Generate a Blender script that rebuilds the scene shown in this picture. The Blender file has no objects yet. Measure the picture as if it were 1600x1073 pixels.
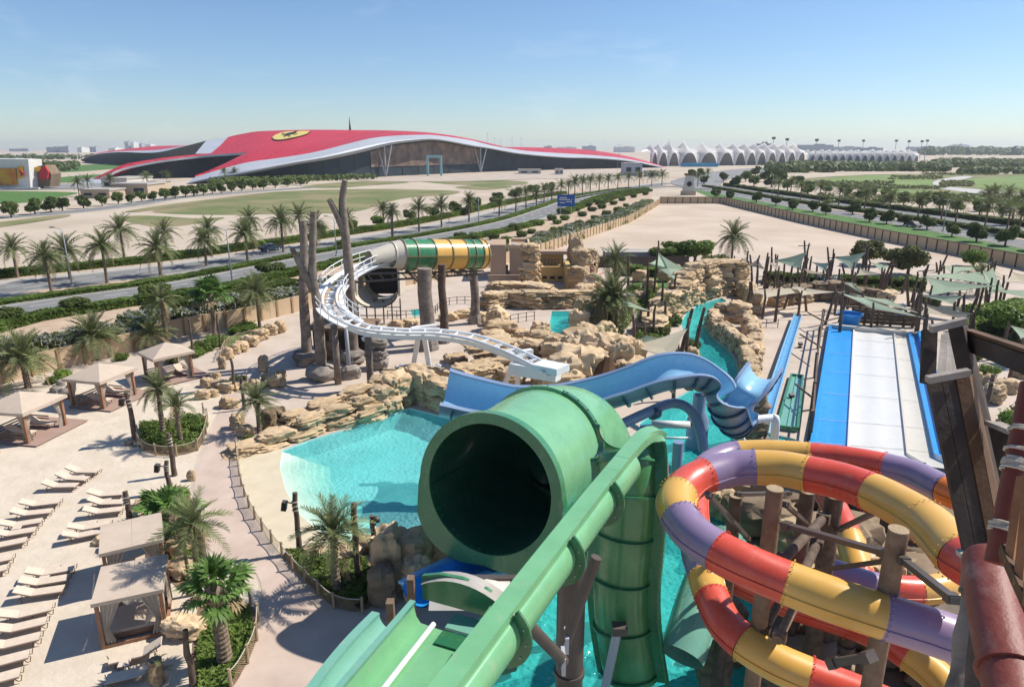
import bpy, math, random
from mathutils import Vector, Matrix, noise
from mathutils.geometry import tessellate_polygon

R = math.radians
rnd = random.Random(7)
scene = bpy.context.scene
COL = scene.collection

# ------------------------------------------------------------------ camera
CAM_H = 20.0
PITCH = math.atan((536.5 - 231.0) / 1066.7)
cam_data = bpy.data.cameras.new('camera')
cam_data.lens = 24.0
cam_data.sensor_width = 36.0
cam_data.clip_start = 0.1
cam_data.clip_end = 30000
cam = bpy.data.objects.new('camera', cam_data)
COL.objects.link(cam)
cam.location = (0, 0, CAM_H)
cam.rotation_euler = (math.pi / 2 - PITCH, 0, 0)
scene.camera = cam

# ------------------------------------------------------------------ sky and sun
SUN_EL, SUN_AZ = R(49), R(70.5)          # azimuth clockwise from +Y
world = bpy.data.worlds.new('World')
scene.world = world
world.use_nodes = True
wn, wl = world.node_tree.nodes, world.node_tree.links
wn.clear()
w_out = wn.new('ShaderNodeOutputWorld')
w_bg = wn.new('ShaderNodeBackground')
w_sky = wn.new('ShaderNodeTexSky')
w_sky.sky_type = 'NISHITA'
w_sky.sun_disc = False
w_sky.sun_elevation = SUN_EL
w_sky.sun_rotation = SUN_AZ
w_sky.air_density = 1.0
w_sky.dust_density = 0.15
w_sky.ozone_density = 4.0
w_bg.inputs['Strength'].default_value = 0.082
# thin cirrus: stretched noise over the direction, only a little brighter than the blue
w_co = wn.new('ShaderNodeTexCoord')
w_map = wn.new('ShaderNodeMapping')
w_map.inputs['Scale'].default_value = (2.2, 2.2, 9.0)
w_map.inputs['Rotation'].default_value = (0.0, 0.12, 0.4)
w_n1 = wn.new('ShaderNodeTexNoise')
w_n1.inputs['Scale'].default_value = 2.6
w_n1.inputs['Detail'].default_value = 9
w_n1.inputs['Roughness'].default_value = 0.62
w_n1.inputs['Distortion'].default_value = 0.5
w_r1 = wn.new('ShaderNodeValToRGB')
w_r1.color_ramp.elements[0].position = 0.56
w_r1.color_ramp.elements[1].position = 0.86
w_r1.color_ramp.elements[1].color = (0.24, 0.24, 0.24, 1)
w_mix = wn.new('ShaderNodeMix')
w_mix.data_type = 'RGBA'
w_mix.inputs['B'].default_value = (9.0, 9.4, 10.0, 1)
wl.new(w_co.outputs['Generated'], w_map.inputs['Vector'])
wl.new(w_map.outputs[0], w_n1.inputs['Vector'])
wl.new(w_n1.outputs['Fac'], w_r1.inputs['Fac'])
wl.new(w_r1.outputs['Color'], w_mix.inputs['Factor'])
w_tint = wn.new('ShaderNodeMix')
w_tint.data_type = 'RGBA'
w_tint.blend_type = 'MULTIPLY'
w_tint.inputs['Factor'].default_value = 1.0
w_tint.inputs['B'].default_value = (0.95, 1.035, 1.15, 1)
wl.new(w_sky.outputs[0], w_tint.inputs['A'])
wl.new(w_tint.outputs['Result'], w_mix.inputs['A'])
wl.new(w_mix.outputs['Result'], w_bg.inputs['Color'])
wl.new(w_bg.outputs[0], w_out.inputs['Surface'])

sun_data = bpy.data.lights.new('sun', 'SUN')
sun_data.energy = 4.5
sun_data.angle = R(0.53)
sun_data.color = (1.0, 0.945, 0.855)
sun = bpy.data.objects.new('sun', sun_data)
COL.objects.link(sun)
SUN_DIR = Vector((math.sin(SUN_AZ) * math.cos(SUN_EL), math.cos(SUN_AZ) * math.cos(SUN_EL), math.sin(SUN_EL)))
sun.rotation_euler = SUN_DIR.to_track_quat('Z', 'Y').to_euler()
sun.location = SUN_DIR * 200

scene.view_settings.view_transform = 'Standard'
scene.view_settings.look = 'None'
scene.view_settings.gamma = 1.0
scene.view_settings.use_curve_mapping = False
scene.view_settings.exposure = 0.45
scene.render.engine = 'CYCLES'
cy = scene.cycles
cy.use_denoising = True
cy.max_bounces = 6
cy.diffuse_bounces = 3
cy.glossy_bounces = 3
cy.transmission_bounces = 4
cy.transparent_max_bounces = 8
cy.volume_bounces = 0
cy.caustics_reflective = False
cy.caustics_refractive = False
cy.use_adaptive_sampling = True
cy.adaptive_threshold = 0.02

# ------------------------------------------------------------------ survey helpers: a sight line of the photograph meets a real height / distance
_f = 1066.7
_cp, _sp = math.cos(PITCH), math.sin(PITCH)
def ray(u, v):
    d = v - 536.5
    return Vector((u - 800.0, _f * _cp - d * _sp, -(_f * _sp + d * _cp)))
def P(u, v, z=0.0):
    r = ray(u, v)
    t = (z - CAM_H) / r.z
    return Vector((r.x * t, r.y * t, z))
def PY(u, v, Y):
    r = ray(u, v)
    t = Y / r.y
    return Vector((r.x * t, Y, CAM_H + r.z * t))
def PS(u, v, s):
    r = ray(u, v) * (s / _f)
    return Vector((r.x, r.y, CAM_H + r.z))
V = Vector

# ------------------------------------------------------------------ object helpers
_used = {}
def link(o, parent=None):
    COL.objects.link(o)
    if parent is not None:
        o.parent = parent
    return o
def tag(o, label=None, cat=None, group=None, kind=None):
    if label: o['label'] = label
    if cat: o['category'] = cat
    if group: o['group'] = group
    if kind: o['kind'] = kind
    return o
def thing(name, label, cat, loc=(0, 0, 0), rz=0.0, group=None):
    o = bpy.data.objects.new(name, None)
    o.empty_display_size = 0.2
    o.location = loc
    o.rotation_euler = (0, 0, rz)
    link(o)
    return tag(o, label, cat, group)
def inst(name, mesh, parent=None, loc=(0, 0, 0), rot=(0, 0, 0), sc=(1, 1, 1)):
    o = bpy.data.objects.new(name, mesh)
    o.location = loc
    o.rotation_euler = rot
    o.scale = sc if hasattr(sc, '__len__') else (sc, sc, sc)
    return link(o, parent)
def copy_tree(o, parent=None):
    c = o.copy()
    link(c, parent)
    for ch in o.children:
        copy_tree(ch, c)
    return c
_ORD = ['first', 'second', 'third', 'fourth', 'fifth', 'sixth', 'seventh', 'eighth', 'ninth', 'tenth', 'eleventh', 'twelfth',
        'thirteenth', 'fourteenth', 'fifteenth', 'sixteenth', 'seventeenth', 'eighteenth', 'nineteenth', 'twentieth']
_TENS = ['', '', 'twenty', 'thirty', 'forty', 'fifty', 'sixty', 'seventy', 'eighty', 'ninety']
def ordinal(i):
    if i < 20: return _ORD[i]
    n = i + 1
    t, r = divmod(n, 10)
    if n >= 100:
        return 'hundred and ' + ordinal(n - 101) if n > 100 else 'hundredth'
    return _TENS[t][:-1] + 'ieth' if r == 0 else _TENS[t] + '-' + _ORD[r - 1]

class MB:
    """collects shapes into ONE mesh"""
    def __init__(s):
        s.v, s.f, s.m = [], [], []
        s.mi = 0
    def add(s, vs, fs, mi=None):
        b = len(s.v)
        s.v.extend([tuple(x) for x in vs])
        for f in fs:
            s.f.append(tuple(i + b for i in f))
            s.m.append(s.mi if mi is None else mi)
        return s
    def box(s, c, size, rz=0.0, mat=None):
        x, y, z = size[0] / 2, size[1] / 2, size[2] / 2
        vs = [V((a * x, b * y, d * z)) for d in (-1, 1) for a, b in ((-1, -1), (1, -1), (1, 1), (-1, 1))]
        M = Matrix.Translation(c) @ (Matrix.Rotation(rz, 4, 'Z') if mat is None else mat)
        return s.add([M @ p for p in vs], [(3, 2, 1, 0), (4, 5, 6, 7), (0, 1, 5, 4), (1, 2, 6, 5), (2, 3, 7, 6), (3, 0, 4, 7)])
    def beam(s, a, b, w, h, up=(0, 0, 1)):
        a, b = V(a), V(b)
        t = (b - a).normalized()
        side = t.cross(V(up))
        if side.length < 1e-4: side = t.cross(V((0, 1, 0)))
        side.normalize()
        u = side.cross(t)
        vs = []
        for p in (a, b):
            for i, j in ((-1, -1), (1, -1), (1, 1), (-1, 1)):
                vs.append(p + side * (i * w / 2) + u * (j * h / 2))
        return s.add(vs, [(0, 1, 2, 3), (7, 6, 5, 4), (0, 4, 5, 1), (1, 5, 6, 2), (2, 6, 7, 3), (3, 7, 4, 0)])
    def tube(s, pts, r, n=8, caps=True, phase=0.0):
        pts = [V(p) for p in pts]
        rs = r if hasattr(r, '__len__') else [r] * len(pts)
        k = len(pts)
        vs, prev = [], None
        for i, p in enumerate(pts):
            t = (pts[min(i + 1, k - 1)] - pts[max(i - 1, 0)]).normalized()
            if prev is None:
                ref = V((0, 0, 1)) if abs(t.z) < 0.9 else V((0, 1, 0))
                side = t.cross(ref).normalized()
            else:
                side = (prev - t * prev.dot(t)).normalized()
            prev = side
            u = side.cross(t)
            for j in range(n):
                a = 2 * math.pi * j / n + phase
                vs.append(p + (side * math.cos(a) + u * math.sin(a)) * rs[i])
        fs = []
        for i in range(k - 1):
            for j in range(n):
                j2 = (j + 1) % n
                fs.append((i * n + j, i * n + j2, (i + 1) * n + j2, (i + 1) * n + j))
        if caps:
            fs.append(tuple(range(n - 1, -1, -1)))
            fs.append(tuple((k - 1) * n + j for j in range(n)))
        return s.add(vs, fs)
    def sweep(s, prof, frames, closed=False, caps=False):
        """prof: (side, up) pairs; frames: list of (p, side, up[, scale])"""
        n = len(prof)
        vs = []
        for fr in frames:
            p, sd, u = fr[0], fr[1], fr[2]
            k = fr[3] if len(fr) > 3 else 1.0
            for a, b in prof:
                vs.append(p + sd * (a * k) + u * (b * k))
        fs = []
        m = n if closed else n - 1
        for i in range(len(frames) - 1):
            for j in range(m):
                j2 = (j + 1) % n
                fs.append((i * n + j, (i + 1) * n + j, (i + 1) * n + j2, i * n + j2))
        if caps and closed:
            fs.append(tuple(range(n)))
            fs.append(tuple((len(frames) - 1) * n + j for j in range(n - 1, -1, -1)))
        return s.add(vs, fs)
    def prism(s, poly, z0, z1, bottom=False):
        poly = [V((p[0], p[1], 0)) for p in poly]
        n = len(poly)
        area = sum(poly[i].x * poly[(i + 1) % n].y - poly[(i + 1) % n].x * poly[i].y for i in range(n))
        if area < 0: poly.reverse()
        tri = tessellate_polygon([poly])
        vs = [V((p.x, p.y, z0)) for p in poly] + [V((p.x, p.y, z1)) for p in poly]
        fs = [(i, (i + 1) % n, n + (i + 1) % n, n + i) for i in range(n)]
        for t in tri:
            a, b, c = [poly[i] for i in t]
            cr = (b - a).cross(c - a).z
            t = t if cr > 0 else (t[0], t[2], t[1])
            fs.append(tuple(n + i for i in t))
            if bottom: fs.append((t[2], t[1], t[0]))
        return s.add(vs, fs)
    def sheet(s, poly, z, holes=()):
        loops = [[V((p[0], p[1], 0)) for p in poly]] + [[V((p[0], p[1], 0)) for p in h] for h in holes]
        tri = tessellate_polygon(loops)
        flat = [p for l in loops for p in l]
        fs = []
        for t in tri:
            a, b, c = [flat[i] for i in t]
            cr = (b - a).cross(c - a).z
            if abs(cr) < 1e-9: continue
            fs.append(tuple(t) if cr > 0 else (t[0], t[2], t[1]))
        return s.add([V((p.x, p.y, z)) for p in flat], fs)
    def lathe(s, prof, n=16, c=(0, 0, 0)):
        c = V(c)
        vs = []
        for r, z in prof:
            for j in range(n):
                a = 2 * math.pi * j / n
                vs.append(c + V((r * math.cos(a), r * math.sin(a), z)))
        fs = []
        for i in range(len(prof) - 1):
            for j in range(n):
                j2 = (j + 1) % n
                fs.append((i * n + j, i * n + j2, (i + 1) * n + j2, (i + 1) * n + j))
        return s.add(vs, fs)
    def grid(s, rows):
        """rows: list of equally long lists of points"""
        n = len(rows[0])
        vs = [p for r in rows for p in r]
        fs = []
        for i in range(len(rows) - 1):
            for j in range(n - 1):
                fs.append((i * n + j, i * n + j + 1, (i + 1) * n + j + 1, (i + 1) * n + j))
        return s.add(vs, fs)
    def mesh(s, name, mats, smooth=False, angle=None):
        me = bpy.data.meshes.new(name)
        me.from_pydata(s.v, [], s.f)
        for m in (mats if isinstance(mats, (list, tuple)) else [mats]):
            me.materials.append(m)
        if isinstance(mats, (list, tuple)) and len(mats) > 1:
            me.polygons.foreach_set('material_index', s.m)
        if smooth:
            me.polygons.foreach_set('use_smooth', [True] * len(me.polygons))
            if angle is not None:
                me.set_sharp_from_angle(angle=R(angle))
        me.update()
        return me
    def build(s, name, mats, parent=None, smooth=False, angle=None):
        o = bpy.data.objects.new(name, s.mesh(name, mats, smooth, angle))
        return link(o, parent)

def smooth_path(pts, n=8, closed=False):
    """Catmull-Rom through the points"""
    pts = [V(p) for p in pts]
    k = len(pts)
    out = []
    rng = range(k if closed else k - 1)
    for i in rng:
        p0 = pts[(i - 1) % k] if closed else pts[max(i - 1, 0)]
        p1, p2 = pts[i], pts[(i + 1) % k]
        p3 = pts[(i + 2) % k] if closed else pts[min(i + 2, k - 1)]
        for j in range(n):
            t = j / n
            out.append(0.5 * ((2 * p1) + (p2 - p0) * t + (2 * p0 - 5 * p1 + 4 * p2 - p3) * t * t + (3 * p1 - p0 - 3 * p2 + p3) * t ** 3))
    if not closed: out.append(pts[-1])
    return out
def resample(pts, step):
    pts = [V(p) for p in pts]
    L = [0.0]
    for a, b in zip(pts, pts[1:]): L.append(L[-1] + (b - a).length)
    n = max(1, round(L[-1] / step))
    out, j = [], 0
    for i in range(n + 1):
        d = L[-1] * i / n
        while j < len(L) - 2 and L[j + 1] < d: j += 1
        seg = L[j + 1] - L[j]
        out.append(pts[j].lerp(pts[j + 1], (d - L[j]) / seg if seg > 0 else 0))
    return out
def frames_of(pts, bank=None, up=(0, 0, 1)):
    out = []
    k = len(pts)
    for i, p in enumerate(pts):
        t = (pts[min(i + 1, k - 1)] - pts[max(i - 1, 0)]).normalized()
        sd = t.cross(V(up)).normalized()
        u = sd.cross(t)
        if bank is not None:
            b = bank[i] if hasattr(bank, '__len__') else bank
            q = Matrix.Rotation(b, 3, t)
            sd, u = q @ sd, q @ u
        out.append((p, sd, u))
    return out
def offset2d(pts, d):
    """offset a ground polyline to its right by d"""
    out = []
    k = len(pts)
    for i, p in enumerate(pts):
        t = (pts[min(i + 1, k - 1)] - pts[max(i - 1, 0)])
        t.z = 0
        t.normalize()
        out.append(p + V((t.y, -t.x, 0)) * d)
    return out

# ------------------------------------------------------------------ materials
def mat(name, base, rough=0.8, var=0.0, scale=2.0, base2=None, bump=0.0, bscale=None, spec=0.3, metal=0.0, coat=0.0, detail=5, coord='Object', lo=0.35, hi=0.65, transl=0.0):
    m = bpy.data.materials.new(name)
    m.use_nodes = True
    nt = m.node_tree
    N, L = nt.nodes, nt.links
    bs = N['Principled BSDF']
    bs.inputs['Roughness'].default_value = rough
    bs.inputs['Metallic'].default_value = metal
    bs.inputs['Specular IOR Level'].default_value = spec
    if coat:
        bs.inputs['Coat Weight'].default_value = coat
        bs.inputs['Coat Roughness'].default_value = 0.12
    bs.inputs['Base Color'].default_value = (*base, 1)
    if base2 is None and var > 0:
        base2 = tuple(min(1, c * (1 + var)) for c in base)
        base = tuple(c * (1 - var) for c in base)
    if base2 is not None or bump:
        co = N.new('ShaderNodeTexCoord')
    if base2 is not None:
        nz = N.new('ShaderNodeTexNoise')
        nz.inputs['Scale'].default_value = scale
        nz.inputs['Detail'].default_value = detail
        nz.inputs['Roughness'].default_value = 0.6
        rp = N.new('ShaderNodeValToRGB')
        rp.color_ramp.elements[0].position = lo
        rp.color_ramp.elements[1].position = hi
        rp.color_ramp.elements[0].color = (*base, 1)
        rp.color_ramp.elements[1].color = (*base2, 1)
        L.new(co.outputs[coord], nz.inputs['Vector'])
        L.new(nz.outputs['Fac'], rp.inputs['Fac'])
        L.new(rp.outputs['Color'], bs.inputs['Base Color'])
        m['ramp'] = rp.name
    if bump:
        nb = N.new('ShaderNodeTexNoise')
        nb.inputs['Scale'].default_value = bscale or scale * 6
        nb.inputs['Detail'].default_value = 6
        nb.inputs['Roughness'].default_value = 0.65
        bp = N.new('ShaderNodeBump')
        bp.inputs['Strength'].default_value = bump
        bp.inputs['Distance'].default_value = 0.05
        L.new(co.outputs[coord], nb.inputs['Vector'])
        L.new(nb.outputs['Fac'], bp.inputs['Height'])
        L.new(bp.outputs[0], bs.inputs['Normal'])
    if transl:
        tr = N.new('ShaderNodeBsdfTranslucent')
        mx = N.new('ShaderNodeMixShader')
        mx.inputs[0].default_value = transl
        src = bs.inputs['Base Color']
        if src.is_linked: L.new(src.links[0].from_socket, tr.inputs['Color'])
        else: tr.inputs['Color'].default_value = (*base, 1)
        L.new(bs.outputs[0], mx.inputs[1])
        L.new(tr.outputs[0], mx.inputs[2])
        L.new(mx.outputs[0], N['Material Output'].inputs['Surface'])
    return m

def leaf_mat(name, c1, c2, transl=0.38, rough=0.55):
    """foliage: colour varies per leaf clump through position noise and per object"""
    m = mat(name, c1, rough, base2=c2, scale=1.7, detail=3, transl=transl, spec=0.25, lo=0.3, hi=0.7)
    nt = m.node_tree
    N, L = nt.nodes, nt.links
    oi = N.new('ShaderNodeObjectInfo')
    hs = N.new('ShaderNodeHueSaturation')
    mr = N.new('ShaderNodeMapRange')
    mr.inputs['To Min'].default_value = 0.72
    mr.inputs['To Max'].default_value = 1.25
    L.new(oi.outputs['Random'], mr.inputs['Value'])
    L.new(mr.outputs[0], hs.inputs['Value'])
    rp = N[m['ramp']]
    for lk in list(rp.outputs['Color'].links):
        to = lk.to_socket
        L.remove(lk)
        L.new(hs.outputs[0], to)
    L.new(rp.outputs['Color'], hs.inputs['Color'])
    return m

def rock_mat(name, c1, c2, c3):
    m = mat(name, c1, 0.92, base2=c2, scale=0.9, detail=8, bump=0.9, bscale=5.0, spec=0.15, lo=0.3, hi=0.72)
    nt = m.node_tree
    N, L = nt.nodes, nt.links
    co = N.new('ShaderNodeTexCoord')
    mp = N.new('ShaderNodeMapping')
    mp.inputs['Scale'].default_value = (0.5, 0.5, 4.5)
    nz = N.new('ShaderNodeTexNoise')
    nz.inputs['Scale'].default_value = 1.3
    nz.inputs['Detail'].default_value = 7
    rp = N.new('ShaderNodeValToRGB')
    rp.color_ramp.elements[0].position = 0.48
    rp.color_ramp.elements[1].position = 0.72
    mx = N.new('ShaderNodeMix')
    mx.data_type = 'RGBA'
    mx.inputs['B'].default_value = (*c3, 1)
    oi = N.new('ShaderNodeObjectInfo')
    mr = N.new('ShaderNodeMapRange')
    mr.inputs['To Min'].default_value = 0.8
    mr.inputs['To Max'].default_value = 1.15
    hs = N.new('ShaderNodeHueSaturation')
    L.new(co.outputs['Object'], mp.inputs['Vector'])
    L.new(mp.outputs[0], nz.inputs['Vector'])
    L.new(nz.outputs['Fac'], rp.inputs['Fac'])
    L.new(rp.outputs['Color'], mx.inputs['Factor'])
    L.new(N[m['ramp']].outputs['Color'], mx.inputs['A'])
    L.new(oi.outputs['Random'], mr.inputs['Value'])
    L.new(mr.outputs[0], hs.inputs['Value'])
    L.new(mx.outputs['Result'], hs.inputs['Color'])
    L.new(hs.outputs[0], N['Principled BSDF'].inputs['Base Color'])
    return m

def water_mat(name, deep, tint, body=0.5, wave=1.4):
    m = bpy.data.materials.new(name)
    m.use_nodes = True
    nt = m.node_tree
    N, L = nt.nodes, nt.links
    bs = N['Principled BSDF']
    bs.inputs['Base Color'].default_value = (*deep, 1)
    bs.inputs['Roughness'].default_value = 0.06
    bs.inputs['IOR'].default_value = 1.33
    co = N.new('ShaderNodeTexCoord')
    n1 = N.new('ShaderNodeTexNoise')
    n1.inputs['Scale'].default_value = wave
    n1.inputs['Detail'].default_value = 4
    n1.inputs['Distortion'].default_value = 0.6
    n2 = N.new('ShaderNodeTexVoronoi')
    n2.feature = 'SMOOTH_F1'
    n2.inputs['Scale'].default_value = wave * 1.7
    ad = N.new('ShaderNodeMath')
    bp = N.new('ShaderNodeBump')
    bp.inputs['Strength'].default_value = 0.7
    bp.inputs['Distance'].default_value = 0.22
    L.new(co.outputs['Object'], n1.inputs['Vector'])
    L.new(n1.outputs['Color'], n2.inputs['Vector']) if False else L.new(co.outputs['Object'], n2.inputs['Vector'])
    L.new(n1.outputs['Fac'], ad.inputs[0])
    L.new(n2.outputs['Distance'], ad.inputs[1])
    L.new(ad.outputs[0], bp.inputs['Height'])
    L.new(bp.outputs[0], bs.inputs['Normal'])
    tr = N.new('ShaderNodeBsdfTransparent')
    tr.inputs['Color'].default_value = (*tint, 1)
    mx = N.new('ShaderNodeMixShader')
    n4 = N.new('ShaderNodeTexNoise')
    n4.inputs['Scale'].default_value = 0.3
    n4.inputs['Detail'].default_value = 3
    m4 = N.new('ShaderNodeMapRange')
    m4.inputs['From Min'].default_value = 0.3
    m4.inputs['From Max'].default_value = 0.7
    m4.inputs['To Min'].default_value = body - 0.14
    m4.inputs['To Max'].default_value = body + 0.12
    L.new(co.outputs['Object'], n4.inputs['Vector'])
    L.new(n4.outputs['Fac'], m4.inputs['Value'])
    L.new(m4.outputs[0], mx.inputs[0])
    L.new(tr.outputs[0], mx.inputs[1])
    L.new(bs.outputs[0], mx.inputs[2])
    L.new(mx.outputs[0], N['Material Output'].inputs['Surface'])
    return m

K = {}
K['sand'] = mat('white_sand', (0.54, 0.455, 0.355), 0.95, base2=(0.62, 0.535, 0.43), scale=0.6, bump=1.0, bscale=2.4, spec=0.1)
K['desert'] = mat('desert_sand', (0.42, 0.345, 0.265), 0.95, base2=(0.52, 0.44, 0.35), scale=0.03, bump=0.15, bscale=0.6, spec=0.1, detail=9)
K['lot'] = mat('lot_sand', (0.45, 0.36, 0.275), 0.95, base2=(0.56, 0.465, 0.375), scale=0.05, bump=0.2, bscale=1.0, spec=0.1, detail=8)
K['paving'] = mat('pink_paving', (0.45, 0.37, 0.30), 0.85, base2=(0.54, 0.45, 0.375), scale=0.35, bump=0.12, bscale=14, spec=0.2, detail=8)
K['path'] = mat('path_concrete', (0.46, 0.36, 0.295), 0.85, base2=(0.56, 0.445, 0.37), scale=0.5, bump=0.1, bscale=16, spec=0.2, detail=8)
K['poolbeach'] = mat('pool_beach_plaster', (0.58, 0.50, 0.36), 0.7, var=0.06, scale=0.8, bump=0.05)
K['asphalt'] = mat('asphalt', (0.17, 0.17, 0.165), 0.9, base2=(0.225, 0.222, 0.215), scale=0.25, bump=0.1, bscale=20, spec=0.2, detail=8)
K['white_line'] = mat('road_paint', (0.62, 0.62, 0.6), 0.7, var=0.12, scale=3)
K['kerb'] = mat('kerb_concrete', (0.40, 0.37, 0.33), 0.9, var=0.12, scale=1.5)
K['verge'] = mat('verge_soil', (0.40, 0.29, 0.20), 0.95, base2=(0.50, 0.385, 0.28), scale=0.5, bump=0.3)
K['grass'] = mat('lawn', (0.055, 0.13, 0.025), 0.9, base2=(0.10, 0.19, 0.045), scale=0.4, bump=0.3, bscale=8)
K['rough_grass'] = mat('wild_grass', (0.125, 0.155, 0.05), 0.95, base2=(0.24, 0.205, 0.105), scale=0.045, bump=0.3, bscale=2, detail=9, lo=0.4, hi=0.6)
K['wall'] = mat('tan_render', (0.50, 0.36, 0.225), 0.9, base2=(0.56, 0.42, 0.275), scale=0.7, bump=0.08, bscale=20)
K['wall_post'] = mat('wall_pilaster', (0.34, 0.22, 0.12), 0.9, var=0.12, scale=2)
K['coping'] = mat('dark_coping', (0.10, 0.075, 0.055), 0.8, var=0.2, scale=3)
K['white'] = mat('white_paint', (0.74, 0.745, 0.74), 0.38, var=0.03, scale=1.0, spec=0.5)
K['timber'] = mat('dark_timber', (0.085, 0.058, 0.042), 0.85, base2=(0.155, 0.112, 0.085), scale=3.0, bump=0.5, bscale=9)
K['timber_lt'] = mat('brown_timber', (0.17, 0.11, 0.07), 0.8, base2=(0.26, 0.18, 0.12), scale=2.5, bump=0.5, bscale=9)
K['bark'] = mat('theming_bark', (0.15, 0.115, 0.092), 0.92, base2=(0.29, 0.235, 0.19), scale=1.6, bump=1.0, bscale=4)
K['metal_dk'] = mat('brown_steel', (0.085, 0.068, 0.058), 0.45, var=0.15, scale=1.2, spec=0.5)
K['rock'] = rock_mat('sandstone', (0.46, 0.33, 0.19), (0.66, 0.51, 0.34), (0.33, 0.21, 0.11))
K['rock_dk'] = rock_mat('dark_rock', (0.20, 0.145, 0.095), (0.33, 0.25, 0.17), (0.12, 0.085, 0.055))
K['rock_gray'] = rock_mat('grey_rock', (0.22, 0.19, 0.165), (0.33, 0.29, 0.25), (0.15, 0.125, 0.105))
K['leaf'] = leaf_mat('shrub_leaf', (0.10, 0.165, 0.03), (0.20, 0.27, 0.06))
K['leaf_dk'] = leaf_mat('dark_leaf', (0.08, 0.12, 0.03), (0.16, 0.20, 0.05))
K['leaf_olive'] = leaf_mat('olive_leaf', (0.13, 0.15, 0.05), (0.22, 0.23, 0.085))
K['leaf_lt'] = leaf_mat('bright_leaf', (0.13, 0.21, 0.03), (0.23, 0.32, 0.06))
K['frond'] = leaf_mat('date_frond', (0.11, 0.14, 0.05), (0.215, 0.235, 0.10), transl=0.25)
K['frond_gr'] = leaf_mat('fan_frond', (0.07, 0.16, 0.035), (0.15, 0.25, 0.06), transl=0.3)
K['frond_dry'] = mat('dry_frond', (0.30, 0.22, 0.12), 0.9, var=0.2, scale=3)
K['petal'] = mat('white_petal', (0.72, 0.72, 0.66), 0.8, transl=0.3)
K['trunk'] = mat('palm_trunk', (0.14, 0.10, 0.07), 0.95, base2=(0.27, 0.205, 0.145), scale=5, bump=1.0, bscale=10)
K['canvas'] = mat('beige_canvas', (0.56, 0.455, 0.36), 0.9, var=0.05, scale=1.5, bump=0.1, bscale=30, transl=0.12)
K['curtain'] = mat('curtain_cloth', (0.52, 0.45, 0.37), 0.9, var=0.08, scale=4, transl=0.2)
K['wood_red'] = mat('cabana_wood', (0.27, 0.135, 0.075), 0.7, base2=(0.36, 0.19, 0.11), scale=4, bump=0.2)
K['deck'] = mat('deck_boards', (0.30, 0.20, 0.16), 0.85, base2=(0.38, 0.265, 0.215), scale=2.0)
K['lounger'] = mat('lounger_sling', (0.60, 0.49, 0.385), 0.9, var=0.06, scale=3)
K['lounger_fr'] = mat('lounger_frame', (0.20, 0.135, 0.10), 0.6, var=0.1)
K['sail'] = mat('green_shade_cloth', (0.46, 0.58, 0.43), 0.9, var=0.05, scale=1, transl=0.5)
K['sail_bg'] = mat('beige_shade_cloth', (0.55, 0.49, 0.37), 0.9, var=0.05, scale=1, transl=0.3)
K['rope'] = mat('rope', (0.48, 0.42, 0.34), 0.95, var=0.2, scale=20)
K['net'] = mat('rope_net', (0.36, 0.27, 0.17), 0.95, var=0.15, scale=12)
def gel(name, c, rough=0.22, var=0.05, bump=0.0):
    """moulded fibreglass: slightly faded, slightly uneven gloss"""
    m = mat(name, c, rough, base2=tuple(min(1, x * (1 + var) + 0.015) for x in c), scale=0.9, spec=0.5, coat=0.25, detail=6, lo=0.3, hi=0.75)
    N, L = m.node_tree.nodes, m.node_tree.links
    co = N.new('ShaderNodeTexCoord')
    nz = N.new('ShaderNodeTexNoise')
    nz.inputs['Scale'].default_value = 2.2
    nz.inputs['Detail'].default_value = 7
    mr = N.new('ShaderNodeMapRange')
    mr.inputs['To Min'].default_value = rough - 0.06
    mr.inputs['To Max'].default_value = rough + 0.2
    L.new(co.outputs['Object'], nz.inputs['Vector'])
    L.new(nz.outputs['Fac'], mr.inputs['Value'])
    L.new(mr.outputs[0], N['Principled BSDF'].inputs['Roughness'])
    mp = N.new('ShaderNodeMapping')
    mp.inputs['Scale'].default_value = (2.5, 2.5, 0.5)
    n3 = N.new('ShaderNodeTexNoise')
    n3.inputs['Scale'].default_value = 1.6
    n3.inputs['Detail'].default_value = 9
    n3.inputs['Roughness'].default_value = 0.7
    r3 = N.new('ShaderNodeValToRGB')
    r3.color_ramp.elements[0].position = 0.55
    r3.color_ramp.elements[1].position = 0.80
    r3.color_ramp.elements[1].color = (0.42, 0.42, 0.42, 1)
    m3 = N.new('ShaderNodeMix')
    m3.data_type = 'RGBA'
    m3.inputs['B'].default_value = (0.42, 0.38, 0.31, 1)
    L.new(co.outputs['Object'], mp.inputs['Vector'])
    L.new(mp.outputs[0], n3.inputs['Vector'])
    L.new(n3.outputs['Fac'], r3.inputs['Fac'])
    L.new(r3.outputs['Color'], m3.inputs['Factor'])
    L.new(N[m['ramp']].outputs['Color'], m3.inputs['A'])
    L.new(m3.outputs['Result'], N['Principled BSDF'].inputs['Base Color'])
    return m
K['g_green'] = gel('green_gelcoat', (0.034, 0.18, 0.07), var=0.2)
K['g_green_in'] = gel('shaded_tube_lining', (0.010, 0.085, 0.042), rough=0.35, var=0.3)  # tube green darkened: shade of the tube's inside put into the colour
K['g_green_lt'] = gel('pale_green_gelcoat', (0.145, 0.365, 0.175), rough=0.22, var=0.2)
K['g_green_dk'] = gel('deep_green_gelcoat', (0.02, 0.135, 0.05))
K['g_mint'] = gel('mint_gelcoat', (0.15, 0.36, 0.27))
K['g_blue'] = gel('sky_blue_gelcoat', (0.10, 0.31, 0.54))
K['g_blue_in'] = gel('channel_blue_gelcoat', (0.25, 0.48, 0.66))
K['g_blue_out'] = gel('slate_blue_gelcoat', (0.19, 0.265, 0.40), rough=0.3)
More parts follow.
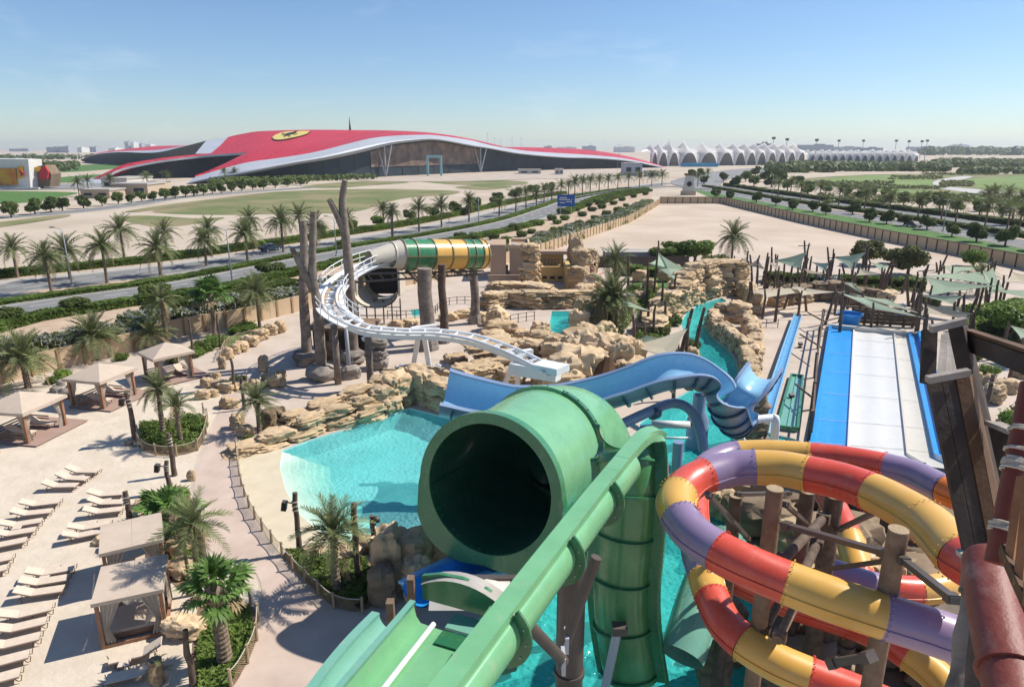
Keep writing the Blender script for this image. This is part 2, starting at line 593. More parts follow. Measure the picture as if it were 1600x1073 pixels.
K['g_blue_dk'] = gel('navy_flange', (0.03, 0.075, 0.15))
K['g_bright'] = gel('lane_blue', (0.006, 0.27, 0.70), rough=0.35)
K['g_white'] = gel('lane_white', (0.62, 0.605, 0.575), rough=0.4)
K['g_cream'] = gel('lane_cream', (0.56, 0.52, 0.44), rough=0.45)
K['g_red'] = gel('red_gelcoat', (0.58, 0.065, 0.032), rough=0.28, var=0.2)
K['g_yellow'] = gel('yellow_gelcoat', (0.66, 0.37, 0.07), rough=0.28, var=0.12)
K['g_purple'] = gel('purple_gelcoat', (0.26, 0.185, 0.30), rough=0.3)
K['g_orange'] = gel('orange_gelcoat', (0.70, 0.17, 0.012))
K['water'] = water_mat('pool_water', (0.19, 0.55, 0.55), (0.52, 0.93, 0.93), body=0.40, wave=2.6)
K['water_dk'] = water_mat('lagoon_water', (0.035, 0.44, 0.42), (0.42, 0.92, 0.90), body=0.55, wave=2.2)
K['basin'] = mat('pool_basin', (0.46, 0.70, 0.68), 0.7, base2=(0.56, 0.76, 0.73), scale=0.8)
K['glass_dk'] = mat('tinted_glazing', (0.028, 0.04, 0.05), 0.5, var=0.35, scale=0.06, spec=0.2)
K['steel_lt'] = mat('silver_cladding', (0.40, 0.42, 0.45), 0.45, var=0.06, scale=0.05, spec=0.5)
K['roof_red'] = mat('red_roof', (0.56, 0.03, 0.045), 0.5, var=0.1, scale=0.03, spec=0.35)
def seams(m, sx, c2):
    """panel joints of the metal skin"""
    N, L = m.node_tree.nodes, m.node_tree.links
    co = N.new('ShaderNodeTexCoord')
    bt_ = N.new('ShaderNodeTexBrick')
    bt_.inputs['Scale'].default_value = sx
    bt_.inputs['Mortar Size'].default_value = 0.035
    bt_.inputs['Mortar'].default_value = (*c2, 1)
    bt_.inputs['Brick Width'].default_value = 1.4
    rp = N[m['ramp']]
    L.new(co.outputs['Object'], bt_.inputs['Vector'])
    L.new(rp.outputs['Color'], bt_.inputs['Color1'])
    L.new(rp.outputs['Color'], bt_.inputs['Color2'])
    L.new(bt_.outputs['Color'], N['Principled BSDF'].inputs['Base Color'])
seams(K['roof_red'], 0.05, (0.30, 0.012, 0.02))
seams(K['steel_lt'], 0.08, (0.30, 0.32, 0.34)) if False else None
K['black'] = mat('black_plastic', (0.02, 0.02, 0.02), 0.5)

# ------------------------------------------------------------------ kit: plants and rocks used all over the place
def leaf_quad(mb, p, nrm, size, mi=0, aspect=1.5, r=rnd):
    n = nrm.normalized()
    a = n.cross(V((r.uniform(-1, 1), r.uniform(-1, 1), r.uniform(-1, 1))))
    if a.length < 1e-3: a = V((1, 0, 0))
    a.normalize()
    b = n.cross(a)
    a *= size * aspect / 2
    b *= size / 2
    mb.add([p - a, p - b * 0.9 + n * size * 0.12, p + a, p + b * 0.9 + n * size * 0.12], [(0, 1, 2, 3)], mi)
def rdir(r=rnd):
    while True:
        d = V((r.uniform(-1, 1), r.uniform(-1, 1), r.uniform(-1, 1)))
        if 0.05 < d.length < 1: return d.normalized()
def ico(mb, c, rad, n=8, sq=(1, 1, 1), mi=0):
    rows = []
    for i in range(n + 1):
        th = math.pi * i / n
        rows.append([c + V((sq[0] * rad * math.sin(th) * math.cos(2 * math.pi * j / n), sq[1] * rad * math.sin(th) * math.sin(2 * math.pi * j / n), sq[2] * rad * math.cos(th))) for j in range(n + 1)])
    b = mb.mi
    mb.mi = mi
    mb.grid(rows)
    mb.mi = b
def crown(mb, lobes, n, size, r, core=0.6, mi=0, shell=0.55):
    """leaf clumps through a union of ellipsoid lobes (c, radii)"""
    tot = sum(l[1][0] * l[1][1] + l[1][2] * l[1][0] for l in lobes)
    for c, rad in lobes:
        c = V(c)
        if core: ico(mb, c, core, 7, rad, mi)
        k = int(n * (rad[0] * rad[1] + rad[2] * rad[0]) / tot)
        for _ in range(k):
            d = rdir(r)
            q = shell + (1 - shell) * r.random() ** 0.6
            q *= 1 + 0.22 * noise.noise(d * 2.3 + c)
            p = c + V((d.x * rad[0], d.y * rad[1], d.z * rad[2])) * q
            leaf_quad(mb, p, (d * 0.7 + rdir(r) * 0.75 + V((0, 0, 0.35))), size * r.uniform(0.6, 1.3), mi, 1.5, r)
def bush_mesh(name, seed, material, n=1300, size=0.115, lobes=None, sq=0.8):
    r = random.Random(seed)
    mb = MB()
    if lobes is None:
        lobes = [((0, 0, 0.5 * sq), (0.78, 0.78, 0.62 * sq))]
        for i in range(6):
            a = i * 1.047 + r.uniform(-0.3, 0.3)
            rr = r.uniform(0.3, 0.45)
            lobes.append(((0.6 * math.cos(a), 0.6 * math.sin(a), sq * r.uniform(0.35, 0.75)), (rr, rr, rr * 0.95)))
    crown(mb, lobes, n, size, r)
    return mb.mesh(name, material)
BUSH = {}
for key, mk in (('leaf', 'leaf'), ('dark', 'leaf_dk'), ('olive', 'leaf_olive'), ('light', 'leaf_lt')):
    BUSH[key] = [bush_mesh('shrub_foliage', 11 + i, K[mk]) for i in range(3)]
LOWBUSH = [bush_mesh('ground_cover_foliage', 41 + i, K['leaf'], 700, 0.12, None, 0.45) for i in range(2)]
def tree_meshes(seed, material, n=3200, size=0.135, spread=1.0, top=1.0):
    """trunk and crown of a tree one unit of crown radius wide, about 2.2 high"""
    r = random.Random(seed)
    tb, cb = MB(), MB()
    tb.tube([(0, 0, -0.05), (r.uniform(-.04, .04), 0.02, 0.4), (r.uniform(-.06, .06), -0.02, 0.8)], [0.10, 0.075, 0.055], 7)
    lobes = []
    for i in range(9):
        a = i * 2.4 + r.uniform(-.3, .3)
        d = r.uniform(0.2, 0.66) * spread
        z = 0.62 + r.uniform(0.0, 0.85) * top
        rr = r.uniform(0.36, 0.54)
        c = V((d * math.cos(a), d * math.sin(a), z))
        lobes.append((c, (rr, rr, rr * 0.78)))
        tb.tube([(0, 0, 0.35), tuple(V((0, 0, 0.5)).lerp(c, 0.55)), tuple(c)], [0.045, 0.03, 0.012], 5)
    crown(cb, lobes, n, size, r, core=0.45, shell=0.5)
    return tb.mesh('trunk', K['trunk'], True), cb.mesh('crown', material)
TREES = {'dark': [tree_meshes(101 + i, K['leaf_dk']) for i in range(3)],
         'leaf': [tree_meshes(111 + i, K['leaf'], spread=1.1) for i in range(2)],
         'flat': [tree_meshes(131 + i, K['leaf_dk'], spread=1.25, top=0.35) for i in range(2)],
         'light': [tree_meshes(121, K['leaf_lt']), tree_meshes(122, K['leaf_olive'])],
         'far': [tree_meshes(141 + i, K['leaf_dk'], n=700, size=0.27) for i in range(2)]}
def tree(loc, rad, kind, label, group, h=1.0, name='leafy_tree', cat='tree'):
    t, c = rnd.choice(TREES[kind])
    o = thing(name, label, cat, loc, rnd.uniform(0, 6.28), group)
    o.scale = (rad, rad, rad * h)
    inst('trunk', t, o)
    inst('crown', c, o)
    return o
def shrub(loc, rad, kind, label, group=None, h=1.0, name='round_shrub', cat='shrub'):
    o = inst(name, rnd.choice(BUSH[kind]), None, loc, (0, 0, rnd.uniform(0, 6.28)), (rad, rad, rad * h))
    return tag(o, label, cat, group)

# hedges: a section of leaves with a woody core, laid end to end along a line
def hedge_mesh(seed, material, w=1.0, h=1.0, l=4.0, n=1300, size=0.2, flowers=None, nf=0):
    r = random.Random(seed)
    mb = MB()
    mb.box((0, 0, h * 0.42), (l * 1.0, w * 0.82, h * 0.8))
    for i in range(n):
        face = r.random()
        x = r.uniform(-l / 2, l / 2)
        b = 1 + 0.16 * noise.noise(V((x * 0.9, seed, r.random() * 0.4)))
        if face < 0.45:
            p = V((x, r.uniform(-w / 2, w / 2), h * b * r.uniform(0.86, 1.04)))
            n_ = V((0, 0, 1))
        else:
            sg = 1 if face < 0.72 else -1
            z = r.uniform(0, h * b)
            p = V((x, sg * (w / 2) * r.uniform(0.86, 1.06) * (1 - 0.16 * (z / h) ** 3), z))
            n_ = V((0, sg, 0.3))
        leaf_quad(mb, p, n_ + rdir(r) * 0.8, size * r.uniform(0.6, 1.3), 0, 1.5, r)
    for i in range(nf):
        x = r.uniform(-l / 2, l / 2)
        b = 1 + 0.16 * noise.noise(V((x * 0.9, seed, 0.2)))
        if r.random() < 0.5: p = V((x, r.uniform(-w / 2, w / 2), h * b * 1.03))
        else: p = V((x, (1 if r.random() < .5 else -1) * w / 2 * 1.05, r.uniform(h * .35, h * b)))
        leaf_quad(mb, p, rdir(r) + V((0, -0.6, 0.8)), size * r.uniform(0.45, 0.8), 1, 1.1, r)
    return mb.mesh('hedge_leaves', [material, flowers or material])
HEDGE = [hedge_mesh(201 + i, K['leaf'], 1, 1, 4) for i in range(3)]
HEDGE_DK = [hedge_mesh(211 + i, K['leaf_dk'], 1, 1, 4) for i in range(3)]
OLEANDER = [hedge_mesh(221 + i, K['leaf_olive'], 1, 1, 4, 1300, 0.22, K['petal'], 520) for i in range(3)]
def hedge(name, label, pts, w, h, meshes, group=None, cat='hedge', seg=4.0, z=0.0):
    pts = resample(pts, seg)
    o = thing(name, label, cat, tuple(pts[len(pts) // 2]), 0, group)
    base = o.location.copy()
    for a, b in zip(pts, pts[1:]):
        m = (a + b) / 2
        d = b - a
        inst('hedge_section', rnd.choice(meshes), o, m - base + V((rnd.uniform(-.1, .1), rnd.uniform(-.1, .1), z)),
             (0, 0, math.atan2(d.y, d.x) + (math.pi if rnd.random() < .5 else 0)),
             (d.length / 4.0 * 1.04, w * rnd.uniform(0.9, 1.1), h * rnd.uniform(0.88, 1.12)))
    return o

# date palms
def frond_mesh(seed, L=1.0, sag=0.55, material=None, leaf=0.30, n=27, name='frond', w=0.0125):
    r = random.Random(seed)
    mb = MB()
    path = [V((L * s, 0, 0.12 * L * math.sin(s * math.pi * .5) - sag * L * s ** 2.2)) for s in [i / 6 for i in range(7)]]
    mb.tube(path, [0.018 * L * (1 - 0.8 * i / 6) for i in range(7)], 3, False)
    for i in range(n):
        s = 0.14 + 0.86 * i / (n - 1)
        p = V((L * s, 0, 0.12 * L * math.sin(s * math.pi * .5) - sag * L * s ** 2.2))
        sl = 0.12 * math.pi * .5 * math.cos(s * math.pi * .5) - sag * 2.2 * s ** 1.2
        t = V((1, 0, sl)).normalized()
        ll = leaf * L * (0.35 + 0.65 * math.sin(math.pi * min(1, 0.18 + 0.72 * s))) * r.uniform(0.85, 1.1)
        for sg in (-1, 1):
            d = (t * r.uniform(.6, .95) + V((0, sg * 0.66, 0.34 - 0.3 * s + r.uniform(-.2, .2)))).normalized()
            q = p + d * ll
            e = t * (w * L)
            mb.add([p - e, p + e, p + d * ll * 0.55 + e * 0.9 - V((0, 0, 0.01)), q, p + d * ll * 0.5 - e * 0.6], [(0, 1, 2, 3, 4)])
    return mb.mesh(name, material or K['frond'])
FROND = [frond_mesh(301 + i, 1.0, s_) for i, s_ in enumerate((0.35, 0.5, 0.65, 0.8))]
FROND_UP = [frond_mesh(311 + i, 1.0, s_) for i, s_ in enumerate((0.12, 0.22, 0.3))]
FROND_DRY = frond_mesh(331, 1.0, 0.9, K['frond_dry'])
def trunk_mesh(seed, h, r0, r1, rings=True, lean=0.0, material=None):
    r = random.Random(seed)
    mb = MB()
    n = max(8, int(h / 0.22))
    pts, rs = [], []
    for i in range(n * 2 + 1):
        s = i / (n * 2)
        pts.append(V((lean * s * s * h, 0.3 * lean * math.sin(s * 3) * h * .2, h * s)))
        q = r0 + (r1 - r0) * s
        if s < 0.06: q *= 1.35 - s * 6
        rs.append(q * (1.0 if not rings else (1.12 if i % 2 else 0.9)) * r.uniform(0.96, 1.04))
    mb.tube(pts, rs, 9)
    ico(mb, V(pts[-1]), r1 * 1.9, 6, (1, 1, 1.4))
    return mb.mesh('trunk', material or K['trunk'], False), pts[-1]
_TR = {}
def date_palm(loc, h, L, label, group=None, fronds=38, near=True, lean=0.0, name='date_palm', seed=None, up=0.0, r0=0.24):
    r = random.Random(seed if seed is not None else rnd.random())
    key = (round(h * 2), round(lean, 2), r0)
    if key not in _TR: _TR[key] = trunk_mesh(hash(key) % 1000, h, r0, r0 * 0.75, True, lean)
    tm, top = _TR[key]
    o = thing(name, label, 'palm tree', loc, r.uniform(0, 6.28), group)
    inst('trunk', tm, o)
    if near:
        for i in range(fronds):
            s = (i + 0.5) / fronds
            el = R(82) - s ** 0.85 * R(118 - up * 40)      # from upright to hanging
            az = i * 2.39996 + r.uniform(-.2, .2)
            me = FROND_UP[i % 3] if s < 0.35 else FROND[(i * 7) % 4]
            if s > 0.93: me = FROND_DRY
            inst('frond', me, o, top + V((0, 0, 0.15)), (r.uniform(-.25, .25), -el, az), L * r.uniform(0.85, 1.1))
    else:
        inst('crown', rnd.choice(PALM_CROWN), o, top + V((0, 0, 0.1)), (0, 0, r.uniform(0, 6)), L)
    return o
def palm_crown_mesh(seed, fronds=46, n=11):
    r = random.Random(seed)
    mb = MB()
    for i in range(fronds):
        s = (i + .5) / fronds
        el = R(80) - s ** 0.85 * R(115)
        az = i * 2.39996 + r.uniform(-.2, .2)
        M = Matrix.Rotation(az, 3, 'Z') @ Matrix.Rotation(-el, 3, 'Y') @ Matrix.Rotation(r.uniform(-.3, .3), 3, 'X')
        L = r.uniform(.7, 1.12)
        sag = r.uniform(.15, .85)
        for sg in (-1, 1):
            for j in range(n):
                a = 0.1 + 0.9 * j / n
                p = V((a, 0, -sag * a ** 2.2)) * L
                q = V((a + .22, sg * .24 * math.sin(math.pi * (.2 + .7 * a)), -sag * (a + .1) ** 2.2 - .02)) * L
                e = V((.032, 0, 0))
                mb.add([M @ (p - e), M @ (p + e), M @ q], [(0, 1, 2)])
    return mb.mesh('crown', K['frond'])
PALM_CROWN = [palm_crown_mesh(351 + i) for i in range(3)]
# fan palms
def fan_leaf_mesh(seed, material):
    r = random.Random(seed)
    mb = MB()
    mb.tube([(0, 0, 0), (0.35, 0, 0.05), (0.62, 0, 0.02)], [0.016, 0.012, 0.01], 4, False)
    k = 17
    for i in range(k):
        a = R(-120 + 240 * i / (k - 1))
        d = V((math.cos(a), math.sin(a), 0))
        e = V((-d.y, d.x, 0)) * 0.052
        l = 0.48 * (0.8 + 0.2 * math.cos(a)) * r.uniform(.9, 1.08)
        b = V((0.60, 0, 0.02))
        dz = V((0, 0, 0.025 if i % 2 else -0.02))
        mb.add([b, b + d * l * .55 + e + dz, b + d * l - V((0, 0, 0.16 * l + r.uniform(0, .1))), b + d * l * .55 - e + dz], [(0, 1, 2, 3)])
    return mb.mesh('fan_leaf', material)
FAN = [fan_leaf_mesh(371 + i, K['frond_gr']) for i in range(3)]
FAN_DRY = fan_leaf_mesh(381, K['frond_dry'])
def fan_palm(loc, h, L, label, leaves=32, group=None, seed=1, r0=0.25, lean=0.0):
    r = random.Random(seed)
    tm, top = trunk_mesh(seed, h, r0, r0 * .8, True, lean)
    o = thing('fan_palm', label, 'palm tree', loc, r.uniform(0, 6.28), group)
    inst('trunk', tm, o)
    for i in range(leaves):
        s = (i + .5) / leaves
        el = R(84) - s * R(108)
        inst('fan_leaf', FAN[i % 3] if s < .9 else FAN_DRY, o, top + V((0, 0, 0.1)), (r.uniform(-.4, .4), -el, i * 2.39996 + r.uniform(-.2, .2)), L * r.uniform(.8, 1.1))
    return o

# sandstone rocks, layered and blocky
def rock_mesh(seed, material, n=7, ex=3.2, rough=0.16, strata=0.07, name='rock'):
    r = random.Random(seed)
    off = V((r.uniform(-50, 50), r.uniform(-50, 50), r.uniform(-50, 50)))
    mb = MB()
    idx = {}
    def vert(p):
        k = (round(p[0], 4), round(p[1], 4), round(p[2], 4))
        if k not in idx:
            q = V(p)
            l = (abs(q.x) ** ex + abs(q.y) ** ex + abs(q.z) ** ex) ** (1 / ex)
            d = q / l
            lay = noise.noise(V((0.3, 0.2, d.z * 3.1)) + off)
            s = 1 + rough * noise.fractal(d * 1.3 + off, 0.9, 2.1, 4) + 0.10 * (noise.cell(d * 1.7 + off) - .5)
            vd = noise.voronoi(V((d.x * 1.5, d.y * 1.5, d.z * 2.2)) + off)[0]
            s -= 0.085 * max(0, 1 - (vd[1] - vd[0]) * 5.5)
            s += 0.03 * noise.fractal(d * 5 + off, 0.8, 2.0, 3)
            s2 = s * (1 + strata * (1 if lay > 0.08 else -1) * (1 - abs(d.z) ** 3))
            idx[k] = len(mb.v)
            mb.v.append((d.x * s2 * .5, d.y * s2 * .5, d.z * s * .5 + 0.5))
        return idx[k]
    for ax in range(3):
        for sg in (-1, 1):
            for i in range(n):
                for j in range(n):
                    c = []
                    for a, b in ((0, 0), (1, 0), (1, 1), (0, 1)):
                        p = [0, 0, 0]
                        p[ax] = sg
                        p[(ax + 1) % 3] = -1 + 2 * (i + a) / n
                        p[(ax + 2) % 3] = -1 + 2 * (j + b) / n
                        c.append(vert(p))
                    mb.f.append(tuple(c if sg > 0 else c[::-1]))
                    mb.m.append(0)
    return mb.mesh(name, material, True, 38)
ROCK = [rock_mesh(401 + i, K['rock'], 12, rnd.choice((3.4, 4.5, 6.0)), rnd.uniform(.14, .24), .035) for i in range(8)]
ROCK_DK = [rock_mesh(421 + i, K['rock_dk'], 6, 3.4) for i in range(4)]
ROCK_GR = [rock_mesh(431 + i, K['rock_gray'], 6, 3.0) for i in range(4)]
SLAB = [rock_mesh(441 + i, K['rock'], 18, 4.6, 0.2, 0.055) for i in range(4)]
def rock_into(o, base, p, size, rz, meshes=None, tilt=0.06, name='rock'):
    return inst(name, rnd.choice(meshes or ROCK), o, V(p) - base, (rnd.uniform(-tilt, tilt), rnd.uniform(-tilt, tilt), rz + rnd.choice((0, math.pi / 2 * 2))), size)
def rock_wall(label, pts, h, w=1.2, step=1.5, layers=2, z0=-0.2, meshes=None, hs=None, group=None, name='rock_wall', cat='rock wall'):
    """boulders stacked in courses along a line; hs = heights at the points (interpolated)"""
    k = len(pts)
    fine = []
    for i in range(k - 1):
        for j in range(12):
            t = j / 12
            fine.append((V(pts[i]).lerp(V(pts[i + 1]), t), (hs[i] * (1 - t) + hs[i + 1] * t) if hs else h))
    fine.append((V(pts[-1]), hs[-1] if hs else h))
    L = [0.0]
    for a, b in zip(fine, fine[1:]): L.append(L[-1] + (b[0] - a[0]).length)
    base = V((pts[0][0], pts[0][1], 0))
    o = thing(name, label, cat, base, 0, group)
    for lay in range(layers):
        d = -rnd.uniform(0, step * .5)
        while d < L[-1]:
            ln = step * rnd.uniform(0.75, 1.45)
            c = d + ln / 2
            j = 0
            while j < len(L) - 2 and L[j + 1] < c: j += 1
            a, b = fine[j], fine[j + 1]
            t = min(1, max(0, (c - L[j]) / max(1e-6, L[j + 1] - L[j])))
            p = a[0].lerp(b[0], t)
            hh = a[1] + (b[1] - a[1]) * t
            tg = b[0] - a[0]
            lh = hh / layers
            hgt = lh * rnd.uniform(1.05, 1.45)
            if lay == layers - 1: hgt = lh * rnd.uniform(0.8, 1.3)
            ww = w * (1.1 - 0.25 * lay / max(1, layers - 1 or 1)) * rnd.uniform(.9, 1.2)
            rock_into(o, base, (p.x + rnd.uniform(-.1, .1) * w, p.y + rnd.uniform(-.1, .1) * w, z0 + lay * lh), (ln * 1.22, ww, hgt),
                      math.atan2(tg.y, tg.x) + rnd.uniform(-.12, .12), meshes)
            d += ln
    return o

# ------------------------------------------------------------------ pools first: the ground has holes where they lie
def px(pts, z=0.0): return [P(u, v, z) for u, v in pts]
pool_line = px([(441, 703), (480, 688), (560, 664), (640, 637), (700, 652), (770, 668), (900, 690), (930, 740), (900, 800), (800, 826), (720, 832), (668, 842),
                (640, 838), (590, 850), (545, 848), (500, 832), (468, 804), (446, 765), (437, 730)])
lagoon_line = px([(1127, 465), (1094, 474), (1073, 488), (1064, 503), (1070, 524), (1092, 546), (1101, 575), (1085, 605), (1040, 630), (1000, 660), (985, 720), (960, 790), (900, 850),
                  (800, 935), (690, 1000), (640, 1120), (720, 1350), (1240, 1350), (1210, 1120), (1196, 990), (1180, 890), (1150, 820), (1160, 760), (1230, 730), (1290, 705), (1240, 685), (1180, 672), (1160, 640), (1160, 590), (1154, 562), (1138, 543), (1114, 524), (1104, 506), (1112, 488), (1135, 470)])
flume_line = px([(862, 486), (893, 486), (898, 519), (876, 532), (868, 556), (883, 570), (856, 574), (849, 548), (856, 520)])
small_line = px([(641, 484), (672, 481), (676, 490), (645, 494)])
POOLS = [pool_line, lagoon_line, flume_line, small_line]

FAR = 7000.0
g = MB()
g.sheet([(-FAR, -300, 0), (FAR, -300, 0), (FAR, FAR, 0), (-FAR, FAR, 0)], 0.0, POOLS)
tag(g.build('ground', K['desert']), kind='structure')

def basin(line, depth, name):
    m = MB()
    n = len(line)
    m.sheet(line, -depth)
    m.add([V((p.x, p.y, 0)) for p in line] + [V((p.x, p.y, -depth)) for p in line], [(i, (i + 1) % n, n + (i + 1) % n, n + i) for i in range(n)])
    return tag(m.build(name, K['basin']), kind='structure')
def water(line, z, name, m, label):
    b = MB()
    b.sheet(line, z)
    return tag(b.build(name, m), label, None, None, 'structure')
basin(pool_line, 1.3, 'pool_basin')
basin(lagoon_line, 1.6, 'lagoon_basin')
basin(flume_line, 0.6, 'flume_basin')
basin(small_line, 0.6, 'small_basin')
water(lagoon_line, -0.16, 'lagoon_water', K['water_dk'], 'teal water of the lazy river and splash lagoon')
water(flume_line, -0.12, 'flume_water', K['water_dk'], 'teal water in the narrow flume between rocks')
water(small_line, -0.12, 'small_pool_water', K['water_dk'], 'small teal pool behind the giant tube support')
# beach entry: curved steps going down into the pool from its left shore
shore = [P(441, 703), P(437, 730), P(446, 765), P(468, 804), P(500, 832), P(545, 848)]
cen = P(640, 745)
steps = MB()
for k in range(6):
    row0 = [p.lerp(cen, 0.065 * k) for p in shore]
    row1 = [p.lerp(cen, 0.065 * (k + 1)) for p in shore]
    z0, z1 = -0.148 - 0.07 * k, -0.148 - 0.07 * (k + 1)
    for a, b, c, d in zip(row0, row0[1:], row1[1:], row1):
        steps.add([V((q.x, q.y, z0)) for q in (a, b, c, d)] + [V((d.x, d.y, z1 - .02)), V((c.x, c.y, z1 - .02))], [(0, 1, 2, 3), (3, 2, 5, 4)])
NR = 6
inner = [p.lerp(cen, 0.065 * NR) for p in shore]
water(pool_line[:15] + list(reversed(inner)), -0.14, 'pool_water', K['water'], 'bright turquoise water of the beach entry pool')
for k in range(NR):     # clearer and clearer toward the beach
    f = (k + .5) / NR
    mk = water_mat('shallow_water', (0.30 - .10 * f, 0.58, 0.55), tuple(a + (b - a) * f for a, b in zip((0.90, 0.97, 0.94), (0.56, 0.94, 0.93))), body=0.16 + 0.22 * f, wave=2.6)
    r0, r1 = [p.lerp(cen, 0.065 * k) for p in shore], [p.lerp(cen, 0.065 * (k + 1)) for p in shore]
    b_ = MB()
    b_.grid([[V((p.x, p.y, -.14)) for p in r1], [V((p.x, p.y, -.14)) for p in r0]])
    tag(b_.build('shallow_water', mk), kind='structure')
tag(steps.build('pool_steps', mat('step_plaster', (0.82, 0.80, 0.68), 0.7, var=0.05)), kind='structure')

# park paving, beach, path, pool beach: thin sheets one above the other
def sheet(name, pts, z, m, holes=(), kind='structure', label=None):
    b = MB()
    b.sheet(pts, z, holes)
    return tag(b.build(name, m), label, None, None, kind)
wall_left = px([(-260, 668), (-120, 632), (0, 600), (126, 568), (214, 548), (269, 527), (379, 508), (469, 486), (560, 462), (693, 434), (769, 417), (838, 399), (890, 381), (983, 348), (1022, 325), (1031, 318)])
wall_right = px([(1031, 318), (1129, 318), (1257, 349), (1395, 379), (1498, 399), (1598, 420), (1720, 447)])
park = [V((-60, -60, 0)), V((90, -60, 0)), P(1780, 480), P(1600, 436), P(1450, 414), P(1300, 402), P(1150, 404), P(1000, 402), P(890, 392)] + list(reversed(wall_left[:13]))
sheet('park_paving', park, 0.006, K['paving'], POOLS)
lot = [P(893, 384), P(983, 350), P(1024, 322), P(1129, 319)] + wall_right[2:] + [P(1780, 478), P(1600, 434), P(1450, 412), P(1300, 400), P(1150, 402), P(1000, 400)]
sheet('vacant_lot', lot, 0.012, K['lot'])
beach = smooth_path(px([(-260, 640), (-60, 606), (60, 596), (150, 588), (215, 598), (290, 600), (335, 596), (352, 615), (332, 660), (312, 705), (300, 745), (300, 800), (322, 860), (392, 890), (404, 950), (372, 1040), (330, 1100), (250, 1250), (-700, 1250), (-900, 900)]), 5, True)
def ripple(m):
    return m
sheet('beach_sand', beach, 0.014, K['sand'])
path = smooth_path(px([(352, 612), (340, 655), (322, 700), (306, 745), (304, 800), (326, 858), (396, 890), (408, 950), (376, 1040), (330, 1110), (560, 1180), (650, 1040), (565, 985), (500, 945), (447, 893), (412, 845), (382, 790), (372, 740), (366, 700), (372, 655), (378, 622)]), 5, True)
sheet('curving_path', path, 0.022, K['path'])
pbeach = smooth_path(px([(366, 700), (400, 692), (441, 690), (441, 703)]), 3)[:-1] + shore + px([(560, 872), (500, 895), (450, 880), (418, 840), (388, 790), (376, 740)])
sheet('pool_beach', pbeach, 0.030, K['poolbeach'])

# ------------------------------------------------------------------ outside: roads with kerbs, lines, verges
near_c = smooth_path(px([(-330, 576), (-160, 532), (0, 491), (150, 468), (310, 444), (500, 405), (610, 385), (720, 366), (810, 346), (870, 325), (914, 309), (983, 297), (1048, 291)]), 6)
far_c = smooth_path(px([(-330, 520), (-160, 485), (0, 453), (150, 435), (310, 416), (450, 395), (550, 379), (720, 350), (845, 319), (948, 299), (1048, 286)]), 6)
r_near = smooth_path(px([(1048, 291), (1100, 296), (1180, 310), (1280, 328), (1400, 347), (1500, 364), (1620, 386), (1760, 412)]), 6)
r_far = smooth_path(px([(1060, 287), (1110, 290), (1180, 301), (1280, 316), (1400, 332), (1500, 346), (1620, 363), (1760, 383)]), 6)
side_c = smooth_path(px([(-200, 352), (0, 340), (105, 332), (200, 321), (280, 309), (391, 300), (500, 292)]), 6)
def ribbon(name, c, w, z, m, kind='structure', off=0.0):
    a, b = offset2d(c, off - w / 2), offset2d(c, off + w / 2)
    k = MB()
    k.grid([[V((p.x, p.y, z)) for p in b], [V((p.x, p.y, z)) for p in a]])
    return tag(k.build(name, m), kind=kind)
def kerb(c, off, z=0.0, w=0.3, h=0.14, name='kerb'):
    a, b = offset2d(c, off - w / 2), offset2d(c, off + w / 2)
    k = MB()
    k.grid([[V((p.x, p.y, z - .05)) for p in b], [V((p.x, p.y, z + h)) for p in b], [V((p.x, p.y, z + h)) for p in a], [V((p.x, p.y, z - .05)) for p in a]])
    return tag(k.build(name, K['kerb']), kind='structure')
def dashes(c, off, z, step, ln, w=0.16, name='lane_marking'):
    c = resample(offset2d(c, off), step)
    k = MB()
    for a, b in zip(c, c[1:]):
        t = (b - a).normalized()
        s = V((t.y, -t.x, 0)) * w / 2
        q = a + t * ln
        k.add([V((x.x, x.y, z)) for x in (a + s, q + s, q - s, a - s)], [(0, 1, 2, 3)])
    return tag(k.build(name, K['white_line']), kind='structure')
for c, w, nm in ((near_c, 9.0, 'road'), (far_c, 9.0, 'road'), (r_near, 8.5, 'road'), (r_far, 8.5, 'road'), (side_c, 10.0, 'road')):
    ribbon('road_shoulder', c, w + 1.4, 0.03, K['kerb'])
    ribbon(nm, c, w, 0.05, K['asphalt'])
    for s in (-1, 1):
        kerb(c, s * (w / 2 + 0.15))
        ribbon('edge_line', c, 0.15, 0.06, K['white_line'], off=s * (w / 2 - 0.45))
    dashes(c, -w / 6, 0.06, 9.0, 3.0)
    dashes(c, w / 6, 0.06, 9.0, 3.0)
# strips of planted soil beside the roads
ribbon('median_soil', [a.lerp(b, .5) for a, b in zip(resample(near_c, 8), resample(near_c, 8))], 0.1, 0.018, K['verge'])
verge_l = wall_left[:15] + list(reversed(resample(offset2d(near_c, 4.2), 10)[:-3]))
sheet('planted_verge', verge_l, 0.020, K['verge'])
med = resample(offset2d(near_c, -4.4), 8)
med2 = resample(offset2d(far_c, 4.4), 8)
sheet('road_median', med + list(reversed(med2)), 0.022, K['verge'])
sheet('far_footway', offset2d(far_c, -5.0) + list(reversed(offset2d(far_c, -8.5))), 0.024, K['kerb'])
sheet('far_verge', offset2d(far_c, -8.5) + list(reversed(offset2d(far_c, -16))), 0.018, K['verge'])
rm1, rm2 = resample(offset2d(r_near, -4.4), 8), resample(offset2d(r_far, 4.4), 8)
sheet('right_median', rm1 + list(reversed(rm2)), 0.022, K['verge'])
sheet('right_verge', wall_right[1:] + list(reversed(resample(offset2d(r_near, 4.4), 8)[3:])), 0.020, K['grass'])

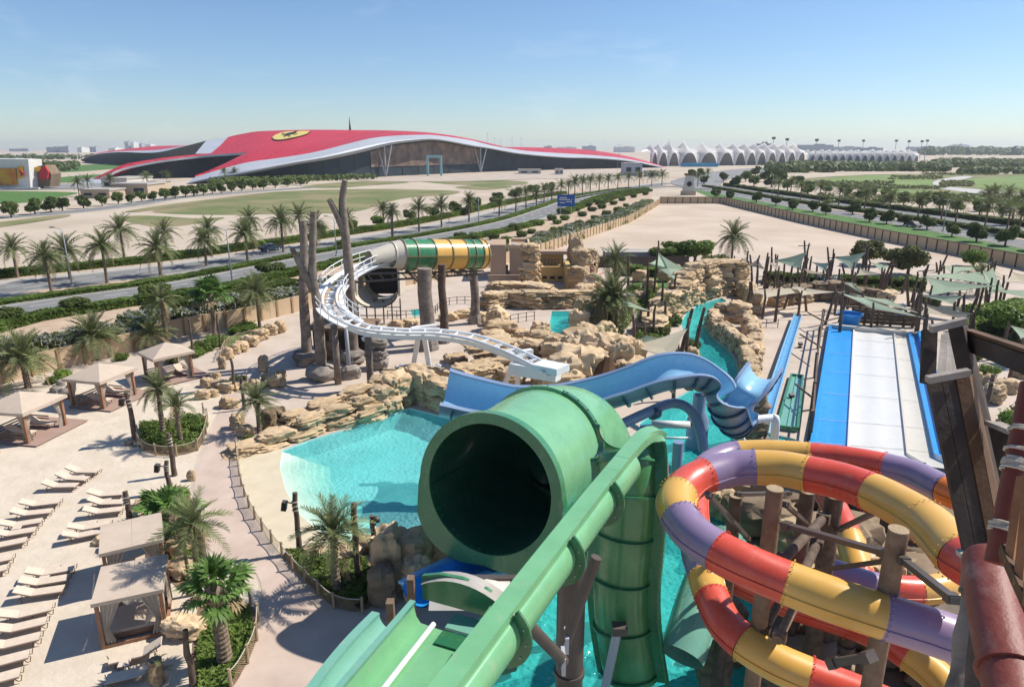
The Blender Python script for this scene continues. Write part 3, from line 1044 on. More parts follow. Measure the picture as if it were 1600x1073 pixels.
# rough grass, lawns, creek
_pz = [0.0]
def patch(name, pts, m, z=0.03, n=4):
    _pz[0] += 0.009
    z += _pz[0]
    return sheet(name, smooth_path(px(pts), n, True), z, m, (), 'structure')
patch('wild_grass_patch', [(236, 331), (300, 320), (340, 311), (430, 300), (540, 296), (640, 296), (716, 299), (700, 305), (640, 309), (600, 318), (560, 330), (500, 334), (420, 335), (320, 336)], K['rough_grass'])
patch('wild_grass_patch', [(180, 340), (230, 337), (300, 341), (350, 340), (330, 346), (260, 355), (215, 350)], K['rough_grass'])
patch('wild_grass_patch', [(470, 292), (520, 286), (580, 283), (640, 285), (580, 290), (520, 294)], K['rough_grass'])
patch('wild_grass_patch', [(650, 282), (720, 280), (820, 284), (800, 290), (700, 288)], K['rough_grass'])
patch('wild_grass_patch', [(710, 293), (760, 289), (800, 292), (760, 297)], K['rough_grass'])
patch('lawn', [(-120, 300), (0, 299), (90, 300), (122, 302), (90, 309), (60, 315), (0, 319), (-120, 324)], K['grass'])
patch('lawn', [(80, 279), (150, 273), (166, 275), (150, 281), (90, 286)], K['grass'])
patch('lawn', [(80, 260), (200, 256), (210, 260), (130, 268), (82, 268)], K['grass'])
patch('lawn', [(-30, 352), (60, 340), (106, 336), (100, 340), (0, 355)], K['rough_grass'])
patch('lawn', [(200, 330), (280, 318), (400, 303), (405, 305), (300, 320), (220, 331)], K['rough_grass'])
patch('lawn', [(700, 263), (790, 262), (830, 270), (740, 277), (690, 272)], K['grass'], 0.04)
patch('green_field', [(1240, 283), (1300, 276), (1400, 272), (1500, 273), (1640, 272), (1780, 280), (1780, 325), (1600, 320), (1520, 315), (1420, 302), (1330, 296)], K['rough_grass'], 0.03)
K['field'] = mat('marsh_grass', (0.13, 0.195, 0.05), 0.95, base2=(0.20, 0.26, 0.085), scale=0.03, bump=0.3, bscale=1.5, detail=9, lo=.35, hi=.65)
patch('green_field', [(1290, 281), (1330, 276), (1400, 274), (1450, 280), (1465, 290), (1410, 294), (1330, 288)], K['field'], 0.05)
patch('green_field', [(1350, 297), (1420, 297), (1500, 303), (1620, 314), (1760, 322), (1700, 326), (1560, 316), (1420, 305)], K['field'], 0.05)
patch('green_field', [(1510, 282), (1560, 277), (1640, 276), (1760, 284), (1760, 300), (1640, 301), (1540, 296)], K['field'], 0.05)
K['creek'] = mat('creek_bed', (0.46, 0.44, 0.40), 0.6, var=0.08, scale=0.1)
patch('creek', [(1462, 283), (1500, 276), (1520, 277), (1490, 284), (1478, 291), (1510, 295), (1560, 299), (1640, 306), (1640, 313), (1560, 307), (1480, 297), (1460, 291)], K['creek'], 0.07)
K['plazas'] = mat('forecourt_paving', (0.44, 0.37, 0.30), 0.9, var=0.1, scale=0.1)
patch('forecourt', [(560, 282), (600, 272), (680, 263), (800, 262), (1000, 268), (1040, 272), (1000, 277), (840, 280), (700, 284)], K['plazas'], 0.02)
K['tarmac_far'] = mat('far_tarmac', (0.23, 0.225, 0.22), 0.9, var=0.12, scale=0.05)
patch('far_road', [(1048, 284), (1120, 268), (1200, 262), (1260, 262), (1190, 270), (1140, 280), (1110, 296)], K['tarmac_far'], 0.05)
patch('car_park', [(-100, 292), (0, 290), (200, 286), (210, 292), (100, 296), (-100, 299)], K['tarmac_far'], 0.03)
patch('desert_band', [(-800, 246), (0, 243), (200, 243), (200, 247), (0, 249), (-800, 252)], K['kerb'], 0.03)

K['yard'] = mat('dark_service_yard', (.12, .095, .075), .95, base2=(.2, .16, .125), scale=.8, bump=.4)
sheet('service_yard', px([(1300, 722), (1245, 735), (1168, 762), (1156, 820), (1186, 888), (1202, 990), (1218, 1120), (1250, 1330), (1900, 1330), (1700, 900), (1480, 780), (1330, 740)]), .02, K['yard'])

# ------------------------------------------------------------------ unit meshes shared by many pieces
def unit_box(name, m):
    b = MB()
    b.box((0, 0, 0.5), (1, 1, 1))
    return b.mesh(name, m)
UB = {}
def ub(key):
    if key not in UB: UB[key] = unit_box(key, K[key])
    return UB[key]
def block(name, key, parent, c, size, rz=0.0):
    """box standing on c"""
    return inst(name, ub(key), parent, c, (0, 0, rz), size)

# ------------------------------------------------------------------ the great hall with the swooping red roof
hall = thing('exhibition_hall', 'vast low hall with swooping red roof, silver arch and yellow shield emblem', 'building', (0, 0, 0))
def curve3(pts, n=40):
    """pts (u, v, Y); resampled evenly in u"""
    c = smooth_path([V(p) for p in pts], 10)
    out, j = [], 0
    u0, u1 = c[0].x, c[-1].x
    for i in range(n):
        u = u0 + (u1 - u0) * i / (n - 1)
        while j < len(c) - 2 and c[j + 1].x < u: j += 1
        d = c[j + 1].x - c[j].x
        q = c[j].lerp(c[j + 1], max(0, min(1, (u - c[j].x) / d if d else 0)))
        out.append(PY(q.x, q.y, q.z))
    return out
low = curve3([(290, 288, 400), (316, 282, 402), (363, 274, 408), (410, 264, 416), (456, 255, 428), (505, 247, 445), (557, 236, 468), (606, 224, 495), (644, 219, 515), (681, 217.5, 538), (734, 227, 572), (767, 232, 595), (812, 240, 622), (880, 246, 662), (925, 247, 688), (981, 251.5, 716), (1044, 263, 745)], 60)
upp = curve3([(305, 276.5, 416), (354, 262, 424), (391, 253, 432), (428, 248, 442), (475, 241, 456), (512, 233, 470), (550, 223, 486), (578, 216.5, 500), (606, 213, 514), (644, 211, 532), (681, 211.5, 554), (734, 219, 586), (767, 227, 606), (801, 233, 628), (835, 237, 648), (925, 242.5, 700), (981, 248.5, 724), (1044, 262.4, 746)], 60)
m = MB()
mid = [(a + b) / 2 + V((0, -3, -1.0)) for a, b in zip(low, upp)]
sof = [a + V((0, 16, -1.0)) for a in low]
m.grid([sof, low, mid, upp])
m.build('silver_band', K['steel_lt'], hall, True)
crease = curve3([(305, 276.5, 416), (350, 256, 440), (391, 237, 470), (440, 227, 500), (500, 221.5, 520), (560, 219, 540), (606, 211, 552), (662, 209, 575), (700, 212.4, 590), (734, 218, 605), (785, 230.2, 640)], 50)
upp_a = curve3([(305, 276.5, 416), (354, 262, 424), (391, 253, 432), (428, 248, 442), (475, 241, 456), (512, 233, 470), (550, 223, 486), (578, 216.5, 500), (606, 213, 514), (644, 211, 532), (681, 211.5, 554), (734, 219, 586), (785, 230.6, 617)], 50)
crease_b = curve3([(329, 240, 500), (360, 238, 490), (391, 237, 470), (440, 227, 500), (500, 221.5, 520), (560, 219, 540), (606, 211, 552), (662, 209, 575), (700, 212.4, 590), (734, 218, 605), (785, 230.2, 640)], 50)
crest = curve3([(357, 214, 580), (380, 209, 590), (410, 205, 600), (484, 203, 615), (550, 203.4, 630), (606, 204, 640), (662, 206.6, 650), (700, 211, 655), (722, 215, 660), (760, 225, 670), (785, 230, 680)], 50)
roof = MB()
roof.grid([upp_a, [(a + b) / 2 + V((0, 0, .8)) for a, b in zip(upp_a, crease)], crease])
roof.grid([crease_b, [(a + b) / 2 + V((0, 0, -.6)) for a, b in zip(crease_b, crest)], crest])
back = [p + V((0, 160, -22)) for p in crest]
roof.grid([crest, back])
roof.build('red_roof', K['roof_red'], hall, True, 50)
wing = MB()
w_lo = curve3([(785, 230.6, 617), (801, 233, 628), (835, 237, 648), (925, 242.5, 700), (981, 248.5, 724), (1044, 262.4, 746)], 30)
w_hi = curve3([(785, 230, 680), (835, 230.5, 705), (902, 233, 735), (947, 238, 752), (992, 247, 762), (1044, 262.2, 752)], 30)
wing.grid([w_lo, w_hi, [p + V((0, 60, -9)) for p in w_hi]])
wing.build('red_wing_roof', K['roof_red'], hall, True)
# left leg: red edge over the deep glass front, silver strip, far wing
leg_lo = curve3([(146, 284, 448), (170, 273, 452), (194, 263, 460), (230, 255, 468), (269, 249, 476), (329, 242.5, 488), (391, 238.6, 466)], 40)
leg_hi = curve3([(146, 279, 454), (170, 267.5, 458), (194, 257, 466), (230, 250.5, 474), (269, 245, 482), (329, 239.6, 496), (391, 236.6, 470)], 40)
leg = MB()
leg.grid([[p + V((0, 14, 0)) for p in leg_lo], leg_lo, leg_hi, [p + V((0, 50, -3)) for p in leg_hi]])
leg.build('red_leg', K['roof_red'], hall, True, 40)
trim = MB()
trim.grid([[p + V((0, -0.6, -1.2)) for p in leg_lo], [p + V((0, -0.6, 0.2)) for p in leg_lo]])
trim.build('silver_trim', K['steel_lt'], hall, True)
foot = MB()
foot.add([P(117, 290, 0), P(150, 290, 0), PY(150, 280, 452), PY(128, 279, 456), P(117, 290, 0) + V((0, 40, 0)), PY(128, 279, 456) + V((0, 36, 0)), PY(150, 280, 452) + V((0, 36, 0))], [(0, 1, 2, 3), (3, 2, 6, 5), (0, 3, 5, 4)])
foot.build('silver_foot', K['steel_lt'], hall)
strip = MB()
strip.grid([[PY(305, 240.5, 492), PY(329, 240, 500)], [PY(312, 232, 530), PY(345, 228, 540)], [PY(322, 220, 566), PY(357, 214, 580)]])
strip.build('silver_valley', K['steel_lt'], hall, True)
fw_hi = curve3([(125, 250.5, 1000), (147, 242, 930), (185, 238, 850), (241, 238.6, 740), (279, 231, 660), (322, 220, 566)], 30)
fw_lo = [V((p.x * 1.0, p.y + 12, 0)) for p in fw_hi]
fw = MB()
fw.grid([fw_lo, fw_hi])
fw.build('far_wing_glass', K['glass_dk'], hall, True)
fwr = MB()
fw_top = curve3([(125, 250.2, 1002), (150, 240, 960), (176, 235.5, 930), (241, 228.5, 900), (297, 227, 860), (322, 219.8, 570)], 30)
fwr.grid([fw_hi, [a.lerp(b, .35) for a, b in zip(fw_hi, fw_top)]])
fwr.build('far_wing_edge', K['steel_lt'], hall, True)
fwr = MB()
fwr.grid([[a.lerp(b, .352) for a, b in zip(fw_hi, fw_top)], fw_top, [p + V((0, 60, -8)) for p in fw_top]])
fwr.build('far_wing_roof', K['roof_red'], hall, True)
# glass fronts: panels with mullions and raking columns
gl = MB()
g_top = [p + V((0, 16, -1.0)) for p in low[2:-2]]
gl.grid([[V((p.x, p.y, 0)) for p in g_top], g_top])
gl.build('glass_front', K['glass_dk'], hall)
gl = MB()
g_top2 = [p + V((0, 14, 0)) for p in leg_lo[3:]] + [PY(391, 237.4, 480)]
gl.grid([[V((p.x, p.y, 0)) for p in g_top2], g_top2])
gl.build('glass_front', K['glass_dk'], hall)
K['warm_facade'] = mat('brown_display_wall', (0.11, 0.075, 0.06), 0.6, base2=(0.26, 0.185, 0.14), scale=0.16, detail=9)  # mottled brown of the facade
dsp = MB()
a, b = 30, 42
rows = [[V((p.x, p.y + 15.2, 7)) for p in low[22:37]], [V((p.x, p.y + 15.2, max(8, p.z - 2.0))) for p in low[22:37]]]
dsp.grid(rows)
dsp.build('display_wall', K['warm_facade'], hall)
for i in range(4, len(low) - 6, 2):
    p = low[i]
    if p.z < 6: continue
    block('mullion', 'metal_dk', hall, V((p.x, p.y + 15.6, 0)), (0.35, 0.3, p.z - 1.2))
for u in (600, 744):
    q = min(low, key=lambda p: abs((p.x / (p.y * 1.0)) - (u - 800) / 1110))
    for dx in (-5, 0, 5):
        c = MB()
        c.tube([(q.x, q.y + 9, 0), (q.x + dx, q.y + 9, q.z - 0.5)], 0.5, 6)
        c.build('raking_column', K['steel_lt'], hall)
ent = thing('entrance_portal', 'small pale turquoise entrance portal in front of the hall glass', 'portal', (0, 0, 0))
K['teal_frame'] = mat('pale_teal_panel', (0.28, 0.48, 0.50), 0.5, var=0.05)
e0, e1 = PY(668, 256.5, 520), PY(689, 256.5, 520)
for p in (e0, e1): block('post', 'teal_frame', ent, V((p.x, p.y, 0)), (1.6, 1.6, PY(668, 245, 520).z))
block('lintel', 'teal_frame', ent, V(((e0.x + e1.x) / 2, e0.y, PY(668, 247, 520).z)), (e1.x - e0.x + 1.6, 1.5, 2.0))
# shield emblem laid on the roof skin
from mathutils.bvhtree import BVHTree
bvh = BVHTree.FromPolygons([V(v) for v in roof.v], roof.f)
def on_roof(u, v, lift):
    h = bvh.ray_cast(V((0, 0, CAM_H)), ray(u, v).normalized())
    if h[0] is None: return PY(u, v, 560)
    n = h[1] if h[1].z > 0 else -h[1]
    return h[0] + n * lift
K['shield_yellow'] = mat('shield_yellow', (0.62, 0.49, 0.13), 0.5, var=0.05)
K['shield_black'] = mat('shield_black', (0.02, 0.02, 0.022), 0.5)
sh = [(421.5, 217), (427, 212.6), (437, 208.4), (448, 206.7), (462, 205.8), (476, 205.4), (487.5, 205.6), (487, 207.8), (482, 211), (472, 214.2), (462, 216.6), (450, 219.2), (441, 220.8), (432, 221.6), (425, 220.8)]
cx_, cy_ = 455, 212.6
sh = [(cx_ + (u - cx_) * .88, cy_ + (v - cy_) * .86) for u, v in sh]
def fan(name, pts, lift, m):
    b = MB()
    c = [sum(p[0] for p in pts) / len(pts), sum(p[1] for p in pts) / len(pts)]
    b.add([on_roof(*c, lift)] + [on_roof(u, v, lift) for u, v in pts], [(0, i + 1, (i + 1) % len(pts) + 1) for i in range(len(pts))])
    return b.build(name, m, hall)
fan('emblem_border', [(cx_ + (u - cx_) * 1.03, cy_ + (v - cy_) * 1.06) for u, v in sh], 0.5, K['shield_black'])
fan('emblem_shield', sh, 0.9, K['shield_yellow'])
# the dark rearing-horse figure on the shield, as a few tapering limbs around a body
def stroke(name, pts, ws, lift=1.5):
    b = MB()
    L, Rr = [], []
    for i, (u, v) in enumerate(pts):
        a, c = pts[max(0, i - 1)], pts[min(len(pts) - 1, i + 1)]
        tu, tv = c[0] - a[0], c[1] - a[1]
        d = math.hypot(tu, tv) or 1
        L.append(on_roof(u - tv / d * ws[i], v + tu / d * ws[i] * .45, lift))
        Rr.append(on_roof(u + tv / d * ws[i], v - tu / d * ws[i] * .45, lift))
    b.grid([L, Rr])
    return b.build(name, K['shield_black'], hall)
stroke('emblem_horse', [(446, 213.6), (450, 212.4), (455, 211.2), (460, 210.0), (463, 209.0)], [1.6, 3.2, 3.0, 2.2, 1.2], 1.5)
stroke('emblem_horse', [(458, 210.4), (462, 208.6), (466, 208.2)], [1.8, 1.5, 0.7], 1.6)
stroke('emblem_horse', [(459, 211.4), (463, 212.4), (466, 211.8)], [1.3, 1.0, 0.4], 1.6)
stroke('emblem_horse', [(449, 213.2), (452, 215.2), (455, 216.4)], [1.7, 1.1, 0.5], 1.6)
stroke('emblem_horse', [(447, 213.4), (445, 215.4), (447, 216.8)], [1.5, 1.0, 0.5], 1.6)
stroke('emblem_horse', [(446, 213.0), (441.5, 211.8), (443, 209.8)], [1.2, 1.2, 0.3], 1.6)
spire = MB()
sb = PY(547, 204, 640)
spire.lathe([(1.1, -4), (0.9, 2), (0.35, 8), (0.08, 12)], 8, sb)
spire.build('roof_spire', K['shield_black'], hall)
# pale low blocks and terraces near the hall
K['pale_block'] = mat('pale_block', (0.56, 0.53, 0.48), 0.85, var=0.06, scale=0.1)
K['tan_block'] = mat('tan_block', (0.47, 0.37, 0.27), 0.85, var=0.06, scale=0.1)
def lowblock(u0, u1, vb, vt, dep, key, label, name='low_building'):
    a, b = P(u0, vb, 0), P(u1, vb, 0)
    h = PY(u0, vt, a.y).z
    o = thing(name, label, 'building', ((a.x + b.x) / 2, a.y + dep / 2, 0))
    block('wall', key, o, (0, 0, 0), (b.x - a.x, dep, h))
    block('roof_edge', 'kerb', o, (0, 0, h), (b.x - a.x + .8, dep + .8, 0.6))
    n = max(2, int((b.x - a.x) / 6))
    for i in range(n):
        block('window', 'glass_dk', o, (-(b.x - a.x) / 2 + (i + .5) * (b.x - a.x) / n, -dep / 2 - 0.05, h * .35), ((b.x - a.x) / n * .55, 0.2, h * .35))
    return o
lowblock(160, 200, 297, 280, 25, 'pale_block', 'white flat-roofed block beside the left foot of the hall')
lowblock(176, 232, 306, 289, 16, 'tan_block', 'tan flat-roofed building behind the roadside trees')
lowblock(235, 246, 302, 285, 14, 'tan_block', 'narrow tan tower block right of the tan building')
lowblock(127, 172, 310, 298, 12, 'tan_block', 'low cream annexe at the left of the tan building')
lowblock(1015 - 40, 1003, 275, 256, 16, 'steel_lt', 'blue grey gatehouse at the right end of the hall')
lowblock(810, 845, 272, 266, 12, 'pale_block', 'low pale kiosk in front of the right wing')
lowblock(868, 880, 273, 265, 10, 'pale_block', 'small pale hut in front of the right wing')
lowblock(1010, 1030, 276, 268, 10, 'pale_block', 'pale wall block beside the grey gatehouse')

# left edge: painted show building
K['show_white'] = mat('show_white', (0.68, 0.66, 0.62), 0.8, var=0.04, scale=0.1)
K['show_orange'] = mat('show_orange', (0.52, 0.13, 0.03), 0.8, base2=(0.60, 0.36, 0.05), scale=0.12, detail=8, lo=.42, hi=.58)
K['show_red'] = mat('show_red', (0.45, 0.03, 0.04), 0.7, var=.1, scale=.1)
K['show_yellow'] = mat('show_yellow', (0.60, 0.35, 0.03), 0.7, var=.15, scale=.1)
sb_ = thing('show_building', 'white show building with orange and yellow painted front at the left edge', 'building', (0, 0, 0))
def vpanel(name, pts, Y, th, m, parent):
    b = MB()
    f = [PY(u, v, Y) for u, v in pts]
    n = len(f)
    bk = [p + V((0, th, 0)) for p in f]
    b.add(f + bk, [tuple(range(n)), tuple(range(2 * n - 1, n - 1, -1))] + [(i, n + i, n + (i + 1) % n, (i + 1) % n) for i in range(n)])
    return b.build(name, m, parent)
YS = P(0, 296).y
vpanel('wall', [(-80, 297), (48, 297), (44, 249), (-80, 247)], YS, 10, K['show_white'], sb_)
vpanel('painted_front', [(-80, 291), (26, 289), (24, 263), (-80, 263)], YS - 1.0, 0.8, K['show_orange'], sb_)
vpanel('yellow_stripe', [(28, 279), (36, 276), (34, 260), (27, 260)], YS - 1.2, 0.9, K['show_yellow'], sb_)
vpanel('red_pennant', [(29, 263), (38, 272), (33, 276)], YS - 2.4, 0.5, K['show_red'], sb_)
vpanel('side_wing', [(48, 293), (78, 292), (80, 272), (70, 258), (46, 262)], YS + 6, 8, K['rock_dk'], sb_)
vpanel('wing_panel', [(60, 280), (73, 280), (75, 268), (70, 259), (62, 265)], YS + 4, 1.2, K['show_red'], sb_)
vpanel('wing_stripe', [(46, 268), (60, 268), (62, 262), (46, 260)], YS + 4, 1.2, K['show_yellow'], sb_)
vpanel('base_wall', [(-80, 300), (60, 298), (60, 293), (-80, 294)], YS - 4, 1.5, K['pale_block'], sb_)

# ------------------------------------------------------------------ white tents
K['membrane'] = mat('white_membrane', (0.9, 0.9, 0.89), 0.7, var=0.01, scale=.1, transl=0.55)
def tent(name, label, bays, Yf, base_v, apex_v, ridge_v, peaks, depth, dark):
    o = thing(name, label, 'tent', (0, 0, 0))
    for (u0, u1), pk in zip(bays, peaks):
        Y = Yf((u0 + u1) / 2)
        zb, za, zr, zp = 0.0, PY(800, apex_v, Y).z, PY(800, ridge_v, Y).z, PY(800, pk, Y).z
        x0, x1 = PY(u0, base_v, Y).x, PY(u1, base_v, Y).x
        n = 16
        r0, r1, r2, r3 = [], [], [], []
        for i in range(n + 1):
            t = i / n
            s = abs(2 * t - 1)
            x = x0 + (x1 - x0) * t
            arch = za * (1 - s ** 2.3) + 0.0
            xi = x0 + (x1 - x0) * (0.05 + 0.9 * t)
            r0.append(V((xi, Y, arch)))
            zt = zr - (zr - za * .75) * s ** 4 * 0.5
            r1.append(V((x, Y + depth * .12, max(arch + 1.5, zr * 0.92 - zr * .05 * s ** 2))))
            r2.append(V((x, Y + depth * .35, zr + (zp - zr) * max(0, 1 - s) ** 2.6)))
            r3.append(V((x, Y + depth, zr * .8)))
        m = MB()
        m.grid([r0, [a.lerp(b, .5) + V((0, .6, 0)) for a, b in zip(r0, r1)], r1, r2, r3])
        for e in (0, -1):     # pillars between the arches
            pass
        m.build('membrane_bay', K['membrane'], o, True)
        q = MB()
        q.grid([[V((x0, Y + depth * .1, 0)), V((x1, Y + depth * .1, 0))], [V((x0, Y + depth * .1, za * .98)), V((x1, Y + depth * .1, za * .98))]])
        q.build('bay_glazing', K[dark], o)
        mm = MB()
        mm.tube([(x0, Y - .5, 0), (x0, Y + depth * .1, zr * .8)], [0.9, 0.5], 6)
        mm.build('mast', K['white'], o)
    return o
K['tent_dark'] = mat('tent_interior', (0.13, 0.125, 0.12), 0.7, var=0.15, scale=.08)
z4 = lambda a: 1000 + a / 5.333
ub_ = [95, 150, 235, 328, 490, 652, 787, 882, 970, 1055, 1141, 1219, 1302, 1388]
bays = [(z4(a), z4(b)) for a, b in zip(ub_, ub_[1:])]
pk = [224, 222.5, 214, 219, 223, 222.5, 222.5, 222.5, 222.5, 222.5, 223, 223.5, 223.5]
tent('tent_arena', 'long white tensile arena with pointed arches and peaked roof', bays, lambda u: 780 + (u - 1017) * 0.35, 260, 238.5, 232.5, pk, 90, 'tent_dark')
bl = MB()
a, b = PY(1064, 259, 770), PY(1122, 259, 770)
bl.box(((a.x + b.x) / 2, 770, 2.0), (b.x - a.x, 3, 4))
tag(bl.build('blue_hoarding', mat('hoarding_blue', (0.05, 0.30, 0.50), .6, var=.1, scale=.2)), 'bright blue hoarding at the foot of the tent arena', 'hoarding')
bays2 = [(1264 + i * 11.6, 1264 + (i + 1) * 11.6) for i in range(15)]
tent('tent_grandstand', 'farther row of low white tents behind the trees', bays2, lambda u: 1050 - (u - 1264) * .9, 253.5, 243, 238.5, [234 + rnd.uniform(-1, 1) for _ in bays2], 60, 'tent_dark')
# floodlight masts
def flood(u, vb, vt, i):
    p = P(u, vb, 0)
    h = PY(u, vt, p.y).z
    o = thing('floodlight_mast', f'tall thin floodlight mast, {ordinal(i)} from the left along the tents', 'mast', p, 0, 'floodlight masts by the tents')
    m = MB()
    m.tube([(0, 0, 0), (0, 0, h)], [0.7, 0.35], 6)
    m.build('pole', K['steel_lt'], o)
    m = MB()
    m.box((0, 0, h), (4.5, 0.8, 3.0))
    m.build('lamp_head', K['metal_dk'], o)
for i, (u, vt) in enumerate([(1205, 216), (1226, 218), (1272, 219), (1307, 220), (1345, 220), (1396, 220), (1416, 221), (1436, 221), (1444, 220)]):
    flood(u, 252 if u > 1280 else 256, vt, i)
# far skyline in the haze
K['far_grey'] = mat('far_building', (0.33, 0.34, 0.36), 0.9, var=0.1, scale=.01)
K['far_white'] = mat('far_pale_building', (0.62, 0.60, 0.57), 0.9, var=0.05, scale=.01)
sky_l = [(80, 96, 230, 'far_grey', 3000), (98, 114, 229, 'far_grey', 3000), (118, 134, 231, 'far_white', 3200), (146, 156, 229.5, 'far_grey', 3300), (176, 186, 231.5, 'far_white', 3000), (200, 206, 221.5, 'far_grey', 4200), (210, 214, 223, 'far_white', 4200), (218, 226, 225, 'far_grey', 4300), (232, 240, 226, 'far_white', 4100),
         (20, 50, 232.5, 'far_grey', 4000), (760, 790, 229.5, 'far_grey', 3500), (850, 862, 228.5, 'far_grey', 3400), (870, 900, 230, 'far_white', 3600), (910, 930, 228.5, 'far_grey', 3600), (960, 990, 229.5, 'far_white', 3300)]
sky_r = [(1250, 1296, 226.5, 'far_grey', 2600), (1186, 1198, 224.5, 'far_grey', 1400), (1300, 1340, 229.5, 'far_grey', 3600), (1345, 1372, 231, 'far_grey', 2300), (1420, 1460, 229.5, 'far_grey', 3800), (1462, 1480, 231, 'far_white', 3000), (1486, 1492, 226.5, 'far_white', 4600), (1494, 1502, 226, 'far_grey', 4700), (1504, 1510, 227, 'far_white', 4600),
         (1512, 1538, 231, 'far_grey', 3300), (1540, 1570, 230.5, 'far_white', 4000), (1575, 1620, 231.5, 'far_grey', 3600)]
for side, lst in (('left', sky_l), ('right', sky_r)):
    for i, (u0, u1, vt, key, Y) in enumerate(sorted(lst)):
        a, b = PY(u0, 235, Y), PY(u1, 235, Y)
        h = PY(u0, vt, Y).z
        o = thing('distant_building', f'hazy distant building on the skyline, {ordinal(i)} from the left in the {side} half', 'building', ((a.x + b.x) / 2, Y, 0), 0, 'distant skyline')
        block('wall', key, o, (0, 0, 0), (b.x - a.x, 60, h))
        block('roof_block', key, o, ((b.x - a.x) * .15, 0, h), ((b.x - a.x) * .3, 20, h * .08 + 1))
def thin_mast(u, vb, vt, i):
    p = P(u, vb, 0)
    h = PY(u, vt, p.y).z
    m = MB()
    m.tube([p, p + V((0, 0, h))], [0.6, 0.25], 5)
    m.box(p + V((0, 0, h)), (3, 1, 1.5))
    tag(m.build('light_mast', K['steel_lt']), f'thin tall light mast behind the hall roof, {ordinal(i)} from the left', 'mast', 'light masts behind the hall')
for i, (u, vt) in enumerate([(762, 209), (773, 216), (782, 219), (800, 217), (814, 216), (922, 224), (968, 226)]):
    thin_mast(u, 243, vt, i)
# distant tree belt: too far to count
fb = MB()
r5 = random.Random(5)
for (u0, u1, v0, v1, n, hh) in [(1262, 1480, 261, 268, 420, 6), (1460, 1720, 255, 262, 260, 7), (1200, 1300, 264, 270, 120, 7), (1440, 1720, 239, 243, 150, 22), (-60, 330, 246, 250, 160, 8), (50, 120, 258, 268, 60, 6), (1500, 1720, 268, 273, 90, 5)]:
    for _ in range(n):
        p = P(r5.uniform(u0, u1), r5.uniform(v0, v1), 0)
        s = hh * r5.uniform(.5, 1.1)
        for k in range(16):
            d = rdir(r5)
            leaf_quad(fb, p + V((d.x * s * .8, d.y * s * .8, s * .55 + d.z * s * .5)), d + V((0, -.3, .5)), s * .65, 0, 1.3, r5)
tag(fb.build('distant_tree_belt', K['leaf_dk']), 'belt of far trees between the tents and the green fields', 'trees', None, 'stuff')
# low scrub on the fields
fb = MB()
for (u0, u1, v0, v1, n) in [(1250, 1400, 284, 292, 260), (1390, 1470, 276, 281, 130), (1330, 1480, 292, 296, 160), (1280, 1640, 303, 318, 500), (1470, 1520, 284, 292, 200), (1440, 1560, 270, 274, 160)]:
    for _ in range(n):
        p = P(r5.uniform(u0, u1), r5.uniform(v0, v1), 0)
        s = r5.uniform(.6, 1.8)
        for k in range(8):
            d = rdir(r5)
            leaf_quad(fb, p + V((d.x * s, d.y * s, abs(d.z) * s * .7)), d + V((0, -.3, .6)), s * .8, 0, 1.3, r5)
tag(fb.build('field_scrub', K['leaf_olive']), 'low dark scrub scattered over the green fields', 'scrub', None, 'stuff')
# dense nursery rows of young palms left of the hall forecourt
fb = MB()
for v in (281, 284, 288, 292, 278):
    for u in range(330 if v > 280 else 400, 590, 4):
        if v > 288 and u > 480: continue
        p = P(u + r5.uniform(-1, 1), v - (u - 330) * .03 + r5.uniform(-.5, .5), 0)
        for k in range(10):
            d = rdir(r5)
            leaf_quad(fb, p + V((d.x * 1.8, d.y * 1.8, 2.2 + d.z * 1.6)), d + V((0, -.3, .5)), 1.6, 0, 1.8, r5)
tag(fb.build('nursery_planting', K['leaf_dk']), 'dense rows of young dark green planting before the silver arch', 'planting', None, 'stuff')

# ------------------------------------------------------------------ perimeter walls: panel after panel between pilasters
def panel_wall(label, pts, h, step, post_key, cope=True):
    pts = resample(pts, step)
    base = V(pts[0])
    o = thing('perimeter_wall', label, 'wall', base)
    for i, (a, b) in enumerate(zip(pts, pts[1:])):
        d = b - a
        rz = math.atan2(d.y, d.x)
        block('panel', 'wall', o, (a + b) / 2 - base - V((0, 0, .1)), (d.length - 0.12, 0.22, h + .1), rz)
        if cope: block('coping', 'coping', o, (a + b) / 2 - base + V((0, 0, h + 0.002)), (d.length - 0.02, 0.34, 0.14), rz)
        block('pilaster', post_key, o, a - base - V((0, 0, .1)), (0.26, 0.42, h + 0.12), rz)
    return o
panel_wall('tan panelled boundary wall running behind the cabanas to the lot', wall_left, 2.0, 2.3, 'wall_post', False)
panel_wall('tan panelled wall with dark coping along the right side of the empty lot', wall_right, 2.3, 2.8, 'coping', True)

# ------------------------------------------------------------------ hedges, shrubs and palms along the left road
off_wall = offset2d(wall_left, -2.2)
hedge('oleander_hedge', 'white flowering hedge along the outside of the boundary wall, near stretch', off_wall[1:9], 3.4, 2.6, OLEANDER)
hedge('oleander_hedge', 'white flowering hedge beside the boundary wall toward the lot corner', off_wall[9:15], 3.8, 2.5, OLEANDER)
hedge('verge_hedge', 'loose green shrub border between the kerb hedge and the flowering hedge', resample(offset2d(wall_left, -5.6), 4)[8:48], 3.0, 1.3, HEDGE)
nc, fc = resample(near_c, 4), resample(far_c, 4)
hedge('median_hedge', 'clipped hedge along the far edge of the near carriageway', resample(offset2d(near_c, -6.4), 4)[2:-8], 2.4, 0.6, HEDGE)
hedge('verge_hedge', 'dark hedge along the near kerb of the left road', resample(offset2d(near_c, 7.2), 4)[2:38], 2.6, 0.95, HEDGE)
hedge('verge_hedge', 'long green hedge on the verge toward the blue road sign', resample(offset2d(near_c, 7.4), 4)[44:-10], 3.0, 1.3, HEDGE)
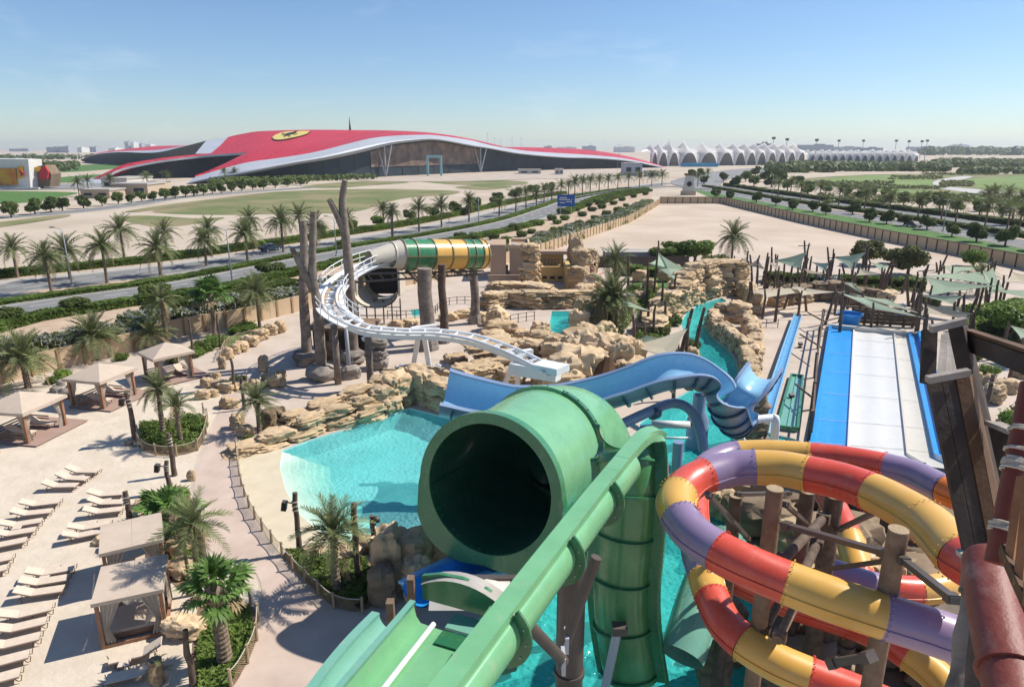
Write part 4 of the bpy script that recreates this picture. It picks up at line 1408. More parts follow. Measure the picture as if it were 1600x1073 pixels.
hedge('verge_hedge', 'second green hedge row between the road and the flowering hedge', resample(offset2d(near_c, 12.5), 4)[54:-12], 2.6, 1.2, HEDGE_DK)
hedge('footway_hedge', 'dark hedge behind the far footway of the left road', resample(offset2d(far_c, -11.5), 4)[3:-30], 2.8, 1.2, HEDGE)
# road palms on the median, positions surveyed at the foot
med_palms = [(81, 458), (168, 443), (251, 431), (323, 416), (387, 407), (443, 394), (495, 385), (545, 380), (614, 372), (655, 362), (690, 355), (733, 347), (780, 338), (806, 332), (822, 327), (838, 322), (850, 318), (862, 315), (876, 311), (888, 309)]
for i, (u, v) in enumerate(med_palms):
    p = P(u, v, 0)
    dist = p.length
    date_palm(p, rnd.uniform(4.2, 6.2), rnd.uniform(2.5, 3.3), f'date palm on the road median, {ordinal(i)} from the left', 'date palms on the road median', rnd.randint(28, 40), i < 12, rnd.uniform(-.03, .04), seed=500 + i, up=rnd.uniform(0, .5))
far_palms = [(28, 434), (110, 436), (195, 408), (262, 404), (330, 400), (393, 388), (470, 372), (600, 352)]
for i, (u, v) in enumerate(far_palms):
    date_palm(P(u, v, 0), rnd.uniform(4.4, 5.6), rnd.uniform(2.7, 3.3), f'date palm beyond the far carriageway, {ordinal(i)} from the left', 'date palms beyond the far carriageway', rnd.randint(26, 36), i < 6, rnd.uniform(-.03, .03), seed=540 + i, up=rnd.uniform(0, .5))
far2 = [(898, 306), (910, 303.5), (922, 302), (936, 300), (950, 298.5), (965, 296.5), (982, 295), (999, 293), (1018, 291.5), (1034, 290)]
for i, (u, v) in enumerate(far2):
    date_palm(P(u, v, 0), 6.2, 3.6, f'distant date palm on the road bend, {ordinal(i)} from the left', 'distant date palms on the bend', 30, False, 0, seed=560 + i)
# dark clipped trees
for (u, v, r_, lab) in [(122, 487, 2.0, 'dark umbrella-shaped tree by the near kerb, left of the two'), (243, 463, 1.9, 'dark umbrella-shaped tree by the near kerb, right of the two'), (8, 505, 1.9, 'dark umbrella-shaped tree at the left edge by the road'), (425, 430, 2.3, 'broad dark tree by the near kerb beneath the car')]:
    tree(P(u, v, 0), r_, 'flat', lab, None, 0.75, 'umbrella_tree')
for i, (u, v, r_) in enumerate(sorted([(500, 372, 2.0), (640, 345, 2.2), (676, 340, 2.6), (712, 333, 2.5), (742, 327, 2.8), (775, 320, 3.0), (806, 311, 3.2), (590, 356, 2.0), (833, 305, 3.0), (857, 300, 3.2), (730, 336, 2.2), (548, 362, 1.8)])):
    tree(P(u, v, 0), r_, rnd.choice(('dark', 'leaf', 'dark')), f'bushy tree behind the far carriageway palms, {ordinal(i)} from the left', 'bushy trees behind the far carriageway', 0.85)
vs = [(535, 386, 1.6), (720, 372, 1.7), (742, 374, 1.8), (700, 380, 1.3), (803, 360, 1.9), (842, 352, 1.8), (830, 365, 1.3), (780, 382, 1.4), (792, 380, 1.6), (846, 374, 2.0), (892, 361, 1.9), (862, 344, 1.7), (877, 334, 1.9), (900, 330, 1.7), (918, 323, 2.0), (935, 318, 2.0), (930, 344, 1.6), (947, 336, 1.8), (965, 330, 1.7), (978, 323, 1.3), (955, 309, 1.8), (980, 303, 1.7), (1000, 300, 1.8), (760, 367, 1.2), (865, 360, 1.1), (905, 352, 1.5), (772, 374, 1.5), (815, 370, 1.6), (870, 350, 1.5), (882, 344, 1.6), (910, 338, 1.7), (925, 330, 1.8), (940, 326, 1.8), (958, 320, 1.7), (972, 314, 1.7), (990, 309, 1.7), (1008, 305, 1.6), (830, 378, 1.2), (858, 368, 1.3)]
for i, (u, v, r_) in enumerate(sorted(vs)):
    shrub(P(u, v, 0), r_, rnd.choice(('dark', 'dark', 'leaf')), f'rounded clipped shrub on the verge by the blue sign, {ordinal(i)} from the left', 'clipped shrubs on the left verge', rnd.uniform(.9, 1.2))
hedge('verge_hedge', 'low dark hedge patch near the street lamp on the left verge', px([(230, 492), (300, 478), (380, 462), (460, 444)]), 3.0, 1.0, HEDGE_DK)

# trees along the side road in front of the hall
row = [(18, 340, 2.6), (55, 335, 2.6), (80, 332, 2.6), (98, 330, 2.4), (131, 326, 2.4), (160, 322, 2.2), (185, 319, 2.4), (205, 318, 2.0), (222, 315, 2.2), (240, 314, 2.0), (258, 312, 2.4), (274, 310, 2.6), (290, 308, 2.6), (303, 307, 2.6), (318, 305, 2.6), (332, 303, 2.4), (346, 302, 2.4), (362, 300, 2.6), (378, 298, 2.6), (395, 297, 2.6), (412, 296, 2.6), (430, 294, 2.6), (450, 292, 2.4), (470, 290, 2.4)]
for i, (u, v, r_) in enumerate(row):
    tree(P(u, v, 0), r_, 'far', f'small dark tree along the side road, {ordinal(i)} from the left', 'trees along the side road', 1.15)
for i, (u, v) in enumerate([(125, 312), (140, 307), (175, 305), (232, 298), (262, 294), (352, 287), (368, 286)]):
    date_palm(P(u, v, 0), 7, 3.0, f'small palm near the hall\'s left foot, {ordinal(i)} from the left', 'palms near the hall', 20, False, seed=580 + i)

# ------------------------------------------------------------------ right road planting
rn = []
for i, (u, v, r_) in enumerate(sorted([(1117, 309, 3.0), (1140, 312, 2.6), (1182, 316, 2.8), (1212, 321, 2.8), (1238, 328, 2.4), (1240, 325, 2.3), (1270, 331, 2.6), (1290, 335, 2.4), (1332, 335, 3.0), (1358, 347, 2.8), (1385, 350, 2.7), (1412, 353, 2.6), (1448, 359, 2.8), (1487, 370, 2.4), (1525, 378, 3.0), (1570, 384, 3.2), (1620, 392, 3.0)])):
    tree(P(u, v, 0), r_ * .74, 'dark', f'round dark tree outside the lot wall, {ordinal(i)} from the left', 'round trees outside the lot wall', 1.1)
for i, (u, v, r_) in enumerate(sorted([(1150, 292, 4), (1178, 291, 4), (1205, 293, 4.5), (1230, 298, 4), (1262, 305, 4), (1290, 302, 3.2), (1320, 308, 3.8), (1345, 311, 3.2), (1362, 309, 2.8), (1385, 316, 3.6), (1412, 320, 3), (1440, 325, 3.4), (1468, 326, 3.8), (1492, 332, 3), (1530, 336, 3.2), (1566, 340, 3.4), (1600, 344, 3.4), (1165, 284, 4.5), (1195, 284, 5), (1220, 286, 5), (1100, 288, 3.4), (1130, 284, 4), (1245, 292, 4), (1180, 276, 5), (1210, 276, 5), (1082, 278, 4), (1095, 276, 4)])):
    tree(P(u, v, 0), r_ * .85, 'far', f'dark tree beyond the right road, {ordinal(i)} from the left', 'trees beyond the right road', 1.05)
for i, (u, v) in enumerate(sorted([(1433, 345), (1492, 352), (1538, 358), (1572, 364), (1590, 368), (1470, 346), (1580, 352), (1388, 338), (1310, 322), (1350, 330), (1280, 316), (1250, 314), (1215, 308), (1235, 304), (1090, 292), (1105, 284), (1540, 330), (1550, 327), (1572, 330), (1592, 336)])):
    date_palm(P(u, v, 0), 6.0, 3.0, f'date palm on the right road\'s median, {ordinal(i)} from the left', 'date palms on the right road', 30, False, seed=600 + i)
hedge('median_hedge', 'dark hedge on the median of the right road', resample([a.lerp(b, .5) for a, b in zip(resample(r_near, 10)[:30], resample(r_far, 10)[:30])], 4)[6:], 2.6, 1.0, HEDGE_DK)
hedge('verge_hedge', 'dark hedge on the far side of the right road', resample(offset2d(r_far, -7), 4)[8:], 3.0, 1.4, HEDGE_DK)

# ------------------------------------------------------------------ street furniture on the left road
def lamp(u, v, vt, label):
    p = P(u, v, 0)
    h = PY(u, vt, p.y).z
    o = thing('street_lamp', label, 'street lamp', p, math.atan2(near_c[10].y - near_c[8].y, near_c[10].x - near_c[8].x) + math.pi / 2)
    m = MB(); m.tube([(0, 0, 0), (0, 0, h * .97), (0.3, 0, h)], [0.13, 0.07, 0.06], 8); m.build('pole', K['steel_lt'], o, True)
    m = MB(); m.tube([(0.3, 0, h), (1.4, 0, h + .25)], 0.045, 6); m.build('arm', K['steel_lt'], o, True)
    m = MB(); m.box((1.6, 0, h + .24), (0.7, 0.3, 0.14)); m.build('lamp_head', K['metal_dk'], o)
    m = MB(); m.lathe([(0.3, 0), (0.3, .25), (0.16, .4)], 10); m.build('base', K['kerb'], o)
for u, v, vt, lab in [(113, 448, 358, 'tall grey street lamp among the leftmost median palms'), (363, 443, 358, 'tall grey street lamp left of the bare tree trunks'), (612, 372, 318, 'grey street lamp above the striped tube'), (748, 352, 305, 'grey street lamp right of the striped tube'), (1268 + 205, 362, 312, 'grey lamp post standing on the right road'), (526, 400, 340, 'grey street lamp behind the tall bare trunk'), (965, 268, 226, 'thin lamp mast before the right end of the hall'), (1205, 310, 272, 'lamp post by the round trees at the lot corner')]:
    lamp(u, v, vt, lab)
sign = thing('road_sign', 'blue directional road sign on two posts over the verge shrubs', 'road sign', P(884, 335, 0))
zs = PY(884, 328, P(884, 335).y).z
for x in (-1.7, 1.7):
    m = MB(); m.tube([(x, 0, 0), (x, 0, 5.2)], 0.09, 8); m.build('post', K['steel_lt'], sign)
m = MB(); m.box((0, -.15, 4.2), (5.4, .12, 3.6)); m.build('panel', mat('sign_blue', (0.02, 0.11, 0.36), .4), sign)
for x, z, w in ((-0.9, 5.1, 2.2), (-0.5, 4.55, 3.4), (0.9, 3.9, 1.8), (-1.2, 3.6, 1.6)):
    m = MB(); m.box((x, -.222, z), (w, .01, .32)); m.build('lettering_line', K['white_line'], sign)
m = MB(); m.tube([(1.6, -.23, 3.2), (1.6, -.23, 4.4), (2.1, -.23, 4.9)], .07, 4); m.build('arrow', K['white_line'], sign)
st = thing('monument_sign', 'pale carved pylon sign with dark emblem at the lot corner', 'sign', P(1075, 305, 0))
m = MB(); m.box((0, 0, 0.9), (6.4, 1.4, 1.8)); m.build('plinth', K['tan_block'], st)
m = MB(); m.add([(-2.6, -.6, 1.8), (2.6, -.6, 1.8), (1.8, -.6, 8.2), (-1.4, -.6, 8.2), (-2.6, .6, 1.8), (2.6, .6, 1.8), (1.8, .6, 8.2), (-1.4, .6, 8.2)], [(0, 1, 2, 3), (5, 4, 7, 6), (1, 5, 6, 2), (4, 0, 3, 7), (3, 2, 6, 7)]); m.build('pylon', K['pale_block'], st)
m = MB(); m.box((.1, 0, 8.8), (4.2, 1.6, 1.0)); m.build('crown', K['rock_dk'], st)
m = MB(); m.lathe([(0, 0), (1.1, 0), (1.1, .2), (0, .2)], 14)
eo = m.build('emblem', K['shield_black'], st); eo.rotation_euler = (math.pi / 2, 0, 0); eo.location = (0.1, -.62, 4.8)
# black saloon on the far carriageway
def car(p, rz, paint, label):
    o = thing('car', label, 'car', p, rz)
    prof = [(-2.3, .35), (-2.35, .75), (-2.2, .95), (-1.55, 1.02), (-1.0, 1.42), (0.45, 1.45), (1.15, 1.0), (2.1, .86), (2.32, .6), (2.28, .32)]
    b = MB()
    k = len(prof)
    rows = []
    for y, s in ((-.9, .86), (-.86, .97), (0, 1.0), (.86, .97), (.9, .86)):
        rows.append([V((x, y * (1 if z < 1.0 else .82), .3 + (z - .3) * (s if z > 1 else 1))) for x, z in prof])
    b.grid(rows)
    b.add(rows[0], [tuple(range(k))]); b.add(rows[-1], [tuple(range(k - 1, -1, -1))])
    b.build('body', paint, o, True, 35)
    for sy in (-1, 1):
        w = MB()
        w.add([(-1.35, sy * .84, 1.03), (.95, sy * .86, 1.03), (.42, sy * .76, 1.38), (-.95, sy * .76, 1.36)], [(0, 1, 2, 3)])
        w.build('side_window', K['glass_dk'], o)
    w = MB(); w.add([(1.18, -.72, 1.03), (1.18, .72, 1.03), (.52, .62, 1.44), (.52, -.62, 1.44)], [(0, 1, 2, 3)]); w.build('windscreen', K['glass_dk'], o)
    for x in (-1.45, 1.45):
        for sy in (-1, 1):
            t = MB(); t.tube([(x, sy * .7, .33), (x, sy * .93, .33)], .33, 14); wo = t.build('wheel', K['black'], o, True, 40)
            t = MB(); t.tube([(x, sy * .93, .33), (x, sy * .945, .33)], .2, 12); t.build('rim', K['steel_lt'], wo)
    for sy in (-1, 1):
        t = MB(); t.box((2.26, sy * .62, .7), (.1, .34, .14)); t.build('headlight', K['white'], o)
    return o
pc = P(423, 392, 0); pc.z = .055
d = far_c[30] - far_c[28]
car(pc, math.atan2(d.y, d.x), mat('black_car_paint', (.012, .013, .016), .2, spec=.6, coat=.5), 'black saloon car driving on the far carriageway')
pc2 = P(1427, 355, 0); pc2.z = .055
car(pc2, math.atan2(r_near[20].y - r_near[18].y, r_near[20].x - r_near[18].x), K['metal_dk'], 'dark car on the right road between the round trees')

# ------------------------------------------------------------------ sun loungers
def lounger_parts():
    fr, se, ba, lg, hd = MB(), MB(), MB(), MB(), MB()
    for y in (-.33, .33):
        fr.tube([(-.1, y, .32), (1.38, y, .32)], .028, 6)
        fr.tube([(-.72, y, .66), (0.0, y, .33)], .026, 6)
    fr.tube([(1.38, -.33, .32), (1.38, .33, .32)], .026, 6)
    fr.tube([(-.55, -.33, .2), (-.3, 0, .48), (-.55, .33, .2)], .018, 5)
    se.box((.68, 0, .355), (1.42, .66, .05))
    a = math.atan2(.34, -.74)
    ba.box((-.37, 0, .53), (.86, .66, .05), mat=Matrix.Rotation(R(24.5), 4, 'Y'))
    lg.tube([(0, 0, .32), (0, 0, 0)], .03, 6)
    hd.tube([(1.2, 0, .32), (1.34, 0, .12), (1.44, 0, .12), (1.5, 0, .38)], .022, 5)
    return (fr.mesh('frame', K['lounger_fr']), se.mesh('seat', K['lounger']), ba.mesh('backrest', K['lounger']), lg.mesh('leg', K['lounger_fr']), hd.mesh('wheel_bracket', K['lounger_fr']))
LG = lounger_parts()
def lounger(foot, head, label, group):
    a, b = P(*foot, .35), P(*head, .68)
    d = a - b
    rz = math.atan2(d.y, d.x)
    d.z = 0
    d.normalize()
    o = thing('sun_lounger', label, 'sun lounger', V((a.x, a.y, .016)) - d * 1.25, rz, group)
    o.scale = (.9, .84, .9)
    inst('frame', LG[0], o); inst('seat', LG[1], o); inst('backrest', LG[2], o)
    for x in (-.45, 1.15):
        for y in (-.3, .3): inst('leg', LG[3], o, (x, y, 0))
    for y in (-.3, .3): inst('wheel_bracket', LG[4], o, (0, y, 0))
    return o
rows = {
 'far trio of loungers on open sand': [((153, 735), (111, 727)), ((136, 747), (94, 737)), ((120, 757), (77, 750))],
 'left row of loungers': [((93, 782), (41, 780)), ((80, 797), (28, 794)), ((65, 812), (9, 812)), ((55, 826), (-1, 826)), ((41, 842), (-16, 844)), ((19, 869), (-42, 872)), ((11, 885), (-52, 890))],
 'right group of loungers beside the planter': [((194, 769), (164, 763)), ((194, 783), (153, 776)), ((191, 794), (142, 791)), ((172, 816), (118, 817)), ((165, 827), (110, 829))],
 'nearest long row of loungers': [((115, 885), (56, 886)), ((106, 901), (45, 901)), ((99, 918), (36, 917)), ((81, 947), (13, 952)), ((72, 968), (4, 973)), ((62, 992), (-8, 998)), ((45, 1020), (-28, 1028)), ((31, 1049), (-46, 1058)), ((12, 1084), (-68, 1096))],
 'loungers below the nearest cabana': [((170, 1030), (236, 1003)), ((166, 1060), (238, 1033)), ((178, 1088), (250, 1062))]}
for gname, lst in rows.items():
    for i, (f, h) in enumerate(lst):
        lounger(f, h, f'beige sling sun lounger, {ordinal(i)} from the far end, {gname}', gname)

for i, (u, v) in enumerate(sorted([(126, 752), (60, 792), (28, 832), (168, 789), (146, 823), (88, 893), (70, 912), (46, 961), (196, 1046)], key=lambda q: q[1])):
    o = thing('side_table', f'low beige side table between loungers, {ordinal(i)} from the far end of the beach', 'side table', P(u, v, .016), .3, 'side tables between loungers')
    m = MB(); m.box((0, 0, .32), (.42, .42, .04)); m.build('top', K['lounger'], o)
    for x in (-.17, .17):
        for y in (-.17, .17):
            m = MB(); m.box((x, y, .15), (.04, .04, .3)); m.build('leg', K['lounger_fr'], o)

# ------------------------------------------------------------------ cabanas
def curtain_mesh():
    m = MB()
    rows = []
    for i in range(9):
        z = i / 8
        w = 0.55 * (0.35 + 1.5 * abs(z - .38) ** 1.1) if z > .38 else 0.55 * (0.35 + .9 * (.38 - z))
        rows.append([V((w * (j / 12), 0.06 * math.sin(j * 1.9 + z), z)) for j in range(13)])
    m.grid(rows)
    return m.mesh('curtain', K['curtain'], True)
CURT = curtain_mesh()
RAIL = MB().box((0, 0, 0), (1, .05, .09)).mesh('rail', K['timber_lt'])
POSTW = MB().box((0, 0, .5), (.16, .16, 1)).mesh('post', K['wood_red'])
BOARD = MB().box((0, 0, 0), (1, 1, .04)).mesh('board', K['deck'])
def cabana(front, right, left, w, d, h, label):
    """front/right/left: ground pixels of three feet; hip roofed"""
    f = P(*front, .1)
    r_ = P(*right, .1) - f
    l_ = P(*left, .1) - f
    rz = math.atan2(r_.y, r_.x)
    o = thing('cabana', label, 'cabana', (f.x, f.y, .016), rz)
    # local: x along front-right side, y along front-left side
    nb = 12
    for i in range(nb):
        inst('deck_board', BOARD, o, ((w + 1.2) / 2 - .15, -.9 + (d + 1.1) * (i + .5) / nb, .1), (0, 0, 0), (w + 1.5, (d + 1.1) / nb - .015, 1))
    for x in (0, w):
        for y in (0, d):
            inst('post', POSTW, o, (x, y, .1), (0, 0, 0), (1.1, 1.1, h))
    ov = .3
    zr = h + .1
    rf = MB()
    a, b, c, e = V((-ov, -ov, zr)), V((w + ov, -ov, zr)), V((w + ov, d + ov, zr)), V((-ov, d + ov, zr))
    pk = V((w / 2, d / 2, zr + .85))
    rf.add([a, b, c, e, pk], [(0, 1, 4), (1, 2, 4), (2, 3, 4), (3, 0, 4)])
    rf.build('canvas_roof', K['canvas'], o)
    for p, q in ((a, b), (b, c), (c, e), (e, a)):
        m = MB(); m.beam(p - V((0, 0, .12)), q - V((0, 0, .12)), .05, .2); m.build('valance', K['canvas'], o)
        m = MB(); m.beam(p.lerp(pk, .07) - V((0, 0, .25)), q.lerp(pk, .07) - V((0, 0, .25)), .1, .16); m.build('roof_beam', K['wood_red'], o)
    for k in range(3):
        z = .35 + .2 * k
        inst('rail', RAIL, o, (0, d / 2, z), (0, 0, math.pi / 2), (d, 1, 1))
        inst('rail', RAIL, o, (w / 2, d, z), (0, 0, 0), (w, 1, 1))
        inst('rail', RAIL, o, (w, d / 2 + d * .2, z), (0, 0, math.pi / 2), (d * .6, 1, 1))
    hang = h - .1
    for (x, y, rot) in ((.08, .08, 0), (.08, .08, math.pi / 2), (w - .08, .08, math.pi), (w - .08, d - .08, -math.pi / 2), (.08, d - .08, -math.pi / 2), (w - .08, .08, math.pi / 2)):
        inst('curtain', CURT, o, (x, y, .15), (0, 0, rot), (1.1, 1, hang))
    M = Matrix.Translation((f.x, f.y, .16)) @ Matrix.Rotation(rz, 4, 'Z')
    return o, M, rz
lab = ['hip-roofed beige cabana at the left edge, nearest of three by the wall', 'hip-roofed beige cabana in the middle of the three by the wall', 'hip-roofed beige cabana, farthest of three by the wall']
for i, (fr_, ri, le, w, d) in enumerate([((45, 693), (104, 664), (-35, 672), 3.3, 3.3), ((163, 639), (214, 616), (121, 630), 3.3, 3.0), ((248, 600), (290, 590), (205, 592), 3.0, 2.8)]):
    o, M, rz = cabana(fr_, ri, le, w, d, 2.35, lab[i])
    for k in range(2):
        p = M @ V((.5 + w * .52 * k + .5, d * .55, 0))
        q = thing('cabana_lounger', f'cushioned lounger, {("left", "right")[k]} of two inside the {("nearest", "middle", "farthest")[i]} wall cabana', 'sun lounger', p, rz - math.pi / 2, 'loungers inside the wall cabanas')
        for nm, me in zip(('frame', 'seat', 'backrest'), LG[:3]): inst(nm, me, q)
        for x in (-.45, 1.15):
            for y in (-.3, .3): inst('leg', LG[3], q, (x, y, 0))
def flat_cabana(fl, fr_, h, w, d, label):
    f = P(*fl, 0)
    r_ = P(*fr_, 0) - f
    rz = math.atan2(r_.y, r_.x)
    o = thing('flat_cabana', label, 'cabana', (f.x, f.y, .016), rz)
    for x in (0, w):
        for y in (0, d): inst('post', POSTW, o, (x, y, 0), (0, 0, 0), (.9, .9, h))
    for p, q in (((0, 0), (w, 0)), ((w, 0), (w, d)), ((w, d), (0, d)), ((0, d), (0, 0))):
        m = MB(); m.beam((p[0], p[1], h + .05), (q[0], q[1], h + .05), .12, .16); m.build('top_beam', K['wood_red'], o)
        m = MB(); m.beam((p[0], p[1], .08), (q[0], q[1], .08), .12, .16); m.build('floor_beam', K['wood_red'], o)
    for k in range(2):      # two canvas strips, sagging a little
        m = MB()
        x0, x1 = -.14 + (w + .28) * k / 2 + .004 * k, -.14 + (w + .28) * (k + 1) / 2 - .004
        rws = []
        for i in range(7):
            t = i / 6
            rws.append([V((x0 + (x1 - x0) * s, -.14 + (d + .28) * t, h + .17 - .06 * math.sin(math.pi * t) * math.sin(math.pi * (s + k) / 2))) for s in (0, .25, .5, .75, 1)])
        m.grid(rws)
        m.build('canvas_strip', K['canvas'], o, True)
    m = MB()
    for a, b in (((-.14, -.14), (w + .14, -.14)), ((w + .14, -.14), (w + .14, d + .14)), ((w + .14, d + .14), (-.14, d + .14)), ((-.14, d + .14), (-.14, -.14))):
        m.beam((*a, h + .09), (*b, h + .09), .03, .17)
    m.build('valance', K['canvas'], o)
    for (x, y, rot) in ((.1, .02, 0), (w - .1, .02, math.pi), (w - .02, .1, math.pi / 2), (w - .02, d - .1, -math.pi / 2), (.02, d - .1, -math.pi / 2), (.1, d - .02, 0), (w - .1, d - .02, math.pi)):
        inst('curtain', CURT, o, (x, y, .12), (0, 0, rot), (1.15, 1, h - .12))
    M = Matrix.Translation((f.x, f.y, .02)) @ Matrix.Rotation(rz, 4, 'Z')
    return o, M, rz, w, d
for i, (fl, fr_, h, w, d, lb) in enumerate([((163, 1013), (253, 992), 2.1, 2.35, 2.5, 'flat-roofed cabana nearest the camera with tied curtains'), ((173, 929), (253, 908), 2.1, 2.35, 2.5, 'flat-roofed cabana behind the nearest one, beside the planter')]):
    o, M, rz, w, d = flat_cabana(fl, fr_, h, w, d, lb)
    q = thing('day_bed', f'double day bed inside the {("nearest", "second")[i]} flat-roofed cabana', 'day bed', M @ V((w / 2, d / 2, 0)), rz)
    m = MB(); m.box((0, 0, .2), (w * .8, d * .74, .24)); m.build('base', K['wood_red'], q)
    m = MB(); m.box((-.1, 0, .39), (w * .76, d * .7, .14)); m.build('mattress', K['canvas'], q)
    for s in (-1, 1):
        m = MB(); m.box((w * .26, s * d * .18, .68), (.75, d * .32, .1), mat=Matrix.Rotation(R(-50), 4, 'Y')); m.build('backrest', K['lounger'], q)
# loose deck at the left edge
dk = thing('timber_deck', 'corner of another timber deck at the left edge of the sand', 'deck', (*P(-20, 718)[:2], .016), P(20, 712).y * 0 + .45)
for i in range(8): inst('deck_board', BOARD, dk, (-1.2, -.9 + i * .24, .08), (0, 0, 0), (3.6, .225, 1))

# ------------------------------------------------------------------ timber posts with lights and loudspeakers
def crooked(h, r, seed, lean=.04):
    q = random.Random(seed)
    pts = [V((q.uniform(-lean, lean) * i * .4, q.uniform(-lean, lean) * i * .4, h * i / 5)) for i in range(6)]
    return pts, [r * (1.15 - .3 * i / 5) * q.uniform(.92, 1.08) for i in range(6)]
def timber_post(u, vb, vt, r, label, speaker=0, rings=True, group='timber posts around the beach', z=0.0):
    p = P(u, vb, z)
    h = PY(u, vt, p.y).z - z
    o = thing('timber_post', label, 'post', p, rnd.uniform(-.3, .3), group)
    pts, rs = crooked(h, r, u * 7 + vb)
    m = MB(); m.tube(pts, rs, 9); m.build('pole', K['timber'], o, True, 50)
    if rings:
        for k in range(3):
            zz = h * (.72 + .07 * k)
            m = MB(); m.tube([V((0, 0, zz - .02)), V((0, 0, zz + .02))], r * 1.18, 9, True); ro = m.build('rope_ring', K['rope'], o); ro.location = pts[4].lerp(V((0, 0, 0)), .2) * V((1, 1, 0)).length * 0
    if speaker:
        m = MB(); m.beam((0, 0, h * .82), (speaker * .42, 0, h * .86), .05, .05); m.build('bracket', K['metal_dk'], o)
        m = MB(); m.box((speaker * .52, 0, h * .80), (.26, .3, .48), mat=Matrix.Rotation(-speaker * .2, 4, 'Y')); sp = m.build('loudspeaker', K['metal_dk'], o)
        m = MB(); m.box((speaker * .52, -.165, h * .80), (.2, .02, .4)); m.build('grille', K['black'], sp)
    return o
posts = [(212, 692, 612, .17, -1, 'by the round planter on the sand'), (273, 743, 676, .15, 0, 'tallest of the pair left of the path'), (266, 770, 720, .14, -1, 'shorter of the pair left of the path'), (205, 827, 768, .15, 0, 'behind the second flat cabana'),
         (320, 884, 778, .17, 0, 'rope-bound, at the path edge above the fan palm'), (302, 1070, 985, .12, 0, 'bare, at the bottom beside the fan palm'), (468, 862, 770, .14, -1, 'left of the planter palm by the pool'), (560, 905, 786, .15, 0, 'right of the planter palm by the pool'),
         (586, 868, 806, .14, 0, 'with lamp at the rocks below the giant tube'), (382, 640, 590, .12, 0, 'by the low rocks at the top of the path'), (367, 612, 560, .12, 0, 'slim, behind the round planter'), (303, 560, 498, .11, 0, 'slim, left of the farthest cabana'), (345, 545, 490, .10, 0, 'slim, against the boundary wall')]
for u, vb, vt, r_, sp, where in posts:
    timber_post(u, vb, vt, r_, f'dark timber post {where}', sp, r_ > .13)
# lamp on the post by the rocks
o = thing('curved_lamp', 'dark swan-neck lamp leaning from the rocks by the pool', 'lamp', P(590, 868))
m = MB(); m.tube([(0, 0, 1.5), (.5, .1, 1.2), (.9, .1, .9), (1.2, .1, 1.0)], .05, 6); m.build('arm', K['metal_dk'], o, True)
m = MB(); m.lathe([(0, .25), (.16, .2), (.2, 0), (0.02, 0)], 10, (0.05, 0, 2.0)); m.build('lamp_head', K['metal_dk'], o, True)

# ------------------------------------------------------------------ rope net fences
def net_fence(label, pts, h=.75, step=1.5, group='rope net fences', every=None):
    fine = resample(smooth_path(pts, 6), step)
    base = V(fine[0])
    o = thing('rope_fence', label, 'fence', base, 0, group)
    for p in fine:
        m = MB(); m.tube([p - base - V((0, 0, .05)), p - base + V((rnd.uniform(-.03, .03), 0, h * 1.15))], [.075, .06], 7); m.build('fence_post', K['net'], o)
    top = []
    for a, b in zip(fine, fine[1:]):
        for k in range(4):
            t = k / 4
            top.append(a.lerp(b, t) - base + V((0, 0, h - .12 * math.sin(math.pi * t) * h)))
    top.append(fine[-1] - base + V((0, 0, h)))
    m = MB(); m.tube(top, .025, 5); m.build('top_rope', K['rope'], o, True)
    m = MB()
    tot = resample(top, .13)
    n = len(tot)
    lay = 6
    for i in range(n - lay):
        for a, b in ((i, i + lay), (i + lay, i)):
            p = V((tot[a].x, tot[a].y, tot[a].z))
            q = V((tot[b].x, tot[b].y, .04))
            e = V((0, 0, .011))
            mid_ = (p + q) / 2 * .5 + (tot[(a + b) // 2] * .5).xyz * V((1, 1, 0)).length * 0
            m.add([p - e, p + e, q + e, q - e], [(0, 1, 2, 3)])
    m.build('net', K['net'], o)
    return o
net_fence('rope net fence between the path and the pool beach', px([(370, 700), (374, 740), (384, 780), (404, 820), (430, 855), (441, 868)]), .7)
net_fence('rope net fence around the palm planter by the pool', px([(441, 870), (452, 885), (475, 908), (500, 932), (520, 950), (566, 958)]), .75)
net_fence('rope net fence round the oval planter on the sand', px([(216, 682), (218, 700), (240, 711), (275, 713), (306, 706), (318, 690), (325, 660), (318, 646)]), .8)
net_fence('rope net fence curving round the fan palm planter at the bottom', px([(392, 945), (404, 970), (402, 1000), (388, 1035), (362, 1075)]), .8)
net_fence('net fence by the farthest cabana', px([(345, 565), (352, 545), (366, 535), (392, 528)]), .9)

# planters: soil beds with ground cover and palms
K['soil'] = mat('planter_soil', (0.17, 0.11, 0.07), .95, base2=(.26, .18, .115), scale=1.5, bump=.5)
sheet('planter_soil', smooth_path(px([(217, 683), (219, 699), (240, 710), (275, 712), (305, 705), (317, 690), (324, 660), (315, 648), (280, 652), (235, 664)]), 4, True), .034, K['soil'])
sheet('planter_soil', smooth_path(px([(443, 868), (455, 884), (476, 906), (502, 930), (522, 948), (566, 955), (590, 930), (580, 880), (520, 866), (470, 855)]), 4, True), .038, K['soil'])
sheet('planter_soil', smooth_path(px([(320, 930), (390, 945), (402, 970), (400, 1000), (386, 1035), (358, 1080), (310, 1100), (300, 1020)]), 4, True), .034, K['soil'])
sheet('planter_soil', smooth_path(px([(205, 800), (240, 775), (268, 760), (296, 765), (298, 800), (318, 870), (322, 905), (296, 930), (262, 900), (250, 850)]), 4, True), .036, K['soil'])
